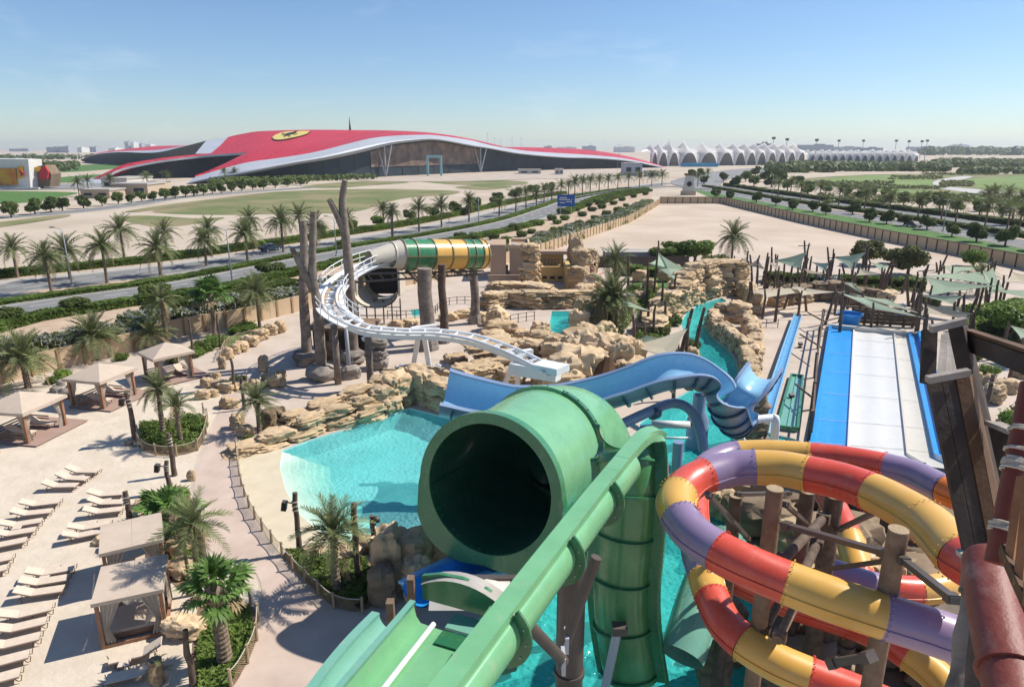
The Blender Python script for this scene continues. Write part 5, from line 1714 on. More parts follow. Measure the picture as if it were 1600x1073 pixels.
def cover(label, pts, n, size, kind, seed, zmul=.7):
    """bed of low planting: one uncountable mass of leaves"""
    r = random.Random(seed)
    mb = MB()
    poly = px(pts)
    xs = [p.x for p in poly]; ys = [p.y for p in poly]
    def inside(x, y):
        c = False
        for i in range(len(poly)):
            a, b = poly[i], poly[i - 1]
            if (a.y > y) != (b.y > y) and x < (b.x - a.x) * (y - a.y) / (b.y - a.y) + a.x: c = not c
        return c
    k = 0
    while k < n:
        x, y = r.uniform(min(xs), max(xs)), r.uniform(min(ys), max(ys))
        if not inside(x, y): continue
        k += 1
        hh = zmul * (.5 + .5 * noise.noise(V((x * .8, y * .8, seed)))) * r.uniform(.2, 1)
        leaf_quad(mb, V((x, y, .05 + max(0, hh))), V((0, 0, 1)) + rdir(r) * .9, size * r.uniform(.6, 1.3), 0, 1.7, r)
    return tag(mb.build('ground_cover', K[kind]), label, 'ground cover', None, 'stuff')
cover('bright green ground cover in the oval sand planter', [(220, 684), (222, 700), (275, 710), (304, 703), (316, 688), (322, 660), (300, 652), (235, 668)], 2600, .16, 'leaf', 1, 1.0)
cover('dark green ground cover in the palm planter by the pool', [(446, 866), (476, 904), (520, 944), (566, 950), (584, 925), (574, 880), (500, 866)], 4200, .13, 'leaf', 2, .7)
cover('leafy ground cover beneath the big fan palm', [(330, 940), (388, 948), (398, 985), (384, 1030), (356, 1078), (312, 1090), (308, 1020)], 5200, .12, 'leaf', 3, .5)
cover('yellowish planting between the flat cabanas and the path', [(215, 795), (262, 765), (294, 770), (300, 830), (316, 890), (296, 920), (262, 860)], 2600, .14, 'leaf_lt', 4, .5)
for i, (u, v, r_, kd) in enumerate(sorted([(232, 672, .8, 'leaf'), (300, 664, .8, 'leaf'), (312, 672, .7, 'leaf'), (248, 690, .7, 'leaf'), (275, 668, .6, 'light')])):
    shrub(P(u, v), r_, kd, f'leafy shrub inside the oval sand planter, {ordinal(i)} from the left', 'shrubs in the oval planter')
# palms near the beach
date_palm(P(256, 682), 3.4, 1.45, 'young date palm, left of two in the oval planter', None, 34, True, .03, seed=1, r0=.2)
date_palm(P(283, 695), 2.7, 1.35, 'slender young date palm, right of two in the oval planter', None, 24, True, .02, seed=2, up=1.0, r0=.17)
date_palm(P(527, 926), 3.0, 1.7, 'date palm in the planter by the pool, right of the steps', None, 34, True, .02, seed=3, r0=.2, up=.4)
date_palm(P(406, 676), 2.2, 1.6, 'date palm at the left end of the pool rock wall', None, 30, True, 0, seed=4, r0=.18, up=.5)
date_palm(P(44, 606), 2.4, 2.7, 'bushy date palm at the left edge against the wall', None, 44, True, .02, seed=5, r0=.27, up=.4)
date_palm(P(152, 562), 2.2, 2.6, 'bushy date palm behind the middle wall cabana', None, 44, True, .02, seed=6, r0=.25, up=.4)
date_palm(P(240, 545), 1.3, 2.2, 'short date palm against the wall by the farthest cabana', None, 30, True, 0, seed=7, r0=.2, up=.6)
date_palm(P(262, 541), 4.3, 1.8, 'tall date palm before the wall left of the washingtonia', None, 30, True, .02, seed=8, r0=.24)
date_palm(P(406, 512), 4.0, 2.4, 'date palm between the wall and the bare trunks', None, 36, True, 0, seed=9, r0=.2)
fan_palm(P(352, 1037), 3.3, 1.5, 'big green fan palm with stout trunk at the bottom left', 24, None, 21, .3)
fan_palm(P(336, 525), 4.4, 2.3, 'tall green fan palm standing before the boundary wall', 34, None, 22, .22)
fan_palm(P(272, 838), 1.0, 1.9, 'low green fan palm beside the path by the tall posts', 18, None, 23, .2)
fan_palm(P(248, 812), .4, 1.5, 'small green fan palm behind the second flat cabana', 12, None, 24, .16)
date_palm(P(312, 945), 4.0, 1.5, 'leaning slender palm between flat cabana and path', None, 26, True, -.06, seed=11, r0=.1)
date_palm(P(300, 930), 2.6, 1.1, 'short slender palm beside the flat cabana', None, 20, True, .02, seed=12, r0=.1, up=.8)
# stump of dead palm at the bottom
sp_ = thing('palm_stump', 'shaggy dead palm stump among the near loungers', 'palm stump', P(250, 1085))
m = MB(); m.tube([(0, 0, 0), (0, 0, .8), (0.02, 0, 1.6)], [.22, .28, .24], 9); m.build('trunk', K['trunk'], sp_)
for i in range(26):
    inst('frond_stub', FROND_DRY if i % 3 else FROND[1], sp_, (0, 0, rnd.uniform(.8, 1.6)), (0, rnd.uniform(-.9, .3), i * 2.4), rnd.uniform(.35, .6))
# hedge clumps and shrubs by the wall and plaza
for i, (u, v, r_, kd, where) in enumerate([(100, 590, .9, 'light', 'between the left two cabanas'), (84, 598, .7, 'leaf', 'beside the left cabana'), (320, 548, 1.3, 'leaf', 'right of the farthest cabana'), (338, 540, 1.4, 'leaf', 'behind the net fence'), (305, 556, 1.2, 'leaf', 'close behind the farthest cabana'), (372, 597, .9, 'dark', 'at the plaza rocks'), (190, 562, .8, 'leaf', 'behind the middle cabana'), (270, 566, .9, 'olive', 'inside the bed by the farthest cabana'), (385, 518, 1.4, 'light', 'on the lawn mound by the wall'), (372, 521, 1.2, 'light', 'left on the lawn mound by the wall'), (400, 700, .7, 'leaf', 'below the palm at the pool wall'), (390, 690, .6, 'leaf', 'left below the palm at the pool wall')]):
    shrub(P(u, v), r_, kd, f'green shrub {where}', 'shrubs on the beach side', rnd.uniform(.7, 1))

# ------------------------------------------------------------------ rock work round the pool and river
rock_wall('stacked sandstone wall behind the beach entry pool', px([(374, 708), (410, 700), (455, 686), (500, 672), (560, 655), (610, 640), (645, 622), (700, 640), (745, 655)]), 2, 1.9, 2.0, 2, -.35, None, [.9, 1.0, 1.6, 2.1, 2.2, 2.5, 3.0, 2.8, 2.5])
rock_wall('second tier of sandstone behind the pool wall', px([(455, 668), (510, 652), (570, 634), (620, 616), (660, 606), (705, 616)]), 1.6, 1.8, 2.2, 2, -.2, None, [1.2, 1.8, 2.2, 2.6, 2.6, 2.2])
def boulders(label, lst, meshes=None, cat='rocks', name='rock_group', group=None):
    base = P(lst[0][0], lst[0][1])
    o = thing(name, label, cat, base, 0, group)
    for (u, v, w, d, h, *z) in lst:
        p = P(u, v)
        p.z = (z[0] if z else 0) - .12
        rock_into(o, base, p, (w, d, h), rnd.uniform(-.5, .5), meshes, .08)
    return o
boulders('big flat-topped layered rock under the white track', [(745, 592, 4.2, 3.4, 1.7), (780, 580, 4.6, 3.8, 2.0), (765, 572, 5.0, 3.6, 1.1, 1.7), (725, 600, 2.4, 2.2, 1.2), (800, 598, 2.6, 2.4, 1.6), (712, 565, 2.0, 2.0, .9)], SLAB)
boulders('massive sandstone cliff with dark cave beside the white track end', [(905, 610, 4.8, 4.2, 4.2), (880, 620, 3.6, 3.4, 3.8), (925, 592, 4.6, 4.0, 4.6), (888, 575, 5.0, 4.2, 2.6), (910, 562, 5.0, 4.0, 3.0), (870, 560, 3.2, 2.8, 2.4), (958, 600, 3.4, 3.4, 4.4), (980, 610, 3.0, 3.0, 3.0), (985, 585, 2.6, 2.6, 3.6), (855, 600, 3.0, 2.4, 2.4), (915, 632, 3.6, 3.0, 2.4)], SLAB + ROCK)
cave = MB()  # solid dark plug; the cave's shadow is painted as its colour
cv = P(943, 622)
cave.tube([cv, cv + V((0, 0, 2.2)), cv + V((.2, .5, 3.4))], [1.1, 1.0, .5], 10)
tag(cave.build('cave_shadow_plug', mat('cave_shadow_rock', (.09, .045, .022), .95, var=.3, scale=1)), 'dark reddish plug coloured as the shadowed cave mouth in the sandstone cliff', 'cave')
boulders('sandstone boulders left of the narrow flume', [(845, 540, 3.0, 2.2, 1.8), (830, 552, 3.4, 2.6, 1.7), (800, 545, 2.4, 2.2, 1.2), (772, 538, 2.8, 2.2, 1.6), (785, 528, 3.4, 2.4, 2.2), (775, 515, 2.6, 2.4, 2.8), (845, 522, 2.0, 2.0, 1.6), (815, 530, 2.8, 2.2, 1.2)], ROCK)
boulders('sandstone boulders right of the narrow flume', [(915, 535, 2.6, 2.4, 2.2), (930, 548, 3.0, 2.6, 2.6), (905, 520, 2.2, 2.0, 2.8), (925, 512, 2.6, 2.4, 2.4), (945, 530, 2.6, 2.2, 2.0), (965, 545, 2.4, 2.0, 1.6), (912, 498, 2.6, 2.2, 2.6), (935, 495, 2.4, 2.2, 2.2)], ROCK)
rock_wall('long layered sandstone ledge behind the flume', px([(768, 482), (800, 478), (840, 480), (870, 480), (905, 478), (930, 478)]), 2.2, 2.6, 3.2, 3, -.1, SLAB)
rock_wall('lower layered ledge before the sandy theatre floor', px([(775, 468), (820, 466), (850, 470)]), 2.6, 2.8, 3.6, 2, -.1, SLAB)
rock_wall('tall rough sandstone cliff on the left bank of the lazy river', px([(1018, 520), (1035, 498), (1058, 486), (1082, 470), (1112, 461), (1150, 458)]), 4, 3.0, 2.4, 4, -.3, None, [2.0, 3.2, 4.4, 5.4, 5.6, 5.0])
rock_wall('low sandstone wall curving along the right bank of the lazy river', px([(1112, 505), (1122, 526), (1148, 543), (1165, 560), (1172, 590), (1166, 625)]), 1.8, 1.5, 1.3, 2, -.1)
rock_wall('sandstone ledge on the river bend', px([(1118, 496), (1135, 500), (1158, 502)]), 2.2, 2.2, 1.8, 2, -.1)
rock_wall('sandstone parapet behind the river wall', px([(1170, 512), (1178, 540), (1176, 570)]), 1.8, 1.6, 1.4, 2, -.1)
rock_wall('dark rock bank behind the play area sails', px([(1215, 478), (1255, 470), (1300, 468), (1345, 478), (1380, 484)]), 2.6, 2.2, 2.2, 2, -.1, ROCK_DK + ROCK[:2])
rock_wall('rocks at the right end of the river bridge', px([(1160, 462), (1172, 472), (1180, 490)]), 2.4, 2, 1.8, 2, -.1)
kb = resample(smooth_path(px([(1104, 506), (1114, 524), (1138, 543), (1154, 562), (1160, 590), (1160, 640)]), 6), 1.5)
rk = MB(); rk.sweep([(-.35, -.3), (-.35, .16), (.35, .16), (.35, -.3)], frames_of(kb)); tag(rk.build('river_kerb', K['kerb']), kind='structure')
boulders('square brown rock block below the giant green tube', [(612, 915, 1.6, 1.5, 3.0), (640, 905, 1.8, 1.7, 2.6), (600, 940, 1.3, 1.2, 2.2), (662, 880, 2.2, 1.8, 2.2), (690, 885, 2.0, 1.6, 1.9), (620, 872, 1.8, 1.2, 1.0), (715, 868, 1.6, 1.4, 1.5), (650, 930, 1.2, 1.2, 2.0)], ROCK_DK + ROCK[:3])
boulders('pale rocks between the pool and the palm planter', [(490, 868, 1.2, 1.0, .7), (520, 872, 1.6, 1.0, .6), (550, 866, 1.3, .9, .6), (572, 856, 1.6, 1.0, .8), (600, 862, 1.6, 1.2, 1.0)], ROCK)
boulders('large tan boulder beside the big fan palm', [(288, 990, 1.7, 1.2, .95), (300, 985, 1.0, .9, .7)], ROCK)
boulders('tan rocks behind the flat cabanas', [(280, 860, 1.3, 1.4, .9), (285, 895, 1.4, 1.3, .8), (226, 812, 1.6, 1.2, .6), (160, 848, .9, .7, .5), (170, 858, .8, .7, .6), (228, 790, 1.2, .9, .5), (300, 750, .5, .4, .8)], ROCK)
boulders('dark rocks at the foot of the speaker post on the sand', [(206, 694, .9, .7, .5), (214, 697, .5, .5, .4)], ROCK_GR)
boulders('boulders strewn at the top of the path', [(322, 604, 1.0, .8, .9), (332, 618, 1.3, .9, .7), (318, 622, 1.2, .9, .9), (345, 606, 1.4, 1.0, .9), (358, 610, 1.8, 1.2, .9), (338, 590, .8, .7, .6), (355, 636, 1.1, 1.0, 1.0), (366, 636, .9, .9, .8), (348, 576, .7, .6, 1.4), (375, 606, 1.6, 1.2, .8), (398, 606, 1.6, 1.3, .9)], ROCK)
boulders('rock edging round the lawn mound by the wall', [(358, 560, 1.0, .9, 1.2), (378, 548, 1.6, 1.2, 1.2), (392, 540, 1.8, 1.3, 1.3), (408, 530, 1.8, 1.4, 1.3), (424, 522, 1.6, 1.3, 1.3), (438, 519, 1.4, 1.2, 1.5), (368, 552, 1.2, 1, 1.1)], ROCK)
boulders('tan rocks with sprinkler on the plaza', [(420, 600, 1.2, 1.0, 1.2), (434, 604, 1.4, 1.1, 1.3), (440, 592, .9, .8, 1.0), (412, 580, .8, .8, 1.6)], ROCK)
boulders('rocks beside the palm at the pool wall end', [(372, 668, 1.0, .9, 1.2), (384, 680, 1.2, 1, .9), (422, 668, 1.2, 1.0, 1.6), (436, 660, 1.2, .9, 1.4), (430, 680, 1.4, .9, .7)], ROCK_DK + ROCK[:2])
boulders('grey rocks by the leftmost cabanas', [(104, 622, 1.2, .9, 1.0), (112, 612, .8, .8, .8), (96, 602, .8, .7, .7), (88, 612, 1.0, .9, .6)], ROCK_GR)
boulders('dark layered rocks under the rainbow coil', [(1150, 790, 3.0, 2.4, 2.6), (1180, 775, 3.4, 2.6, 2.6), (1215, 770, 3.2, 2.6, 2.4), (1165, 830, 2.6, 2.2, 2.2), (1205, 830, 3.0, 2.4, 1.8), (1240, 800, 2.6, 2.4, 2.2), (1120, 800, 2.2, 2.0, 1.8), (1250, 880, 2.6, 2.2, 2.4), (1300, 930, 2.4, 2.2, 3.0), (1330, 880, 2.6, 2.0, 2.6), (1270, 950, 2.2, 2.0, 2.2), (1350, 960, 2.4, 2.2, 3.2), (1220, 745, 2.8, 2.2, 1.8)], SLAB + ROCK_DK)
_l = []
for _i in range(34):
    _u, _v = rnd.uniform(1190, 1500), rnd.uniform(770, 1090)
    _l.append((_u, _v, rnd.uniform(1.6, 3.0), rnd.uniform(1.5, 2.6), rnd.uniform(.8, 2.2)))
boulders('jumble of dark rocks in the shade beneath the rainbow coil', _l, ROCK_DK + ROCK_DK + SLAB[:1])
boulders('rocks under the mint slide at the bottom', [(1130, 1000, 1.6, 1.4, 2.2), (1150, 1030, 1.6, 1.4, 1.8), (1110, 1060, 1.5, 1.4, 2.4), (1200, 1060, 1.4, 1.3, 1.2), (800, 1010, 1.5, 1.4, 2.0), (780, 1040, 1.4, 1.3, 1.6)], ROCK_DK)
boulders('sandstone boulders on the right sand behind the timber chutes', [(1566, 612, 2.0, 1.4, 1.2), (1580, 606, 1.6, 1.3, .9), (1552, 628, 1.6, 1.6, 1.7), (1600, 590, 1.6, 1.3, .9), (1545, 600, 1.2, 1.2, 1.0), (1520, 590, 1.4, 1.2, .8)], ROCK)
boulders('rocks beside the pointed white sail by the river', [(1062, 572, 1.8, 1.4, 1.3), (1078, 566, 1.6, 1.3, 1.6), (1090, 580, 1.3, 1.1, .9)], ROCK)
boulders('rocks left of the play bridge', [(985, 480, 1.6, 1.4, 1.4), (1000, 470, 2.0, 1.6, 1.6), (1015, 455, 2.2, 1.8, 2.0), (1000, 440, 2.4, 1.8, 1.8), (1040, 440, 2.4, 2.0, 2.2), (1055, 432, 2.2, 2.0, 2.0)], ROCK)
K['lawn_in'] = K['grass']
def zpatch(name, pts, m, z): return sheet(name, smooth_path(px(pts), 4, True), z, m)
zpatch('lawn', [(350, 530), (380, 514), (410, 510), (416, 520), (385, 536), (362, 545)], K['grass'], .03)
zpatch('lawn', [(1060, 565), (1085, 548), (1098, 560), (1090, 590), (1066, 590)], K['grass'], .034)
zpatch('lawn', [(1490, 500), (1540, 490), (1600, 495), (1610, 560), (1540, 560), (1505, 530)], K['grass'], .038)
zpatch('lawn', [(985, 440), (1060, 425), (1150, 430), (1120, 442), (1040, 450)], K['grass'], .042)
zpatch('play_sand', [(1200, 462), (1300, 448), (1420, 452), (1450, 480), (1400, 500), (1300, 490), (1220, 500)], K['lot'], .03)

# ------------------------------------------------------------------ beige service block and sandy theatre
K['clay'] = mat('clay_render', (.40, .275, .19), .9, base2=(.46, .33, .235), scale=.6, bump=.1)
K['gold'] = mat('golden_plaster', (.52, .34, .13), .9, base2=(.58, .41, .18), scale=.5, bump=.1)
sb2 = thing('service_block', 'tan flat-roofed block behind the sandy theatre', 'building', P(800, 436))
bx0, bx1 = P(772, 436), P(833, 436)
hw = PY(800, 388, bx0.y).z
w_ = bx1.x - bx0.x
block('wall', 'clay', sb2, (1.2, 4, 0), (w_ - 3, 8, hw))
block('stair_wall', 'clay', sb2, (-w_ / 2 + .9, 3, 0), (2.4, 7, hw + .6))
for s in (-1, 1): block('parapet', 'wall', sb2, (1.2, 4 + s * 3.9, hw), (w_ - 3, .3, .5))
for s in (-1, 1): block('parapet', 'wall', sb2, (1.2 + s * (w_ - 3.2) / 2, 4, hw), (.3, 7.5, .5))
block('door', 'metal_dk', sb2, (-1.2, -.06, 0), (1.2, .14, 2.3))
m = MB(); m.lathe([(.7, 0), (.7, .35), (0, .5)], 12, (0, 3, hw)); m.build('roof_fan', K['steel_lt'], sb2)
lw = thing('brick_screen', 'low brick-patterned screen wall left of the theatre', 'wall', P(787, 448))
for r_ in range(5):
    for c_ in range(6):
        block('brick', 'clay', lw, (-2 + c_ * .8 + (.2 if r_ % 2 else 0), 0, .02 + r_ * .36), (.77, .3, .34))
th = thing('sandy_theatre', 'golden plaster amphitheatre stage with small windows', 'stage', P(860, 452))
tl, tr = P(836, 452), P(888, 452)
tw = tr.x - tl.x
tz = PY(860, 402, P(860, 452).y + 6).z
block('back_wall', 'gold', th, (0, 6.2, 0), (tw, .8, tz * .62))
block('upper_wall', 'gold', th, (0, 8.6, tz * .55), (tw, .8, tz * .5))
block('gallery_floor', 'gold', th, (0, 7.4, tz * .55), (tw, 2.0, .3))
block('roof_slab', 'clay', th, (0, 8.4, tz * 1.06), (tw + 1, 2.4, .5))
for i in range(9): block('baluster', 'timber', th, (-tw / 2 + (i + .5) * tw / 9, 6.6, tz * .62), (.1, .1, 1.0))
block('rail', 'timber', th, (0, 6.6, tz * .62 + 1.0), (tw, .12, .12))
for i in range(4): block('window', 'shield_black', th, (-tw * .38 + i * tw * .25, 5.74, tz * .13), (tw * .14, .2, tz * .10))
block('side_wall', 'gold', th, (tw / 2 + .3, 3.4, 0), (.7, 7.5, tz * .85))
sheet('stage_floor', px([(836, 478), (900, 478), (890, 450), (834, 450)]), .05, K['gold'])
boulders('stack of round sandstone blocks at the left of the theatre', [(828, 452, 3.2, 2.8, 1.6), (828, 452, 3.0, 2.6, 1.5, 1.5), (828, 452, 3.2, 2.6, 1.5, 2.9), (828, 452, 2.8, 2.4, 1.4, 4.3), (828, 452, 2.4, 2.2, 1.3, 5.6)], SLAB)
boulders('rugged sandstone tower wall at the right of the theatre', [(905, 452, 3.2, 2.8, 3.4), (912, 445, 3.4, 2.8, 4.4), (908, 448, 2.8, 2.6, 2.6, 3.2), (915, 470, 2.8, 2.4, 2.6), (925, 462, 2.8, 2.4, 3.2), (902, 438, 3, 3, 5.4), (898, 430, 2.6, 2.6, 6.6), (918, 440, 2.6, 2.6, 5.2)], SLAB + ROCK)
gs = thing('storage_shed', 'long grey shed by the lot fence', 'shed', P(985, 412))
block('wall', 'steel_lt', gs, (0, 0, 0), (9.5, 4, 2.2)); block('roof', 'kerb', gs, (0, 0, 2.2), (9.9, 4.4, .2))
fe = thing('screen_fence', 'dark green screened fence between the play area and the lot', 'fence', P(980, 418))
for i in range(7): block('panel', 'metal_dk', fe, (-8 + i * 2.9, .0 + i * .1, 0), (2.8, .08, 1.9)); block('post', 'timber', fe, (-9.4 + i * 2.9, .0 + i * .1, 0), (.12, .14, 2.1))

# ------------------------------------------------------------------ tall bare tree trunks on the plaza
def bare_trunk(u, vb, tops, r0, label, branches=(), base=True):
    p = P(u, vb)
    o = thing('bare_trunk', label, 'dead tree', p)
    pts = [V((0, 0, -.2))] + [PY(a, b, p.y + c) - p for a, b, c in tops]
    fine = smooth_path(pts, 5)
    n = len(fine)
    rs = [r0 * .8 * (1.15 - .6 * i / n) * (1 + .12 * noise.noise(V((i * .9, u, 0)))) for i in range(n)]
    m = MB(); m.tube(fine, rs, 12)
    for i, vtx in enumerate(m.v):
        q = V(vtx)
        k = 1 + .0
        d = noise.noise(q * 2.2 + V((u, 0, 0))) * .09
        c = min(fine, key=lambda f: (f - q).length_squared)
        q += (q - c) * d * 2
        m.v[i] = tuple(q)
    m.build('trunk', K['bark'], o, True, 60)
    for br in branches:
        bp = [PY(a, b, p.y + c) - p for a, b, c in br]
        f2 = smooth_path(bp, 4)
        m = MB(); m.tube(f2, [r0 * .62 * (1 - .45 * i / len(f2)) for i in range(len(f2))], 9)
        m.build('branch', K['bark'], o, True, 60)
        m = MB(); m.tube([f2[-1] - (f2[-1] - f2[-2]) * .05, f2[-1] + (f2[-1] - f2[-2]).normalized() * .03], r0 * .36, 9); m.build('sawn_end', K['net'], o)
    if base: rock_into(o, V((0, 0, 0)), (0, 0, -.3), (r0 * 4.2, r0 * 4.2, 1.7), rnd.uniform(0, 3), ROCK_GR, name='base_rock')
    return o
bare_trunk(552, 566, [(549, 500, 0), (545, 420, 0), (538, 350, 0), (535, 315, 0), (539, 282, 0)], .60, 'tallest bare tree trunk with a sawn side limb', [[(537, 360, 0), (526, 335, -.3), (514, 312, -.6)]])
bare_trunk(504, 592, [(500, 540, 0), (496, 480, 0), (490, 440, 0), (488, 400, 0), (490, 330, 0)], .58, 'forked bare trunk nearest the pool wall', [[(490, 455, 0), (472, 420, -.3), (456, 388, -.6)]])
bare_trunk(480, 568, [(478, 520, 0), (474, 450, 0), (475, 380, 0), (473, 345, 0)], .60, 'dark bare trunk, leftmost of the plaza group')
bare_trunk(560, 556, [(557, 520, 0), (553, 470, 0)], .5, 'short bare trunk stub behind the tallest trunk')
pole = thing('grey_pole', 'slim grey support pole beside the tallest trunk', 'pole', P(547, 590))
m = MB(); m.tube([(0, 0, 0), (-.1, 0, PY(545, 490, P(547, 590).y).z)], [.2, .16], 8); m.build('shaft', K['steel_lt'], pole, True)
rock_into(pole, V((0, 0, 0)), (0, 0, -.3), (2.0, 1.6, 1.5), .3, ROCK_GR, name='base_rock')
# grey rock pillar + dark kiosk under the loop
boulders('squat dark rock pillar under the white track loop', [(592, 575, 2.0, 1.8, 1.2), (592, 575, 1.9, 1.7, 1.2, 1.0), (592, 575, 1.8, 1.6, 1.1, 2.0)], ROCK_GR)
ks = thing('pump_kiosk', 'dark timber kiosk tucked under the white track loop', 'kiosk', P(535, 560))
block('wall', 'timber', ks, (0, 1.5, 0), (5.5, 3, 3.0)); block('roof', 'timber_lt', ks, (0, 1.4, 3.0), (6.4, 4.0, .25))
for i in range(3): block('opening', 'shield_black', ks, (-1.7 + i * 1.7, -.05, .9), (1.2, .14, 1.5))
for i in range(4): block('post', 'timber_lt', ks, (-2.9 + i * 1.93, -.3, 0), (.18, .18, 3.0))
tk = MB(); tk.lathe([(0, 0), (1.0, 0), (1.1, .5), (1.05, 1.6), (.8, 1.9), (0, 1.9)], 14); tko = tk.build('water_barrel', K['timber_lt']); tko.location = P(523, 558)
tag(tko, 'round brown barrel in front of the kiosk', 'barrel')
# little wire fences and balustrades on the plaza
def railing(label, pts, h=1.0, step=1.2):
    f = resample(pts, step)
    o = thing('timber_railing', label, 'railing', f[0], 0, 'plaza railings')
    b = V(f[0])
    for p in f:
        m = MB(); m.tube([p - b, p - b + V((0, 0, h))], .05, 6); m.build('post', K['timber'], o)
    for z in (h * .5, h * .95):
        m = MB(); m.tube([p - b + V((0, 0, z)) for p in f], .035, 5); m.build('rail', K['timber'], o)
    return o
railing('timber railing round the small pool behind the tube column', px([(606, 497), (640, 498), (678, 492), (690, 480)]))
railing('timber railing along the plaza edge under the striped tube', px([(690, 478), (720, 474), (760, 476), (790, 484)]))
railing('timber railing beside the rocks left of the flume', px([(770, 515), (800, 505), (835, 500)]), 1.1)
railing('timber railing before the play area lawn', px([(1000, 470), (1020, 480), (1035, 495)]), 1.1)
railing('timber railing at the low slide landing', px([(1180, 508), (1200, 512), (1215, 512)]), 1.0)
for i, (a, b) in enumerate([((1015, 462), (1060, 470)), ((1005, 480), (1050, 492)), ((1000, 500), (1040, 512)), ((1010, 520), (1045, 530))]):
    railing(f'rope bridge railing on the play climbing course, {ordinal(i)} from the back', px([a, b]), 1.2, 1.4)
boulders('low stone edging round the striped tube column', [(620, 512, 2, 1.4, 1.0), (640, 510, 2, 1.4, 1.0), (700, 500, 2.4, 1.4, 1.1), (725, 496, 2.4, 1.4, 1.1), (750, 500, 2.2, 1.6, 1.2), (765, 508, 2, 1.6, 1.2)], ROCK)
cover_pebbles = MB()
r9 = random.Random(9)
for _ in range(260):
    p = P(r9.uniform(618, 722), r9.uniform(572, 588))
    ico(cover_pebbles, p + V((0, 0, .12)), r9.uniform(.12, .25), 5, (1, 1, .7))
tag(cover_pebbles.build('pebble_bed', K['steel_lt']), 'bed of pale grey pebbles behind the pool wall', 'pebbles', None, 'stuff')

# ------------------------------------------------------------------ rainbow tube slides: every coloured section is a piece with a flange
COLS = {'r': 'g_red', 'y': 'g_yellow', 'p': 'g_purple', 'o': 'g_orange', 'g': 'g_green', 'm': 'g_mint'}
def tube_slide(label, way, r=.55, name='tube_slide', bolts=True):
    """way: (u, v, z, colour or None); a colour opens a new section"""
    pts = [P(u, v, z) for u, v, z, c in way]
    n = 8
    fine = smooth_path(pts, n)
    base = V((pts[0].x, pts[0].y, 0))
    o = thing(name, label, 'water slide', base)
    starts = [i for i, w in enumerate(way) if w[3]]
    for a, s in enumerate(starts):
        e = starts[a + 1] if a + 1 < len(starts) else len(way) - 1
        seg = fine[s * n: e * n + 1]
        if len(seg) < 2: continue
        seg = [p - base for p in seg]
        k = COLS[way[s][3]]
        m = MB()
        t0 = (seg[1] - seg[0]).normalized()
        m.tube(seg, r, 28, False)
        sec = m.build('tube_section', K[k], o, True)
        f = MB()
        f.tube([seg[0] - t0 * .05, seg[0] - t0 * .05, seg[0] + t0 * .05, seg[0] + t0 * .05], [r * .98, r * 1.13, r * 1.13, r * .98], 28, False)
        if bolts:
            fr = frames_of([seg[0], seg[1]])[0]
            for j in range(26):
                an = j / 26 * 2 * math.pi
                c = seg[0] + (fr[1] * math.cos(an) + fr[2] * math.sin(an)) * r * 1.08 + t0 * .06
                f.box(c, (.03, .03, .03))
        f.build('flange', K[k], sec, True, 40)
        fr = frames_of(seg)
        for sg in (-1, 1):
            q = MB()
            q.sweep([(sg * r * .99, -.03), (sg * (r + .035), -.02), (sg * (r + .035), .02), (sg * r * .99, .03)], [(p, sd, u - sd * 0) for p, sd, u in fr])
            q.build('seam_rib', K[k], sec)
    return o
tube_slide('upper rainbow tube slide coiling out from the timber tower', [
    (1640, 960, 11.3, 'r'), (1560, 905, 11.15, None), (1503, 872, 11.0, 'y'), (1475, 842, 10.95, None), (1447, 816, 10.9, 'y'), (1405, 790, 10.8, None), (1363, 769, 10.7, 'r'), (1313, 751, 10.62, None), (1264, 740, 10.55, 'y'), (1222, 732, 10.48, None), (1181, 730, 10.4, 'p'), (1142, 732, 10.3, None),
    (1105, 742, 10.2, 'r'), (1080, 753, 10.12, None), (1062, 770, 10.05, 'y'), (1056, 788, 10.0, None), (1063, 808, 9.95, 'p'), (1085, 836, 9.85, None), (1120, 860, 9.75, 'r'), (1170, 885, 9.65, None), (1228, 909, 9.5, 'y'), (1300, 936, 9.4, None), (1380, 962, 9.25, 'p'), (1445, 982, 9.15, None), (1515, 1004, 9.0, 'r'), (1620, 1020, 8.8, None), (1730, 1000, 8.6, None)])
tube_slide('lower rainbow tube slide passing behind and below the upper coil', [
    (1700, 900, 8.4, 'y'), (1620, 845, 8.25, None), (1545, 795, 8.1, 'o'), (1510, 779, 8.0, None), (1476, 765, 7.95, 'p'), (1430, 742, 7.85, None), (1384, 729, 7.75, 'r'), (1325, 718, 7.6, None), (1266, 711, 7.45, 'y'), (1210, 707, 7.35, None), (1153, 708, 7.2, 'p'), (1120, 718, 7.1, None), (1096, 738, 7.0, 'r'), (1084, 775, 6.8, None), (1085, 825, 6.6, 'p'), (1092, 870, 6.45, None), (1102, 900, 6.35, 'y'), (1106, 915, 6.25, None), (1112, 932, 6.2, 'r'), (1130, 970, 6.05, None), (1162, 1003, 5.9, 'y'), (1210, 1033, 5.75, None), (1262, 1056, 5.6, 'r'), (1330, 1082, 5.45, None), (1420, 1120, 5.3, 'y'), (1520, 1160, 5.1, None)])
tube_slide('red and yellow tube dipping inside the rainbow coil', [(1285, 760, 4.9, 'r'), (1305, 795, 4.6, None), (1326, 838, 4.3, 'y'), (1336, 872, 4.0, None), (1344, 898, 3.8, 'r'), (1352, 925, 3.6, None), (1366, 955, 3.4, None)])
tube_slide('purple and yellow tube bending low inside the rainbow coil', [(1290, 890, 4.2, 'p'), (1325, 903, 4.1, None), (1362, 915, 4.0, None), (1395, 920, 3.95, 'r'), (1432, 922, 3.9, 'y'), (1470, 918, 3.85, None), (1510, 905, 3.8, 'o'), (1560, 880, 3.7, None)])
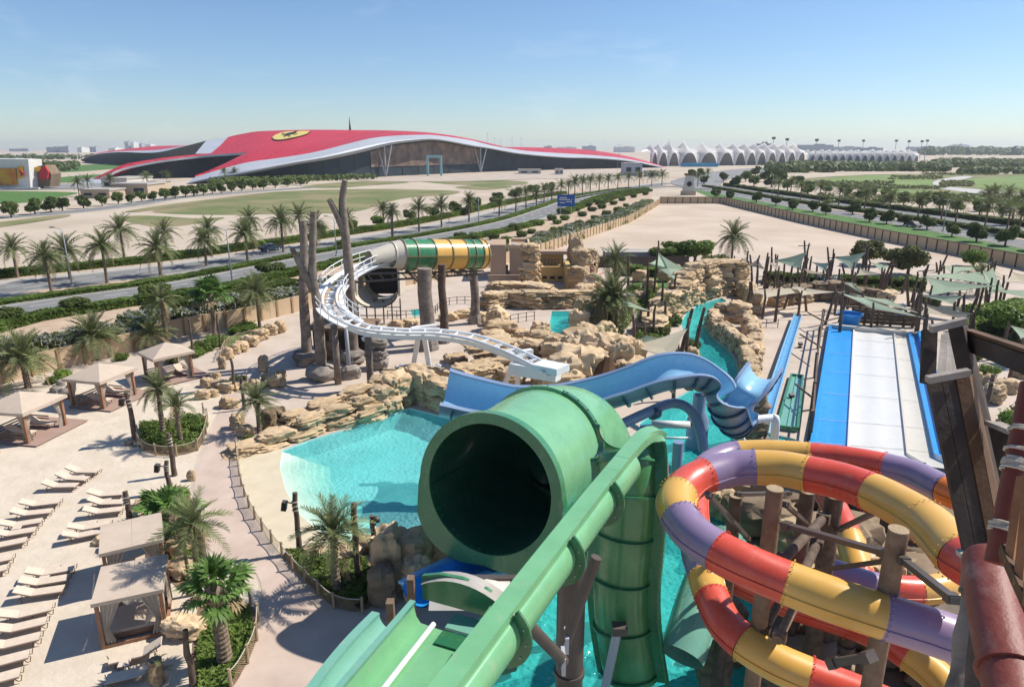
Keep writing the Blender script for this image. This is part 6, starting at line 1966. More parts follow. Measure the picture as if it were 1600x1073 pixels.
tube_slide('lowest red and yellow tube under the coil at the bottom right', [(1150, 905, 4.6, 'r'), (1230, 940, 4.3, None), (1320, 970, 4.0, 'r'), (1370, 990, 3.8, None), (1420, 1022, 3.6, 'y'), (1465, 1058, 3.4, None), (1500, 1100, 3.2, None)])
# timber-look columns and steel braces carrying the coils
def column(u, v, s, r, label, zb=-1.4, key='timber_lt'):
    p = PS(u, v, s)
    o = thing('support_column', label, 'column', (p.x, p.y, zb), 0, 'columns carrying the rainbow slides')
    h = p.z - zb
    m = MB(); m.tube([V((0, 0, h * i / 8)) for i in range(9)], [r * (1.06 - .08 * i / 8) for i in range(9)], 18); m.build('shaft', K[key], o, True, 40)
    m = MB(); m.tube([V((0, 0, h + .001)), V((0, 0, h + .03))], r * .96, 18); m.build('sawn_top', K['net'], o, True, 40)
    m = MB(); m.tube([V((0, 0, h * .55)), V((0, 0, h * .55 + .12))], r * 1.12, 18); m.build('collar', K['metal_dk'], o, True, 40)
    return o
column(1211, 764, 19, .235, 'brown timber-look column with sawn top left inside the coil')
column(1404, 828, 16, .235, 'brown timber-look column with sawn top right inside the coil')
column(1304, 775, 23, .30, 'dark column behind the red section of the coil', key='timber')
column(1262, 768, 25, .27, 'farther dark column left of the red section', key='timber')
column(1150, 775, 23, .22, 'dark column under the left bend of the coil', key='timber')
def brace(a, b, sa, sb, w, label, key='metal_dk', round_=False):
    p, q = PS(*a, sa), PS(*b, sb)
    o = thing('steel_brace', label, 'brace', p, 0, 'steel braces under the rainbow slides')
    m = MB()
    if round_: m.tube([V((0, 0, 0)), q - p], w / 2, 12)
    else: m.beam((0, 0, 0), q - p, w, w * .8)
    m.build('beam', K[key], o, round_, 40)
    d = (q - p).normalized()
    for t in (.06, .94):
        m = MB(); m.beam((q - p) * t - d * .12, (q - p) * t + d * .12, w * 1.35, w * 1.1); m.build('end_plate', K[key], o)
    return o
br = [((1221, 818), (1392, 866), 19, 16.2, .17, 'long steel brace between the two sawn columns'), ((1262, 893), (1398, 874), 19.5, 16.2, .16, 'steel brace rising from the coil to the right sawn column'), ((1225, 786), (1266, 822), 19, 24, .14, 'short steel brace behind the left sawn column'), ((1308, 828), (1372, 798), 23, 19, .15, 'short steel brace right of the dark column'), ((1408, 872), (1492, 938), 16, 13.5, .17, 'dark brace from the right sawn column to the tower'),
      ((1150, 772), (1235, 770), 22, 25, .14, 'steel brace under the upper left bend'), ((1105, 770), (1170, 842), 19, 24, .15, 'diagonal brace under the left bend'), ((1300, 1035), (1360, 1025), 16, 15, .22, 'grey bracket near the bottom of the coil')]
for a, b, sa, sb, w, l in br: brace(a, b, sa, sb, w, l)
brace((1290, 806), (1218, 880), 23, 19.5, .30, 'thick round strut crossing inside the coil', 'timber', True)
brace((1278, 846), (1235, 935), 23, 19.5, .30, 'second thick round strut crossing inside the coil', 'timber', True)
brace((1262, 905), (1215, 1000), 22, 19, .26, 'round strut below the front of the coil', 'timber_lt', True)
brace((1240, 900), (1190, 990), 23, 20, .26, 'dark round strut left of the pale strut', 'timber', True)
for i, (u, s) in enumerate(sorted([(1330, 24), (1290, 26), (1365, 22), (1240, 27), (1320, 20)])):
    p = PS(u, 960, s)
    o = thing('timber_pile', f'dark timber pile in the shade under the coil, {ordinal(i)} from the left', 'pile', (p.x, p.y, -1.4), 0, 'piles under the coil')
    m = MB(); m.tube([V((0, 0, 0)), V((.05, 0, 2.5)), V((0, .05, 5.2))], [.3, .27, .25], 12); m.build('shaft', K['timber'], o, True, 50)
    m = MB(); m.tube([V((0, 0, 4.2)), V((0, 0, 4.4))], .3, 12); m.build('band', K['metal_dk'], o)

# ------------------------------------------------------------------ giant green tube
GS = 1.24
gt = thing('giant_tube_slide', 'giant open-mouthed green tube slide facing the camera', 'water slide', (*PS(757, 765, 23 * GS)[:2], 0))
gb = V(gt.location)
axis = smooth_path([PS(764, 764, 23 * GS), PS(805, 735, 25 * GS), PS(848, 702, 27.4 * GS), PS(886, 692, 29.6 * GS), PS(905, 715, 30.6 * GS), PS(915, 790, 31 * GS)], 6)
axis = [p - gb for p in axis]
fr = frames_of(axis)
RO = 2.45 * GS
def circ(r, n=48, a0=0, a1=2 * math.pi): return [(r * math.cos(a0 + (a1 - a0) * i / n), r * math.sin(a0 + (a1 - a0) * i / n)) for i in range(n + (0 if abs(a1 - a0 - 2 * math.pi) < 1e-6 else 1))]
k1 = 12
m = MB(); m.sweep(circ(RO), fr[1:k1 + 1], True); m.build('outer_shell', K['g_green_lt'], gt, True)
m = MB(); m.sweep(circ(RO), fr[k1 + 1:], True); m.build('outer_shell', K['g_green_lt'], gt, True)
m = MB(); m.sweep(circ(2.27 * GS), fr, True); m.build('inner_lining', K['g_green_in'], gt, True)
# mouth flange: round above, squared skirt below
def mouth(a):
    c, s = math.cos(a), math.sin(a)
    if s > 0: return 2.64 * GS
    return 2.64 * GS * (1 + .16 * (abs(math.sin(2 * a))) ** 1.3 * min(1, -s * 2.2) + .02)
n = 64
p0, sd, up_ = fr[0]
tn = (axis[0] - axis[1]).normalized()
vs = []
for r_in, off in ((True, -.3), (True, .12), (False, .12), (False, -.35)):
    for i in range(n):
        a = 2 * math.pi * i / n
        r_ = 2.27 * GS if r_in else mouth(a)
        vs.append(p0 + sd * (r_ * math.cos(a)) + up_ * (r_ * math.sin(a)) + tn * off)
m = MB(); m.add(vs, [(k * n + i, k * n + (i + 1) % n, (k + 1) * n + (i + 1) % n, (k + 1) * n + i) for k in (0, 1, 2) for i in range(n)]); m.build('mouth_flange', K['g_green'], gt, True, 40)
m = MB(); m.add([p0 + sd * (x * mouth(math.atan2(y, x))) + up_ * (y * mouth(math.atan2(y, x))) + tn * t for t in (-.35, -1.2) for x, y in circ(1, 24, math.pi * 1.02, math.pi * 1.98)], [(i, i + 1, 26 + i, 25 + i) for i in range(24)]); m.build('mouth_skirt', K['g_green'], gt, True)
# joint ring with bolts
for idx, key in ((k1, 'g_green_lt'),):
    p, s_, u_ = fr[idx]
    t_ = (axis[idx + 1] - axis[idx - 1]).normalized()
    m = MB()
    for a0, a1, kk in ((R(-80), R(75), 'g_green_dk'), (R(75), R(280), 'g_green_lt')):
        q = MB()
        q.sweep([(r_, 0) for r_ in (1,)] + [(1, 0)], [], False) if False else None
        prof = circ(1, 40, a0, a1)
        f4 = []
        for off, r_ in ((-.17, RO), (-.17, RO + .17), (.17, RO + .17), (.17, RO)):
            f4.append([p + t_ * off + (s_ * x + u_ * y) * r_ for x, y in prof])
        q.grid(f4)
        jr = q.build('joint_ring', K[kk], gt, True, 40)
        b = MB()
        for i, (x, y) in enumerate(prof):
            if i % 3 == 0: b.box(p + (s_ * x + u_ * y) * (RO + .185), (.06, .06, .06))
        b.build('bolt_row', K['metal_dk'], jr)
# moulded seam lines on the lining and the flange split
for sg in (-1, 1):
    m = MB(); m.sweep([(sg * 2.24 * GS, -.35 - .015), (sg * 2.21 * GS, -.35), (sg * 2.24 * GS, -.35 + .015)], fr[:10]); m.build('lining_seam', K['g_green_dk'], gt)
# steel column and cradle beneath
zt = 20 - 512 * 23 * GS / 1066.7 - 2.85 * GS
m = MB(); m.tube([(0.6, 1.6, -1.5), (.6, 1.6, zt)], .5, 20); m.build('column', K['metal_dk'], gt, True, 40)
m = MB(); m.beam((-1.7, 1.2, zt), (2.6, 1.3, zt), .4, .5); m.build('cradle_beam', K['metal_dk'], gt)
for x in (-1.4, 2.2):
    m = MB(); m.beam((x, 1.2, zt), (x * 1.1, 1.1, zt + .45), .3, .3); m.build('cradle_post', K['metal_dk'], gt)

# ------------------------------------------------------------------ green raft flume with broad level lip, dropping away at the right
ZL = 10.9
gf = thing('green_flume', 'pale green flume with broad straight lip crossing before the giant tube', 'water slide', (*P(772, 964, ZL)[:2], 0))
fb_ = V(gf.location)
lip = [P(u, v, ZL) - fb_ for u, v in [(560, 1240), (640, 1136), (688, 1075), (772, 966), (850, 866), (932, 762), (982, 702)]]
end = [P(1005, 676, ZL) - fb_, P(1024, 668, ZL - .08) - fb_, P(1036, 674, ZL - .3) - fb_]
lipf = resample(lip, .8)
LW = .46
for a, b in ((0, 11), (11, len(lipf))):
    seg = lipf[a:b + 1]
    fr2 = frames_of(seg)
    m = MB(); m.sweep([(-LW / 2, -.04), (-LW / 2, 0), (LW / 2, 0), (LW / 2 + .02, -.26), (LW / 2 - .05, -.26), (LW / 2 - .08, -.04)], fr2, True, True); m.build('lip_section', K['g_green_lt'], gf, True, 30)
hi = lipf[-3:] + end
m = MB(); m.sweep([(-LW / 2, -.04), (-LW / 2, .003), (LW / 2 + .002, .003), (LW / 2 + .022, -.27), (LW / 2 - .05, -.27), (LW / 2 - .08, -.04)], frames_of(resample(smooth_path(hi, 5), .3)), True, True); m.build('lip_bend', K['g_green_lt'], gf, True, 30)
# hull hanging under the lip, between flanges
prof = [(LW / 2 - .04, -.2)] + [(LW / 2 - .4 + .62 * math.cos(R(50 - i * 14)) - .02, -.68 + .62 * math.sin(R(50 - i * 14)) + .06) for i in range(11)]
m = MB(); m.sweep(prof, frames_of(lipf)); m.build('hull', K['g_green_lt'], gf, True)
for i in range(2, len(lipf) - 1, 4):
    f0 = frames_of(lipf)[i]
    t_ = (lipf[min(i + 1, len(lipf) - 1)] - lipf[i - 1]).normalized()
    m = MB()
    pr2 = [(a + (a - (LW / 2 - .4)) * .42, b + (b + .68) * .42 - .02) for a, b in prof]
    rws = []
    for off, pp in ((-.03, prof), (-.03, pr2), (.03, pr2), (.03, prof)):
        rws.append([f0[0] + t_ * off + f0[1] * a + f0[2] * b for a, b in pp])
    m.grid(rws); fo = m.build('hull_flange', K['g_green_dk'], gf, True, 40)
    b = MB()
    for j in range(1, len(prof), 2):
        a_, b__ = [(x + y) / 2 for x, y in zip(prof[j], pr2[j])]
        b.box(f0[0] - t_ * .04 + f0[1] * a_ + f0[2] * b__, (.03, .03, .03))
    b.build('bolt_row', K['steel_lt'], fo)
# the lip turns down at its far end; a U-shaped channel drops away from it, its convex hull toward the camera
SD = V((.88, -.46, 0))
def fixed_frames(pts):
    out = []
    for i, p in enumerate(pts):
        t = (pts[min(i + 1, len(pts) - 1)] - pts[max(i - 1, 0)]).normalized()
        s_ = (SD - t * SD.dot(t)).normalized()
        out.append((p, s_, s_.cross(t).normalized()))
    return out
dpath = [P(u, v, z) - fb_ for u, v, z in [(972, 714, 10.9), (1000, 684, 10.88), (1018, 676, 10.7), (1030, 690, 10.3), (1034, 730, 9.6), (1033, 790, 8.4), (1028, 860, 6.8), (1022, 930, 5.1), (1026, 1000, 3.4), (1036, 1065, 1.8)]]
dl = smooth_path(dpath, 5)
df = fixed_frames(dl)
m = MB(); m.sweep([(-LW / 2, -.05), (-LW / 2, .01), (LW / 2, .01), (LW / 2 + .02, -.26), (LW / 2 - .06, -.26), (LW / 2 - .06, -.05)], df[:16], True, True); m.build('drop_lip', K['g_green_lt'], gf, True, 30)
m = MB(); m.sweep([(-LW / 2, -.05), (-LW / 2, .01), (LW / 2, .01), (LW / 2 + .02, -.26), (LW / 2 - .06, -.26), (LW / 2 - .06, -.05)], df[15:], True, True); m.build('drop_lip', K['g_green'], gf, True, 30)
K['g_olive'] = gel('olive_green_gelcoat', (.06, .215, .075), rough=.16, var=.35)
hp = [(-LW / 2 - 1.0 + 1.0 * math.cos(R(180 * i / 20)), -.72 * math.sin(R(180 * i / 20))) for i in range(21)]
df2, dl2 = df[11:], dl[11:]
m = MB(); m.sweep(hp, df2); m.build('drop_hull', K['g_olive'], gf, True)
m = MB(); m.sweep([(a, b + .05) for a, b in hp], df2); m.build('drop_channel', K['g_green_lt'], gf, True)
for i in range(3, len(df2) - 1, 5):
    p, s_, u_ = df2[i]
    t_ = (dl2[i + 1] - dl2[i - 1]).normalized()
    rws = []
    for off, k in ((-.04, 1.0), (-.04, 1.2), (.04, 1.2), (.04, 1.0)):
        rws.append([p + t_ * off + s_ * (-LW / 2 - 1 + (a + LW / 2 + 1) * (1 + (k - 1) * .4)) + u_ * (b * k - .01) for a, b in hp])
    m = MB(); m.grid(rws); m.build('drop_flange', K['g_green'], gf, True, 40)
m = MB(); m.sweep([(-LW / 2 - 2.0, -.05), (-LW / 2 - 2.25, -.05), (-LW / 2 - 2.25, .06), (-LW / 2 - 2.0, .06)], df2, True, True); m.build('drop_lip', K['g_green'], gf, True, 40)
# start trough at the lower left: floor, low wall, roller tube, arch plate, dark slot
t0, t1 = P(560, 1175, 9.9) - fb_, P(700, 985, 9.9) - fb_
tf = frames_of(resample([t0, t1], .5))
pr = [(-.86, .5), (-.83, .38), (-.78, .14), (-.68, 0), (-.2, -.03), (.55, -.03), (.98, .02), (1.05, .3), (1.02, .95)]
m = MB(); m.sweep(pr, tf); m.build('start_trough', K['g_green_lt'], gf, True, 50)
m = MB(); m.sweep([(-.88, .42), (-.92, .54), (-.78, .54), (-.81, .42)], tf, True, True); m.build('trough_rim', K['g_mint'], gf, True, 40)
m = MB(); m.tube([f[0] + f[1] * -.35 + f[2] * .07 for f in tf], .06, 12); m.build('roller_tube', K['white'], gf, True)
e = tf[-1]
tt = (t1 - t0).normalized()
arch = [(-1.05, .0), (-1.05, .62), (-.6, .78), (0, .82), (.6, .7), (1.0, .5), (1.0, .0)]
m = MB(); n_ = len(arch); m.add([e[0] + tt * (.75 + k * .09) + e[1] * a + e[2] * b for k in (0, 1) for a, b in arch], [tuple(range(n_)), tuple(range(2 * n_ - 1, n_ - 1, -1))] + [(i, i + 1, n_ + i + 1, n_ + i) for i in range(n_ - 1)]); m.build('arch_plate', K['g_green'], gf)
m = MB(); m.beam(e[0] + e[1] * -.1 + tt * -.25 + e[2] * .0, e[0] + e[1] * 1.0 + tt * -.25 + e[2] * .0, .42, .04); m.build('drain_slot', K['g_green_dk'], gf)
m = MB(); m.beam(e[0] + e[1] * -.1 + tt * .3, e[0] + e[1] * 1.0 + tt * .3, .5, .06); m.build('sill_plate', K['g_mint'], gf)
m = MB(); m.sweep([(-.2, 0), (.2, 0)], [(e[0] + tt * .8 + e[1] * (-1 + 2 * i / 10) + e[2] * (.8 - .3 * (abs(i - 5) / 5) ** 2), tt, e[2]) for i in range(11)]); m.build('arch_cap', K['kerb'], gf, True)
for x in (-1.2, -1.18):
    m = MB(); m.beam(e[0] + e[1] * x - e[2] * 1.6 + tt * (.5 if x == -1.2 else -.4), e[0] + e[1] * x + e[2] * .7 + tt * (.5 if x == -1.2 else -.4), .16, .2, up=(0, 1, 0)); m.build('frame_post', K['timber_lt'], gf)
# columns and struts under the flume
cp = PS(893, 920, 20) - fb_
m = MB(); m.tube([V((cp.x, cp.y, -1.4)), V((cp.x, cp.y, 9.4))], .42, 20); m.build('column', K['metal_dk'], gf, True, 40)
m = MB(); m.tube([V((cp.x, cp.y, 4.6)), V((cp.x, cp.y, 4.75))], .47, 20); m.build('column_joint', K['metal_dk'], gf)
for (a, za), (b, zb) in ((((932, 870), 9.7), ((885, 1000), 7.2)), (((818, 968), 9.9), ((880, 1032), 7.4))):
    m = MB(); m.tube([P(*a, za) - fb_, P(*b, zb) - fb_], .15, 12); m.build('strut', K['metal_dk'], gf, True, 40)
    q = P(*b, zb) - fb_
    m = MB(); m.box(q, (.1, .5, .5)); m.build('gusset', K['steel_lt'], gf)
m = MB(); m.tube([P(965, 985, 4.2) - fb_, P(940, 1100, 1.0) - fb_], .16, 12); m.build('strut', K['steel_lt'], gf, True, 40)
m = MB(); m.box(P(968, 982, 4.3) - fb_, (.5, .4, .3)); m.build('bracket', K['metal_dk'], gf)
for i, (u, v) in enumerate([(975, 1060), (935, 985)]):
    p = P(u, v, 0) - fb_
    m = MB(); m.beam((p.x, p.y, -1.4), (p.x, p.y, 3.4), .35, .35, up=(0, 1, 0)); m.build('frame_post', K['metal_dk'], gf)

# half-pipe helper for open channels
def channel(name, label, way, r, n_arc, inner, outer, rib_key, rib_every, lip_key, scale=None, arc=180, depth=1.0, zz=None, cat='water slide', banks=None, step=.5, lipw=.24):
    pts = [P(u, v, z) for u, v, z in way]
    fine = smooth_path(pts, 8)
    base = V((pts[0].x, pts[0].y, 0))
    fine = [p - base for p in fine]
    bk = None
    if banks:
        bk = []
        for i in range(len(fine)):
            t = i / 8
            j = min(int(t), len(banks) - 2)
            bk.append(banks[j] + (banks[j + 1] - banks[j]) * (t - j))
    fr = frames_of(fine, bk)
    if scale:
        fs = []
        for i, f in enumerate(fr):
            t = i / 8
            j = min(int(t), len(scale) - 2)
            fs.append((*f, scale[j] + (scale[j + 1] - scale[j]) * (t - j)))
        fr = fs
    o = thing(name, label, cat, base)
    h = R(arc / 2)
    pin = [(r * math.sin(-h + 2 * h * i / n_arc), depth * r * (1 - math.cos(-h + 2 * h * i / n_arc))) for i in range(n_arc + 1)]
    pout = [(a * 1.045, b * 1.02 - .06) for a, b in pin]
    m = MB(); m.sweep(pin, fr); m.build('inner_channel', K[inner], o, True)
    m = MB(); m.sweep(pout, fr); m.build('outer_hull', K[outer], o, True)
    for sg in (0, -1):
        a, b = pin[sg]
        s = -1 if sg == 0 else 1
        m = MB(); m.sweep([(a - s * .02, b - .05), (a - s * .02, b + .06), (a + s * lipw, b + .06), (a + s * lipw, b - .05)], fr, True, True); m.build('lip', K[lip_key], o, True, 40)
    for i in range(4, len(fr) - 2, rib_every):
        t_ = (fine[i + 1] - fine[i - 1]).normalized()
        f = fr[i]
        k = f[3] if len(f) > 3 else 1
        rws = []
        for off, kk in ((-.05, 0), (-.05, .14), (.05, .14), (.05, 0)):
            rws.append([f[0] + t_ * off + f[1] * (a * (1 + kk) * k) + f[2] * ((b - r * depth) * (1 + kk) * k + r * depth * k) for a, b in pout])
        m = MB(); m.grid(rws); m.build('rib', K[rib_key], o, True, 40)
    return o, fr, base
# blue wave slide
bw, bfr, bbase = channel('blue_wave_slide', 'sky blue half-pipe wave slide behind the giant tube', [
    (690, 640, 4.6), (735, 648, 4.3), (800, 655, 4.2), (870, 652, 4.4), (930, 640, 4.9), (990, 622, 5.8), (1040, 604, 6.6), (1078, 600, 6.7), (1100, 610, 6.3), (1117, 640, 5.2), (1131, 668, 3.8), (1143, 680, 3.1), (1155, 670, 3.1), (1166, 645, 3.9), (1178, 617, 5.0), (1187, 602, 5.3), (1194, 592, 5.4)],
    1.32, 16, 'g_blue_in', 'g_blue_out', 'g_blue_dk', 5, 'g_blue_out', [1.3, 1.2, 1.05, 1, 1, 1, 1, .98, .92, .86, .8, .76, .74, .74, .74, .74, .74, .74], banks=[.25, .25, .25, .25, .22, .2, .18, .15, .1, .05, 0, 0, 0, 0, 0, 0, 0, 0])
m = MB(); m.tube(smooth_path([P(u, v, z) - bbase for u, v, z in [(930, 684, 4.6), (955, 671, 4.8), (1010, 645, 5.2), (1050, 630, 5.3), (1078, 640, 5.0), (1094, 672, 4.0), (1100, 705, 3.0)]], 6), .30, 14); m.build('feed_pipe', K['g_blue_out'], bw, True)
m = MB(); m.tube([P(1018, 646, 5.1) - bbase, P(1026, 643, 5.1) - bbase], .40, 14); m.build('pipe_flange', K['g_blue_dk'], bw, True)
cp = P(1086, 712, -1.0) - bbase
m = MB(); m.lathe([(.75, -2.4), (.75, 1.8), (.45, 2.4), (.45, 3.6)], 16, (cp.x, cp.y, 0)); m.build('column', K['g_blue_out'], bw, True, 40)
for (a, b) in (((980, 660, 4.2), (1030, 690, 1.0)), ((1000, 668, 3.0), (1090, 660, 3.4)), ((940, 676, 3.8), (1010, 690, 1.5))):
    m = MB(); m.beam(P(*a) - bbase, P(*b) - bbase, .22, .28); m.build('brace', K['g_blue_dk'], bw)
for u, z in ((760, 2.9), (900, 3.0), (1060, 4.4)):
    q = P(u, 690, z) - bbase
    m = MB(); m.tube([V((q.x, q.y, -1)), V((q.x, q.y, z))], .3, 12); m.build('column', K['g_blue_out'], bw, True, 40)
wp = thing('white_pipe_frame', 'white pipe portal frame right of the blue wave slide', 'pipe frame', P(1190, 672, 0))
wb = V(wp.location)
m = MB(); m.tube(smooth_path([P(1140, 662, 3.4) - wb, P(1170, 657, 3.5) - wb, P(1205, 653, 3.5) - wb, P(1212, 658, 3.3) - wb, P(1208, 700, 1.0) - wb, P(1207, 730, -1) - wb], 5), .26, 12); m.build('portal', K['white'], wp, True)
m = MB(); m.tube([P(1150, 672, 3) - wb, P(1175, 710, 0) - wb], .2, 10); m.build('brace', K['white'], wp, True)
m = MB(); m.tube([P(1018, 662, 3.4) - wb, P(1078, 664, 3.4) - wb], .24, 12); m.build('cross_pipe', K['white'], wp, True)
m = MB(); m.tube([P(1030, 684, 1.6) - wb, P(1080, 684, 1.6) - wb], .08, 8); m.build('water_pipe', K['white'], wp, True)
rp_ = thing('rock_pillar', 'dark rocky pillar under the right end of the blue wave slide', 'rock pillar', P(1172, 690, 0))
for i in range(4): rock_into(rp_, V((0, 0, 0)), (rnd.uniform(-.2, .2), 0, -.6 + i * 1.1), (2.2 - i * .15, 2.0, 1.6), rnd.uniform(0, 3), ROCK_DK)

# mint channel at lower right, teal channel at lower left, blue channel piece below the giant tube
tube_slide('mint green slide curving down right of the green drop', [(1140, 845, 4.8, 'm'), (1122, 872, 4.5, 'm'), (1104, 905, 4.2, 'm'), (1090, 945, 3.8, 'm'), (1078, 985, 3.4, None), (1064, 1025, 2.9, None)], .78)
channel('teal_slide', 'teal open slide at the bottom left beside the start trough', [(490, 1160, 6.8), (535, 1085, 6.6), (575, 1030, 6.4), (615, 985, 6.2)], .5, 12, 'g_mint', 'g_mint', 'g_green', 14, 'g_mint', arc=160)
channel('bright_blue_slide', 'bright blue slide passing below the giant tube mouth', [(650, 945, 2.6), (690, 922, 2.4), (740, 900, 2.2), (790, 890, 2.0), (850, 888, 1.8)], .8, 12, 'g_bright', 'g_bright', 'g_bright', 40, 'g_blue', arc=150)
fp = thing('moulded_cowl', 'stained white moulded cowl beside the start trough', 'cowl', P(735, 935, 8.0))
m = MB()
rws = []
for i in range(9):
    t = i / 8
    rws.append([V((-1.1 + 2.2 * j / 10, -.5 + 1.3 * t, .55 * math.sin(math.pi * min(1, t * 1.1)) * (1 - .5 * abs(j / 5 - 1) ** 2) - .12 * (1 if j in (4, 5, 6) else 0) * math.sin(math.pi * t))) for j in range(11)])
m.grid(rws); m.build('cowl_shell', mat('stained_white', (.62, .57, .50), .5, base2=(.45, .35, .24), scale=1.4, lo=.5, hi=.75), fp, True)
m = MB(); m.beam((-1.0, .95, -.1), (1.3, .95, -.1), .2, .3); m.build('support_beam', K['metal_dk'], fp)
# short spray slide, right: straight blue flume on the ground and the broad racing lanes
channel('straight_blue_slide', 'narrow straight blue slide running away over the pink paving', [(1247, 494, .5), (1232, 540, .55), (1218, 585, .6), (1204, 630, .7), (1190, 680, .8)], .42, 8, 'g_blue', 'g_blue', 'g_blue', 60, 'g_blue_in', arc=130, lipw=.1)
gp = thing('green_launch_pad', 'long pale green pad beside the straight blue slide', 'slide pad', P(1240, 632))
q0, q1, q2, q3 = [P(u, v, .12) - V(gp.location) for u, v in [(1236, 588), (1254, 590), (1246, 673), (1214, 669)]]
m = MB(); m.prism([q0, q1, q2, q3], .02, .22); m.build('pad', K['g_mint'], gp)
for a, b in ((q0, q3), (q1, q2), (q0, q1), (q3, q2)):
    m = MB(); m.beam(a + V((0, 0, .18)), b + V((0, 0, .18)), .18, .2); m.build('rim', K['g_green'], gp)
m = MB(); m.beam(q0.lerp(q1, .5) + V((0, 0, .15)), q3.lerp(q2, .5) + V((0, 0, .15)), .1, .1); m.build('rim', K['g_mint'], gp)
rl = thing('racing_slide', 'broad racing slide with blue, white and cream lanes', 'water slide', P(1360, 620))
rb = V(rl.location)
far_u = [(1297, 513), (1334, 516.5), (1397, 522), (1421, 525), (1437, 527)]
mid_u = [(1268, 700), (1325, 705), (1418, 712), (1462, 716), (1484, 718)]
st_ = []
for (fu, fv), (mu, mv) in zip(far_u, mid_u):
    a, b = P(fu, fv, .3) - rb, P(mu, mv, .4) - rb
    d = b - a
    c = b + V((d.x, d.y, 0)).normalized() * 9 + V((0, 0, 3.2))
    st_.append((a, a.lerp(b, .5) - V((0, 0, .05)), b, c))
for i, key in enumerate(('g_bright', 'g_white', 'g_cream')):
    L, Rr = st_[i], st_[i + 1]
    m = MB()
    cols = []
    for k in range(13):
        t = k / 12
        cols.append([L[j].lerp(Rr[j], t) + V((0, 0, .025 * math.cos(t * 2 * math.pi * (2 if i == 1 else 1)))) for j in range(4)])
    m.grid(cols); m.build('lane', K[key], rl, True)
for t in (.12, .3, .48, .66, .84, .97):
    m = MB()
    for i in range(3): m.beam(st_[i][0].lerp(st_[i][2], t) + V((0, 0, .035)), st_[i + 1][0].lerp(st_[i + 1][2], t) + V((0, 0, .03)), .03, .02)
    m.build('section_joint', K['g_white'], rl)
for i, L in enumerate(st_[:4]):
    m = MB()
    for a, b in zip(L, L[1:]): m.beam(a + V((0, 0, .1)), b + V((0, 0, .1)), .16 if 0 < i < 3 else .3, .22 if 0 < i < 3 else .5)
    m.build('lane_divider', K[('g_bright', 'g_white', 'g_cream', 'g_bright')[i]], rl)
m = MB()
for a, b in zip(st_[4], st_[4][1:]): m.beam(a + V((0, 0, .3)), b + V((0, 0, .3)), .5, .8)
m.build('side_wall', K['g_bright'], rl)
m = MB()
for (a, b), (c, d) in zip(zip(st_[3], st_[3][1:]), zip(st_[4], st_[4][1:])): m.add([a + V((0, 0, .12)), c + V((0, 0, .12)), d + V((0, 0, .12)), b + V((0, 0, .12))], [(0, 1, 2, 3)])
m.build('side_gutter', K['g_blue'], rl)
for i in range(7):
    t = .1 + i * .12
    q = st_[4][0].lerp(st_[4][2], t)
    m = MB(); m.box(q + V((.3, 0, .55)), (.5, .7, .5)); m.build('wall_bracket', K['g_bright'], rl)
m = MB(); m.beam(st_[0][0] + V((0, .3, .2)), st_[4][0] + V((0, .3, .2)), .5, .5); m.build('end_kerb', K['g_cream'], rl)
be = thing('timber_backstop', 'dark timber barrier behind the far end of the racing slide', 'barrier', P(1370, 512))
a, b = P(1330, 506) - V(be.location), P(1432, 512) - V(be.location)
for k in range(4):
    m = MB(); m.beam(a + V((0, 0, .35 + k * .42)), b + V((0, 0, .35 + k * .42)), .12, .38); m.build('plank', K['timber'], be)
for k in range(6):
    q = a.lerp(b, k / 5); m = MB(); m.beam(q, q + V((0, 0, 2.1)), .22, .22, up=(0, 1, 0)); m.build('post', K['timber'], be)
m = MB(); m.beam(a + V((-1, 0, 2.1)), b + V((1, 0, 2.1)), .2, .2); m.build('top_rail', K['timber_lt'], be)
bk = thing('blue_bucket', 'big blue bucket at the far end of the racing slide', 'bucket', P(1326, 512))
m = MB(); m.lathe([(0, .1), (.95, .1), (1.25, 1.6), (1.4, 1.6), (1.4, 1.75), (1.15, 1.75), (.9, .3), (0, .3)], 20); m.build('shell', K['g_bright'], bk, True, 40)
m = MB(); m.tube([(-1.3, 0, 1.5), (-1.9, 0, 1.5)], .08, 8); m.build('pivot', K['metal_dk'], bk)
tg = thing('timber_gantry', 'dark timber gantry running along the left of the racing slide', 'gantry', P(1275, 560))
gbb = V(tg.location)
for i, (u, v) in enumerate([(1264, 690), (1268, 640), (1273, 590), (1278, 545), (1283, 515)]):
    p = P(u, v) - gbb
    m = MB(); m.tube([p, p + V((rnd.uniform(-.1, .1), 0, 2.4))], .16, 8); m.build('post', K['timber'], tg)
for z in (2.2, 1.2):
    m = MB(); m.tube([P(u, v) - gbb + V((0, 0, z)) for u, v in [(1264, 690), (1273, 590), (1283, 515)]], .09, 6); m.build('rail', K['timber'], tg)
for (a, b) in (((1250, 522), (1287, 545)), ((1243, 600), (1268, 620)), ((1262, 488), (1287, 502)), ((1287, 502), (1312, 496))):
    m = MB(); m.tube([P(*a, 1.6) - gbb, P(*b, 1.6) - gbb], .08, 6); m.build('arm', K['timber'], tg)
for i, (u, v) in enumerate([(1250, 543), (1236, 625)]):
    o = thing('ground_spotlight', f'small dark spotlight on the paving, {("far", "near")[i]} one by the blue slide', 'spotlight', P(u, v))
    m = MB(); m.lathe([(.25, 0), (.25, .1), (.08, .12), (.08, .3)], 10); m.build('foot', K['metal_dk'], o)
    m = MB(); m.box((0, 0, .42), (.4, .3, .28), mat=Matrix.Rotation(.4, 4, 'X')); m.build('head', K['metal_dk'], o)

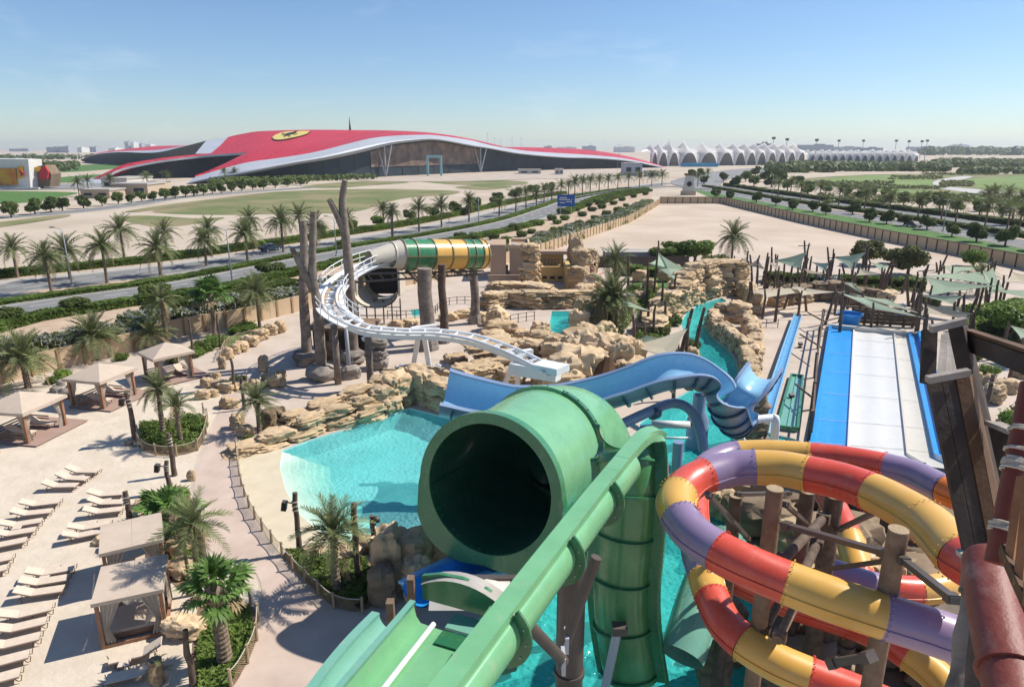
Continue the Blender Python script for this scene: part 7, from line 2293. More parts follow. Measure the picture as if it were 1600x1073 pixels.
# ------------------------------------------------------------------ striped giant barrel with white rail track
bt = thing('striped_tube', 'big green and yellow striped tube raised on columns', 'water slide', (0, 0, 0))
A0, A1 = PY(612, 398, 70), PY(757, 397, 77)
ax = (A1 - A0).normalized()
L_ = (A1 - A0).length
RB = 1.62
sd = ax.cross(V((0, 0, 1))).normalized()
upb = sd.cross(ax)
secs = [(.0, .085, None, .78, .97), (.085, .20, 'g_green', .97, 1), (.20, .385, 'g_green', 1, 1), (.385, .56, 'g_yellow', 1, 1), (.56, .73, 'g_yellow', 1, 1), (.73, .82, 'g_green', 1, 1), (.82, .91, 'g_green', 1, 1), (.91, .97, 'g_yellow', 1, .98), (.97, 1.0, 'g_yellow', .98, .82)]
K['cream_shell'] = gel('cream_gelcoat', (.56, .50, .40), rough=.4)
K['rib_dk'] = gel('rib_brown', (.20, .155, .06), rough=.4)
for a, b, key, r0, r1 in secs:
    m = MB(); m.sweep(circ(RB, 36), [(A0 + ax * (L_ * a), sd, upb, r0), (A0 + ax * (L_ * b), sd, upb, r1)], True); s_ = m.build('barrel_section', K[key or 'cream_shell'], bt, True)
    p = A0 + ax * (L_ * a)
    rws = []
    for off, k in ((-.07, r0), (-.07, r0 * 1.055), (.07, r0 * 1.055), (.07, r0)):
        rws.append([p + ax * off + (sd * x + upb * y) * k for x, y in circ(RB, 36) + [(RB, 0)]])
    m = MB(); m.grid(rws); m.build('rib', K['rib_dk' if key else 'cream_shell'], s_, True, 40)
m = MB(); m.add([A1 + (sd * x + upb * y) * .82 for x, y in circ(RB, 36)], [tuple(range(36))]); m.build('end_cap', K['g_green_dk'], bt)
for sg in (-1, 1):
    m = MB(); m.beam(A0 + ax * (L_ * .09) + sd * (sg * RB * 1.02), A1 + sd * (sg * RB * 1.0), .12, .1); m.build('side_seam', K['rib_dk'], bt)
m = MB()
hood = []
for i in range(6):
    t = i / 5
    hood.append([A0 - ax * (2.6 * t) + (sd * x + upb * y) * (RB * (.78 - .22 * t)) - V((0, 0, .5 * t)) for x, y in [(math.cos(R(-20 + 220 * j / 18)), math.sin(R(-20 + 220 * j / 18))) for j in range(19)]])
m.grid(hood); m.build('cream_hood', K['cream_shell'], bt, True)
for i, (u, v, r_, top) in enumerate([(668, 545, .75, 8.4), (694, 535, .42, 8.4), (742, 505, .5, 8.4)]):
    p = P(u, v)
    key = 'bark' if i != 1 else 'timber'
    m = MB(); m.tube([V((p.x, p.y, -.1)), V((p.x + .1, p.y, 3)), V((p.x - .1, p.y, 6)), V((p.x, p.y, top))], [r_ * 1.25, r_, r_ * .95, r_], 14); m.build('column', K[key], bt, True, 60)
    m = MB(); m.tube([V((p.x, p.y, -.1)), V((p.x, p.y, 1.1))], [r_ * 1.7, r_ * 1.4], 9); m.build('column_base', K['rock_gray'], bt)
for (a, b) in (((668, 545, 6.4), .15), ((694, 535, 6.2), .52), ((694, 535, 6.2), .40), ((742, 505, 6.0), .72), ((742, 505, 5.2), .62)):
    q = P(a[0], a[1]); q.z = a[2]
    e_ = A0 + ax * (L_ * b) - upb * RB * 1.02
    m = MB(); m.beam(q, e_, .2, .22); m.build('brace', K['metal_dk'], bt)
for z in (0, -.8):
    m = MB(); m.beam(A0 - ax * 4 - upb * (RB + .3) + V((0, 0, z)), A1 - upb * (RB + .3) + V((0, 0, z * .4)), .2, .2); m.build('truss_chord', K['metal_dk'], bt)
for i in range(12):
    p = (A0 - ax * 4).lerp(A1, i / 12) - upb * (RB + .3); q = (A0 - ax * 4).lerp(A1, (i + .5) / 12) - upb * (RB + .3) + V((0, 0, -.8 + .48 * i / 12))
    m = MB(); m.beam(p, q, .1, .1); m.build('truss_web', K['metal_dk'], bt)

trk = thing('white_rail_track', 'curving white twin-rail track leaving the striped tube', 'ride track', (0, 0, 0))
tway = [(622, 402, 9.0), (590, 408, 8.8), (560, 419, 8.5), (533, 436, 8.0), (516, 458, 7.3), (518, 481, 6.6), (541, 499, 6.0), (575, 512, 5.5), (625, 517, 5.2), (680, 518, 5.0), (735, 526, 4.8), (785, 542, 4.6), (825, 560, 4.4), (862, 580, 4.2)]
tp = smooth_path([P(*w) for w in tway], 7)
tfr = frames_of(tp)
for sg, rr in ((-1, .14), (1, .14)):
    m = MB(); m.tube([p + s_ * (.6 * sg) for p, s_, u_ in tfr], rr, 9); m.build('rail', K['white'], trk, True)
m = MB(); m.sweep([(-.28, -.7), (.28, -.7), (.28, -.3), (-.28, -.3)], tfr, True, True); m.build('spine_box', K['white'], trk, True, 40)
for i in range(1, len(tfr) - 1, 3):
    p, s_, u_ = tfr[i]
    m = MB(); m.beam(p - s_ * .6, p + s_ * .6, .12, .14); m.build('tie', K['white'], trk)
    m = MB(); m.beam(p - u_ * .05, p - u_ * .5, .2, .2, up=s_); m.build('tie_web', K['white'], trk)
for sg in (1, -1):     # walkway rail on the upper loop
    seg = tfr[4:46]
    m = MB(); m.tube([p + s_ * (1.25 * sg) + V((0, 0, 1.0)) for p, s_, u_ in seg], .05, 6); m.build('handrail', K['white'], trk, True)
    m = MB(); m.tube([p + s_ * (1.25 * sg) + V((0, 0, .5)) for p, s_, u_ in seg], .04, 6); m.build('handrail', K['white'], trk, True)
    m = MB(); m.sweep([(.85 * sg, -.12), (1.3 * sg, -.12), (1.3 * sg, -.02), (.85 * sg, -.02)], seg, True, True); m.build('walkway', K['white'], trk)
    for p, s_, u_ in seg[::3]:
        m = MB(); m.tube([p + s_ * (1.25 * sg) - V((0, 0, .2)), p + s_ * (1.25 * sg) + V((0, 0, 1.0))], .05, 6); m.build('stanchion', K['white'], trk)
def aframe(top, f1, f2, zt):
    t_ = P(*top, zt)
    for f in (f1, f2):
        q = P(*f, 0)
        m = MB(); m.beam(t_ + V((q.x - t_.x, 0, 0)) * .25, q, .42, .42, up=(0, 1, 0)); m.build('frame_leg', K['white'], trk)
    m = MB(); m.beam(t_ + V((-1.0, -.3, .1)), t_ + V((1.0, .8, .1)), .5, .5); m.build('frame_head', K['white'], trk)
aframe((662, 516), (645, 578), (671, 574), 4.6)
aframe((812, 556), (787, 604), (808, 610), 4.0)
m = MB(); m.beam(P(800, 575, 3.4), P(872, 586, 3.6), .8, .9); m.build('launch_box', K['white'], trk)
m = MB(); m.beam(P(840, 570, 4.3), P(880, 578, 4.4), 1.6, .5); m.build('brake_unit', K['white'], trk)
for (u, v, z) in ((512, 500, 5.8), (565, 520, 5.0)):
    p = P(u, v, z)
    m = MB(); m.beam(p + V((0, 0, -.6)), p + V((1.8, .6, .3)), .3, .3); m.build('outrigger', K['white'], trk)
    m = MB(); m.tube([V((p.x + .5, p.y, 0)), p + V((.5, 0, -.4))], .3, 10); m.build('column', K['bark'], trk, True)
# cream boat-shaped loading station under the loop
ls = thing('loading_station', 'cream boat-shaped loading station with dark mouth under the loop', 'station', P(590, 510))
lsb = V(ls.location)
hl = []
for i in range(8):
    t = i / 7
    w = 2.6 - .5 * t
    hl.append([V((w * math.cos(R(180 + 180 * j / 14)) + .4 * t, -.6 + 5.0 * t, 4.0 + 1.7 * math.sin(R(180 + 180 * j / 14)) + .3 * t)) for j in range(15)])
m = MB(); m.grid(hl); m.build('hull', K['cream_shell'], ls, True)
m = MB(); m.grid([[V((x, y, z)) for x, y, z in r_] for r_ in [[(p.x * .93, p.y + .05, p.z + .12) for p in row_] for row_ in hl]]); m.build('hull_inside', K['cream_shell'], ls, True)
block('back_wall', 'shield_black', ls, (.2, 4.3, 3.0), (4.4, .2, 3.6))
block('roof', 'cream_shell', ls, (.2, 3.0, 6.6), (5.2, 3.2, .25))
for s_ in (-1, 1): block('side_post', 'cream_shell', ls, (.2 + s_ * 2.5, 2.0, 3.6), (.25, 4.0, 3.0))
for i in range(6): block('lattice_post', 'metal_dk', ls, (-2.5 + i, 1.5, 0), (.14, .14, 3.0))
for z in (.9, 1.9): block('lattice_rail', 'metal_dk', ls, (0, 1.5, z), (5.2, .1, .1))

# ------------------------------------------------------------------ play area: sails on timber masts, loose poles, trees
def sail(corners, zs, key, label, sag=.16, masts=True, group='shade sails'):
    mu, mv = sum(c[0] for c in corners) / len(corners), sum(c[1] for c in corners) / len(corners)
    pts = [P(mu + (u - mu) * 1.18, mv + (v - mv) * 1.12, z) for (u, v), z in zip(corners, zs)]
    c0 = sum(pts, V((0, 0, 0))) / len(pts)
    base = V((c0.x, c0.y, 0))
    o = thing('shade_sail', label, 'shade sail', base, 0, group)
    q = [p - base for p in pts]
    c = c0 - base - V((0, 0, .25))
    m = MB()
    # rim with edges hollowed toward the centre, then rings to the centre
    rim = []
    n = 8
    for i in range(len(q)):
        a, b = q[i], q[(i + 1) % len(q)]
        for j in range(n):
            t = j / n
            p = a.lerp(b, t)
            rim.append(p.lerp(c, sag * 4 * t * (1 - t)))
    k = len(rim)
    rings = [rim] + [[p.lerp(c, f) for p in rim] for f in (.35, .7)]
    vs = [p for r_ in rings for p in r_] + [c]
    fs = [(a * k + i, a * k + (i + 1) % k, (a + 1) * k + (i + 1) % k, (a + 1) * k + i) for a in (0, 1) for i in range(k)] + [(2 * k + i, 2 * k + (i + 1) % k, 3 * k) for i in range(k)]
    m.add(vs, fs)
    m.build('sail_cloth', K[key], o, True)
    m = MB(); m.tube(rim + [rim[0]], .03, 4, False); m.build('edge_rope', K['rope'], o)
    if masts:
        for p in q:
            d = V((p.x, p.y, 0)).normalized()
            top = p + d * .25 + V((rnd.uniform(-.2, .2), 0, rnd.uniform(.3, 1.3)))
            m = MB(); m.tube([V((p.x, p.y, 0)) + d * rnd.uniform(.1, .9), p + d * .15, top], [.17, .14, .10], 7); m.build('mast', K['timber'], o, True, 50)
    return o
sl = [([(1031, 398), (1018, 412), (1053, 435), (1074, 422)], (6.2, 4.0, 4.4, 4.0), 'sail', 'pale green four-cornered sail left of the lone palm'),
      ([(965, 461), (1014, 486), (962, 474)], (4.2, 2.8, 3.0), 'sail', 'green triangular sail beside the palm clump'),
      ([(989, 540), (1068, 516), (1051, 562)], (2.6, 4.0, 3.2), 'sail_bg', 'large pale pointed sail beside the river'),
      ([(986, 532), (1010, 525), (1050, 530), (1008, 540)], (2.4, 3.0, 3.0, 2.4), 'sail', 'green sail just behind the large pale sail'),
      ([(1213, 407), (1257, 395), (1250, 421)], (4.2, 5.6, 3.2), 'sail', 'green triangular sail left of the tall mast pair'),
      ([(1307, 402), (1350, 395), (1332, 421)], (4.2, 5.6, 3.2), 'sail', 'green triangular sail on the second tall mast'),
      ([(1168, 414), (1184, 406), (1194, 420)], (3.0, 4.0, 2.8), 'sail_bg', 'small white peaked sail at the back left'),
      ([(1150, 412), (1166, 402), (1164, 412)], (3.0, 3.8, 2.8), 'sail_bg', 'small white sail farthest left at the back'),
      ([(1203, 410), (1213, 411), (1215, 424)], (4.0, 3.8, 3.0), 'sail_bg', 'narrow white sail next to the peaked one'),
      ([(1317, 458), (1352, 466), (1434, 495), (1365, 482)], (4.0, 3.4, 2.4, 2.6), 'sail', 'long green sail above the racing slide end, nearer one'),
      ([(1337, 460), (1386, 468), (1436, 490)], (3.6, 3.2, 2.6), 'sail', 'long green sail above the racing slide end, farther one'),
      ([(1452, 434), (1545, 447), (1459, 460)], (4.2, 4.2, 2.8), 'sail', 'largest green triangular sail at the right'),
      ([(1446, 430), (1540, 443), (1536, 425), (1480, 428)], (3.8, 4.0, 4.4, 3.8), 'sail', 'green sail behind the largest triangular one'),
      ([(1476, 416), (1540, 417), (1490, 428)], (3.6, 3.6, 3.0), 'sail', 'flat green sail at the back right'),
      ([(1538, 425), (1551, 420), (1566, 452), (1546, 462)], (4.6, 5.0, 3.0, 2.8), 'sail', 'upright green sail on the leaning right mast'),
      ([(1548, 452), (1612, 454), (1640, 472)], (3.2, 3.4, 3.0), 'sail', 'green sail running off the right edge'),
      ([(1573, 440), (1583, 426), (1610, 430), (1606, 442)], (3.4, 4.2, 4.0, 3.2), 'sail_bg', 'beige peaked sail at the right edge'),
      ([(1442, 474), (1513, 490), (1509, 498), (1446, 487)], (3.0, 3.0, 2.4, 2.4), 'sail_bg', 'rolled beige hammock sail below the largest sail'),
      ([(1321, 442), (1332, 442), (1352, 462)], (3.6, 3.6, 2.4), 'sail', 'small steep green sail in the middle of the play area'),
      ([(1180, 456), (1243, 448), (1250, 456), (1200, 464)], (2.8, 3.0, 2.6, 2.6), 'sail_bg', 'beige sail over the dark rock bank, left'),
      ([(1243, 447), (1300, 456), (1254, 461)], (3.2, 2.8, 2.6), 'sail_bg', 'khaki sail over the dark rock bank, right'),
      ([(1271, 410), (1294, 411), (1290, 424)], (4.2, 4.2, 3.0), 'sail', 'green sail between the two tall masts'),
      ([(1364, 411), (1390, 414), (1378, 424)], (4.0, 3.6, 3.0), 'sail', 'green sail beside the round tree'),
      ([(1345, 420), (1375, 428), (1340, 430)], (3.6, 3.0, 2.8), 'sail_bg', 'pale sail in front of the second tall mast'),
      ([(1258, 420), (1288, 428), (1262, 426)], (3.4, 2.8, 2.6), 'sail_bg', 'pale sliver sail in front of the first tall mast'),
      ([(1438, 460), (1500, 463), (1487, 474)], (3.2, 3.2, 2.4), 'sail', 'green sail in the shade of the largest one'),
      ([(1583, 510), (1640, 520), (1600, 535)], (3.4, 3.0, 2.4), 'sail', 'green sail at the right edge beside the big shrub'),
      ([(1570, 668), (1640, 652), (1640, 676)], (1.8, 2.2, 1.8), 'sail', 'green sail at the right edge beside the timber beam')]
for cs, zs, key, lb in sl: sail(cs, zs, key, lb)
# poles: foot u, v; top u, v
pl = [(1257, 434, 1257, 376), (1345, 440, 1352, 378), (1294, 446, 1304, 396), (1175, 440, 1172, 398), (1190, 446, 1200, 395), (1203, 432, 1206, 386), (1213, 430, 1212, 397), (1233, 448, 1240, 404), (1252, 441, 1263, 403), (1273, 451, 1277, 412), (1300, 440, 1293, 386), (1321, 441, 1316, 413), (1372, 466, 1394, 406), (1377, 465, 1399, 408), (1409, 459, 1416, 428), (1420, 479, 1418, 430), (1426, 488, 1451, 413), (1432, 488, 1447, 420), (1470, 424, 1481, 397), (1464, 426, 1463, 410), (1509, 440, 1517, 416), (1545, 462, 1557, 406), (1211, 503, 1219, 438), (1176, 490, 1174, 440), (1312, 522, 1318, 440), (1432, 528, 1440, 458), (1444, 524, 1447, 470), (1496, 478, 1500, 454), (1512, 498, 1530, 458), (1163, 440, 1160, 404), (1182, 452, 1184, 404), (1168, 446, 1170, 408), (1222, 452, 1226, 410), (1245, 456, 1247, 418), (1285, 452, 1288, 414), (1310, 454, 1312, 420), (1330, 446, 1331, 416),
      (1059, 572, 1082, 482), (1085, 552, 1101, 480), (1030, 504, 1036, 442), (981, 456, 981, 398), (918, 428, 917, 392), (928, 446, 930, 410), (972, 560, 972, 514), (990, 536, 989, 492), (1029, 420, 1029, 376), (1010, 475, 1013, 420), (1012, 520, 1014, 470), (1036, 515, 1040, 470), (942, 418, 944, 392), (1000, 520, 1002, 484), (1108, 425, 1112, 398), (1120, 428, 1128, 399), (1096, 420, 1102, 396), (1462, 540, 1456, 500), (1535, 645, 1552, 585), (1575, 600, 1583, 560), (1567, 532, 1575, 505), (1590, 540, 1592, 510)]
sp_i = {pl[k] for k in (0, 1, 2, 12, 16, 21)}
big_i = {pl[k] for k in (37, 38)}
for i, (u, v, tu, tv) in enumerate(sorted(pl)):
    p = P(u, v)
    t = PY(tu, tv, p.y) - p
    o = thing('timber_pole', f'dark weathered pole in the play area, {ordinal(i)} from the left', 'pole', p, 0, 'scattered play area poles')
    r_ = .2 if (u, v, tu, tv) in big_i else .17
    mid_ = t * .5 + V((rnd.uniform(-.12, .12), 0, 0))
    m = MB(); m.tube([V((0, 0, -.1)), mid_, t], [r_ * 1.15, r_, r_ * .75], 8); m.build('shaft', K['timber'], o, True, 50)
    if (u, v, tu, tv) in sp_i:
        m = MB(); m.beam(t * .86 + V((-1.0, 0, 0)), t * .86 + V((1.0, 0, .1)), .1, .1); m.build('crossbar', K['timber'], o)
    if i % 3 == 0:
        m = MB(); m.tube([t * .8, t * .82], r_ * 1.2, 8); m.build('rope_ring', K['rope'], o)
# trees and hedges round the play area
for i, (u, v, r_, kd, h, lab_) in enumerate([(1035, 414, 2.6, 'leaf', .8, 'rounded green tree left of the pale sail mast'), (1062, 412, 3.2, 'leaf', .85, 'broad green tree behind the pale sail'), (1085, 410, 3.2, 'leaf', .8, 'broad green tree left of the lone palm'), (1352, 414, 3.0, 'olive_', .95, 'olive green tree behind the second tall mast'), (1418, 430, 3.0, 'light', 1.0, 'bright green tree behind the leaning poles'), (1520, 417, 2.4, 'light', .8, 'bright green tree near the lot wall at the right'), (1575, 535, 3.0, 'leaf', .9, 'large dense green tree at the right edge'), (1600, 520, 3.0, 'leaf', .8, 'dense green tree cut by the right edge'), (1555, 525, 2.2, 'dark', .75, 'darker tree left of the large dense one'), (905, 412, 1.6, 'leaf', .9, 'small green tree right of the theatre'), (958, 412, 1.7, 'dark', .9, 'dark round tree by the grey shed'), (1120, 425, 2.6, 'light', .7, 'feathery grass-green tree below the lone palm'), (1395, 412, 2.0, 'dark', .8, 'dark tree behind the bright green tree')]):
    tree(P(u, v), r_, 'light' if kd == 'olive_' else kd, lab_, None, h * 0.88)
for i, (u, v, r_, kd, where) in enumerate([(1590, 668, 1.4, 'light', 'by the right beam'), (1610, 655, 1.4, 'leaf', 'at the right edge by the beam'), (1080, 545, 1.1, 'dark', 'on the lawn by the river poles'), (1030, 525, 1.3, 'olive', 'under the climbing course'), (1048, 508, 1.4, 'leaf', 'beside the climbing course'), (1020, 500, 1.3, 'leaf', 'among the climbing nets'), (1008, 462, 1.2, 'leaf', 'behind the green triangular sail'), (990, 455, 1.2, 'leaf', 'below the tall pole by the theatre'), (1038, 470, 1.3, 'leaf', 'left of the river cliff'), (950, 560, 1.6, 'light', 'spilling over the cliff top'), (1450, 480, 1.5, 'olive', 'under the hammock sail'), (1520, 560, 1.2, 'olive', 'behind the rear timber chute'), (1545, 585, 1.0, 'leaf', 'at the right boulders'), (1006, 535, 1.2, 'leaf', 'right of the cliff cave'), (1500, 520, 1.3, 'leaf', 'below the dense right tree')]):
    shrub(P(u, v), r_, kd, f'shrub {where} in the play area', 'play area shrubs')
hedge('play_hedge', 'olive hedge along the back of the play area', px([(1195, 440), (1260, 442), (1330, 446), (1400, 448), (1445, 452)]), 3.0, 1.4, OLEANDER[:1] + HEDGE)
hedge('play_hedge', 'green hedge behind the pale sail by the theatre', px([(960, 428), (1010, 430), (1070, 432), (1120, 430)]), 3.2, 1.3, HEDGE)
date_palm(P(1141, 430), 6.0, 3.0, 'lone date palm standing against the empty lot', None, 34, True, 0, seed=31, r0=.22)
for i, (u, v, h, L) in enumerate([(944, 516, 3.0, 2.4), (952, 512, 3.8, 2.9), (962, 516, 3.4, 2.6)]):
    date_palm(P(u, v), h, L, f'date palm of the clump right of the theatre, {ordinal(i)} from the left', 'palm clump right of the theatre', 34, True, .02, seed=32 + i, r0=.22, up=.2)
date_palm(P(960, 440), 3.2, 2.8, 'date palm by the grey shed', None, 32, True, 0, seed=36, r0=.2)
date_palm(P(945, 572), 2.0, 1.9, 'upright young palm on the sandstone cliff', None, 28, True, 0, seed=37, up=1.0, r0=.16)
date_palm(P(1040, 505), 2.0, 1.8, 'young palm left of the river cliff', None, 26, True, 0, seed=38, up=.8, r0=.16)
date_palm(P(1525, 462), 2.4, 2.6, 'bushy palm behind the upright green sail', None, 28, True, 0, seed=39, up=.4, r0=.2)
cover('mixed low planting behind the play area sails', [(1195, 438), (1300, 440), (1445, 448), (1440, 458), (1300, 450), (1200, 448)], 3000, .3, 'leaf_olive', 11, 1.0)
cover('lush planting among the climbing course', [(985, 455), (1035, 452), (1050, 500), (1040, 545), (1000, 540), (995, 490)], 3600, .28, 'leaf', 12, 1.0)
cover('planting below the theatre palms', [(925, 470), (985, 470), (990, 500), (970, 530), (935, 520)], 2200, .26, 'leaf', 13, .9)
cover('planting at the right edge behind the timber chutes', [(1500, 480), (1620, 480), (1620, 560), (1530, 560)], 3600, .28, 'leaf_lt', 14, .9)
# splash toys
for i, (u, v) in enumerate(sorted([(1283, 455), (1325, 458), (1405, 496), (1300, 452)])):
    o = thing('splash_basin', f'small bright blue splash basin in the play area, {ordinal(i)} from the left', 'basin', P(u, v), 0, 'splash basins')
    m = MB(); m.lathe([(0, .1), (1.5, .1), (1.7, .5), (1.5, .5), (1.3, .25), (0, .25)], 16); m.build('bowl', K['g_bright'], o, True, 40)
    m = MB(); m.tube([(0, 0, .2), (0, 0, 1.5), (.5, 0, 1.8)], .09, 8); m.build('spout', K['g_blue'], o, True)
pf = thing('pink_sail', 'small pink and cream slide awning beside the theatre wall', 'awning', P(934, 450))
m = MB(); m.add([(-2, 0, 1.0), (1.6, 0, 2.6), (2.0, 1.2, 2.6), (-1.4, 1.2, 1.2)], [(0, 1, 2, 3)]); m.build('cloth', mat('pink_cloth', (.6, .12, .16), .9, transl=.2), pf)
for x in (-1.6, 1.7):
    m = MB(); m.tube([(x, .6, 0), (x, .6, 2.8)], .08, 6); m.build('post', K['timber'], pf)

# ------------------------------------------------------------------ timber tower in the right foreground
K['plank'] = mat('weathered_plank', (.038, .026, .02), .75, base2=(.085, .06, .047), scale=1.2, bump=.35, bscale=7, detail=9)
K['plank_br'] = mat('brown_plank', (.085, .042, .02), .7, base2=(.15, .08, .04), scale=1.4, bump=.3, bscale=8, detail=9)
K['plank_gr'] = mat('pale_sunlit_plank', (.24, .205, .175), .85, base2=(.38, .335, .295), scale=2.0, bump=.5, bscale=9, detail=9)  # pale tone paints sunlight on the rear chute's board; cap boards share it
K['pipe_red'] = mat('chipped_red_paint', (.21, .05, .035), .5, base2=(.33, .20, .17), scale=3.0, lo=.52, hi=.78, bump=.25, bscale=9, spec=.4)
K['post_red'] = mat('oxide_red_post', (.16, .035, .018), .5, var=.25, scale=3, spec=.4)
K['slat'] = mat('orange_brown_slat', (.30, .12, .045), .65, base2=(.38, .17, .07), scale=4, bump=.2)
def plank_face(parent, tl, tr, br_, bl, n, keys, th, gap=.012, name='plank'):
    nrm = (tr - tl).cross(bl - tl).normalized()
    if nrm.y > 0: nrm = -nrm
    for i in range(n):
        a, b = i / n + gap, (i + 1) / n - gap
        j = rnd.uniform(-.008, .008)
        f = [tl.lerp(tr, a), tl.lerp(tr, b), bl.lerp(br_, b), bl.lerp(br_, a)]
        f = [p + nrm * j for p in f]
        bk = [p - nrm * th for p in f]
        m = MB(); m.add(f + bk, [(0, 1, 2, 3), (7, 6, 5, 4)] + [(k, 4 + k, 4 + (k + 1) % 4, (k + 1) % 4) for k in range(4)]); m.build(name, K[keys[i % len(keys)]], parent)
    return nrm
c1 = thing('timber_chute', 'dark planked timber chute leaning in front, nearest', 'timber chute', PS(1530, 860, 7.4) * V((1, 1, 0)).length * 0)
nr = plank_face(c1, PS(1450, 597, 9.2), PS(1514, 586, 9.2), PS(1563, 850, 8.9), PS(1508, 868, 8.9), 3, ('plank', 'plank', 'plank_br'), .06)
m = MB(); m.beam(PS(1449, 593, 9.12), PS(1514, 581, 9.12), .10, .09); m.build('cap_board', K['plank_gr'], c1)
tl, tr, br_, bl = PS(1515, 588, 9.2), PS(1521, 583, 9.75), PS(1576, 835, 9.3), PS(1564, 850, 8.9)
plank_face(c1, tl, tr, br_, bl, 1, ('plank_br',), .05)
m = MB(); m.beam(PS(1506, 872, 8.85), PS(1566, 855, 8.85), .3, .08); m.build('foot_plate', K['kerb'], c1)
c2 = thing('timber_chute', 'dark planked timber chute behind, with a board coloured pale as sunlit in its mouth', 'timber chute', (0, 0, 0))
plank_face(c2, PS(1503, 503, 10.4), PS(1511, 503, 10.8), PS(1582, 790, 10.0), PS(1568, 800, 9.7), 1, ('plank',), .2)
plank_face(c2, PS(1459, 520, 10.5), PS(1466, 518, 10.4), PS(1463, 600, 10.3), PS(1457, 602, 10.3), 1, ('plank',), .2)
plank_face(c2, PS(1470, 522, 12.2), PS(1502, 512, 12.2), PS(1512, 620, 10.1), PS(1458, 630, 10.1), 3, ('plank_gr',), .04)  # mouth boards, their sunlit look put into the pale colour
m = MB(); m.beam(PS(1454, 514, 10.3), PS(1508, 501, 10.3), .10, .10); m.build('cap_board', K['plank_gr'], c2)
bm = thing('timber_beam', 'heavy dark timber beam running off the right edge', 'timber beam', (0, 0, 0))
plank_face(bm, PS(1511, 518, 10.8), PS(1625, 556, 8.8), PS(1625, 590, 8.7), PS(1516, 545, 10.7), 1, ('plank',), .12)
m = MB(); m.beam(PS(1511, 516, 10.75), PS(1625, 553, 8.75), .16, .05); m.build('weathered_edge', K['plank_br'], bm)
bm2 = thing('timber_bulwark', 'dark timber side screen behind the rope-bound post', 'timber screen', (0, 0, 0))
plank_face(bm2, PS(1553, 664, 9.2), PS(1625, 694, 8.0), PS(1625, 830, 7.6), PS(1585, 800, 8.2), 1, ('plank',), .08)
m = MB(); m.beam(PS(1551, 661, 9.15), PS(1625, 690, 7.95), .2, .06); m.build('cap_board', K['plank_gr'], bm2)
rp = thing('red_pipe', 'thick chipped dark red pipe at the lower right corner', 'pipe', (0, 0, 0))
pp = smooth_path([PS(1544, 878, 5.9), PS(1552, 930, 5.6), PS(1566, 1000, 5.25), PS(1585, 1080, 4.9), PS(1600, 1150, 4.6)], 5)
m = MB(); m.tube(pp, .20, 24); m.build('pipe_body', K['pipe_red'], rp, True, 50)
f0 = (pp[1] - pp[0]).normalized()
m = MB(); m.tube([pp[0] - f0 * .06, pp[0] - f0 * .02, pp[0] + f0 * .03], [.12, .19, .2], 24); m.build('pipe_cap', K['pipe_red'], rp, True, 50)
d13 = (pp[14] - pp[12]).normalized()
m = MB(); m.tube([pp[13] - d13 * .02, pp[13] + d13 * .02], .225, 24); m.build('weld_collar', K['pipe_red'], rp, True, 50)
rpst = thing('rope_bound_post', 'dark red round post with rope lashings at the right edge', 'post', (0, 0, 0))
ptop, pbot = PS(1612, 600, 5.7), PS(1556, 880, 5.4)
m = MB(); m.tube([pbot, ptop], .082, 18); m.build('shaft', K['post_red'], rpst, True, 50)
def lashing(t0, t1, turns, parent):
    d = (ptop - pbot).normalized()
    s_ = d.cross(V((0, 1, 0))).normalized(); u_ = s_.cross(d)
    pts = []
    for i in range(turns * 12 + 1):
        a = i / 12 * 2 * math.pi
        pts.append(pbot.lerp(ptop, t0 + (t1 - t0) * i / (turns * 12)) + (s_ * math.cos(a) + u_ * math.sin(a)) * (.092 + .006 * math.sin(i * .7)))
    m = MB(); m.tube(pts, .011, 6); m.build('rope_lashing', K['rope'], parent, True)
lashing(.17, .215, 4, rpst); lashing(.50, .57, 6, rpst); lashing(.61, .625, 2, rpst); lashing(.72, .745, 3, rpst)
sf = thing('slatted_rail', 'orange-brown slatted timber balustrade at the right edge', 'balustrade', (0, 0, 0))
for i in range(6):
    a, b = PS(1597 + i * 12, 745 - i * 4, 5.3 - i * .12), PS(1578 + i * 15, 880 + i * 34, 5.0 - i * .2)
    m = MB(); m.beam(a, b, .07, .035, up=(1, .4, 0)); m.build('slat', K['slat'], sf)
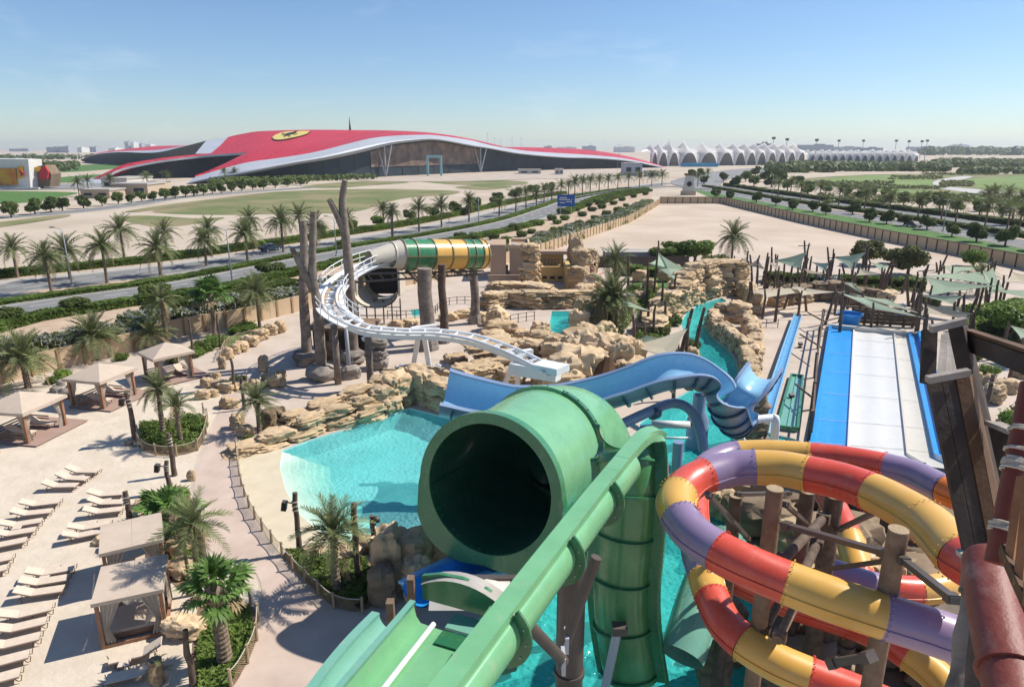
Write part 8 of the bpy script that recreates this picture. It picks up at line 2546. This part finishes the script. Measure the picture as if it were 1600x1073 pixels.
m = MB(); m.beam(PS(1571, 858, 5.15), PS(1640, 1010, 4.3), .08, .09); m.build('bottom_rail', K['plank_br'], sf)
lg_ = thing('gnarled_log', 'gnarled grey-brown log post behind the red pipe', 'log', (0, 0, 0))
m = MB(); m.tube(smooth_path([PS(1532, 880, 9.4), PS(1524, 960, 9.2), PS(1512, 1040, 9.0), PS(1500, 1110, 8.8)], 4), [.2 + .02 * math.sin(i * 1.3) for i in range(13)], 12); m.build('log', K['bark'], lg_, True, 50)
m = MB(); m.tube([PS(1528, 925, 9.3), PS(1527, 931, 9.3)], .225, 12); m.build('band', K['metal_dk'], lg_)
lg2 = thing('gnarled_log', 'darker log post half hidden by the red pipe', 'log', (0, 0, 0))
m = MB(); m.tube([PS(1550, 960, 8.4), PS(1538, 1110, 8.0)], .22, 12); m.build('log', K['timber'], lg2, True, 50)

# ------------------------------------------------------------------ air: one closed box of thin haze round everything
hz = MB()
hz.box((0, FAR / 2 - 160, 35.5), (2 * FAR + 40, FAR + 340, 77))
hm = bpy.data.materials.new('haze_air')
hm.use_nodes = True
hn = hm.node_tree.nodes
hn.clear()
ho = hn.new('ShaderNodeOutputMaterial')
hv = hn.new('ShaderNodeVolumePrincipled')
hv.inputs['Color'].default_value = (0.86, 0.92, 1.0, 1)
hv.inputs['Density'].default_value = 0.00011
hv.inputs['Anisotropy'].default_value = 0.2
hm.node_tree.links.new(hv.outputs[0], ho.inputs['Volume'])
tag(hz.build('haze', hm), 'thin pale haze in the air', 'haze', None, 'stuff')

# stand each Empty that was left at the world origin at the foot of its own thing
for o in list(COL.objects):
    if o.type == 'EMPTY' and o.parent is None and o.location.length < 1e-6 and o.children:
        ps = [c.matrix_basis @ V(v.co) for c in o.children if c.type == 'MESH' for v in list(c.data.vertices)[::7]]
        if not ps: continue
        xs, ys, zs = [p.x for p in ps], [p.y for p in ps], [p.z for p in ps]
        f = V(((min(xs) + max(xs)) / 2, (min(ys) + max(ys)) / 2, min(zs)))
        o.location = f
        for c in o.children: c.location = c.location - f
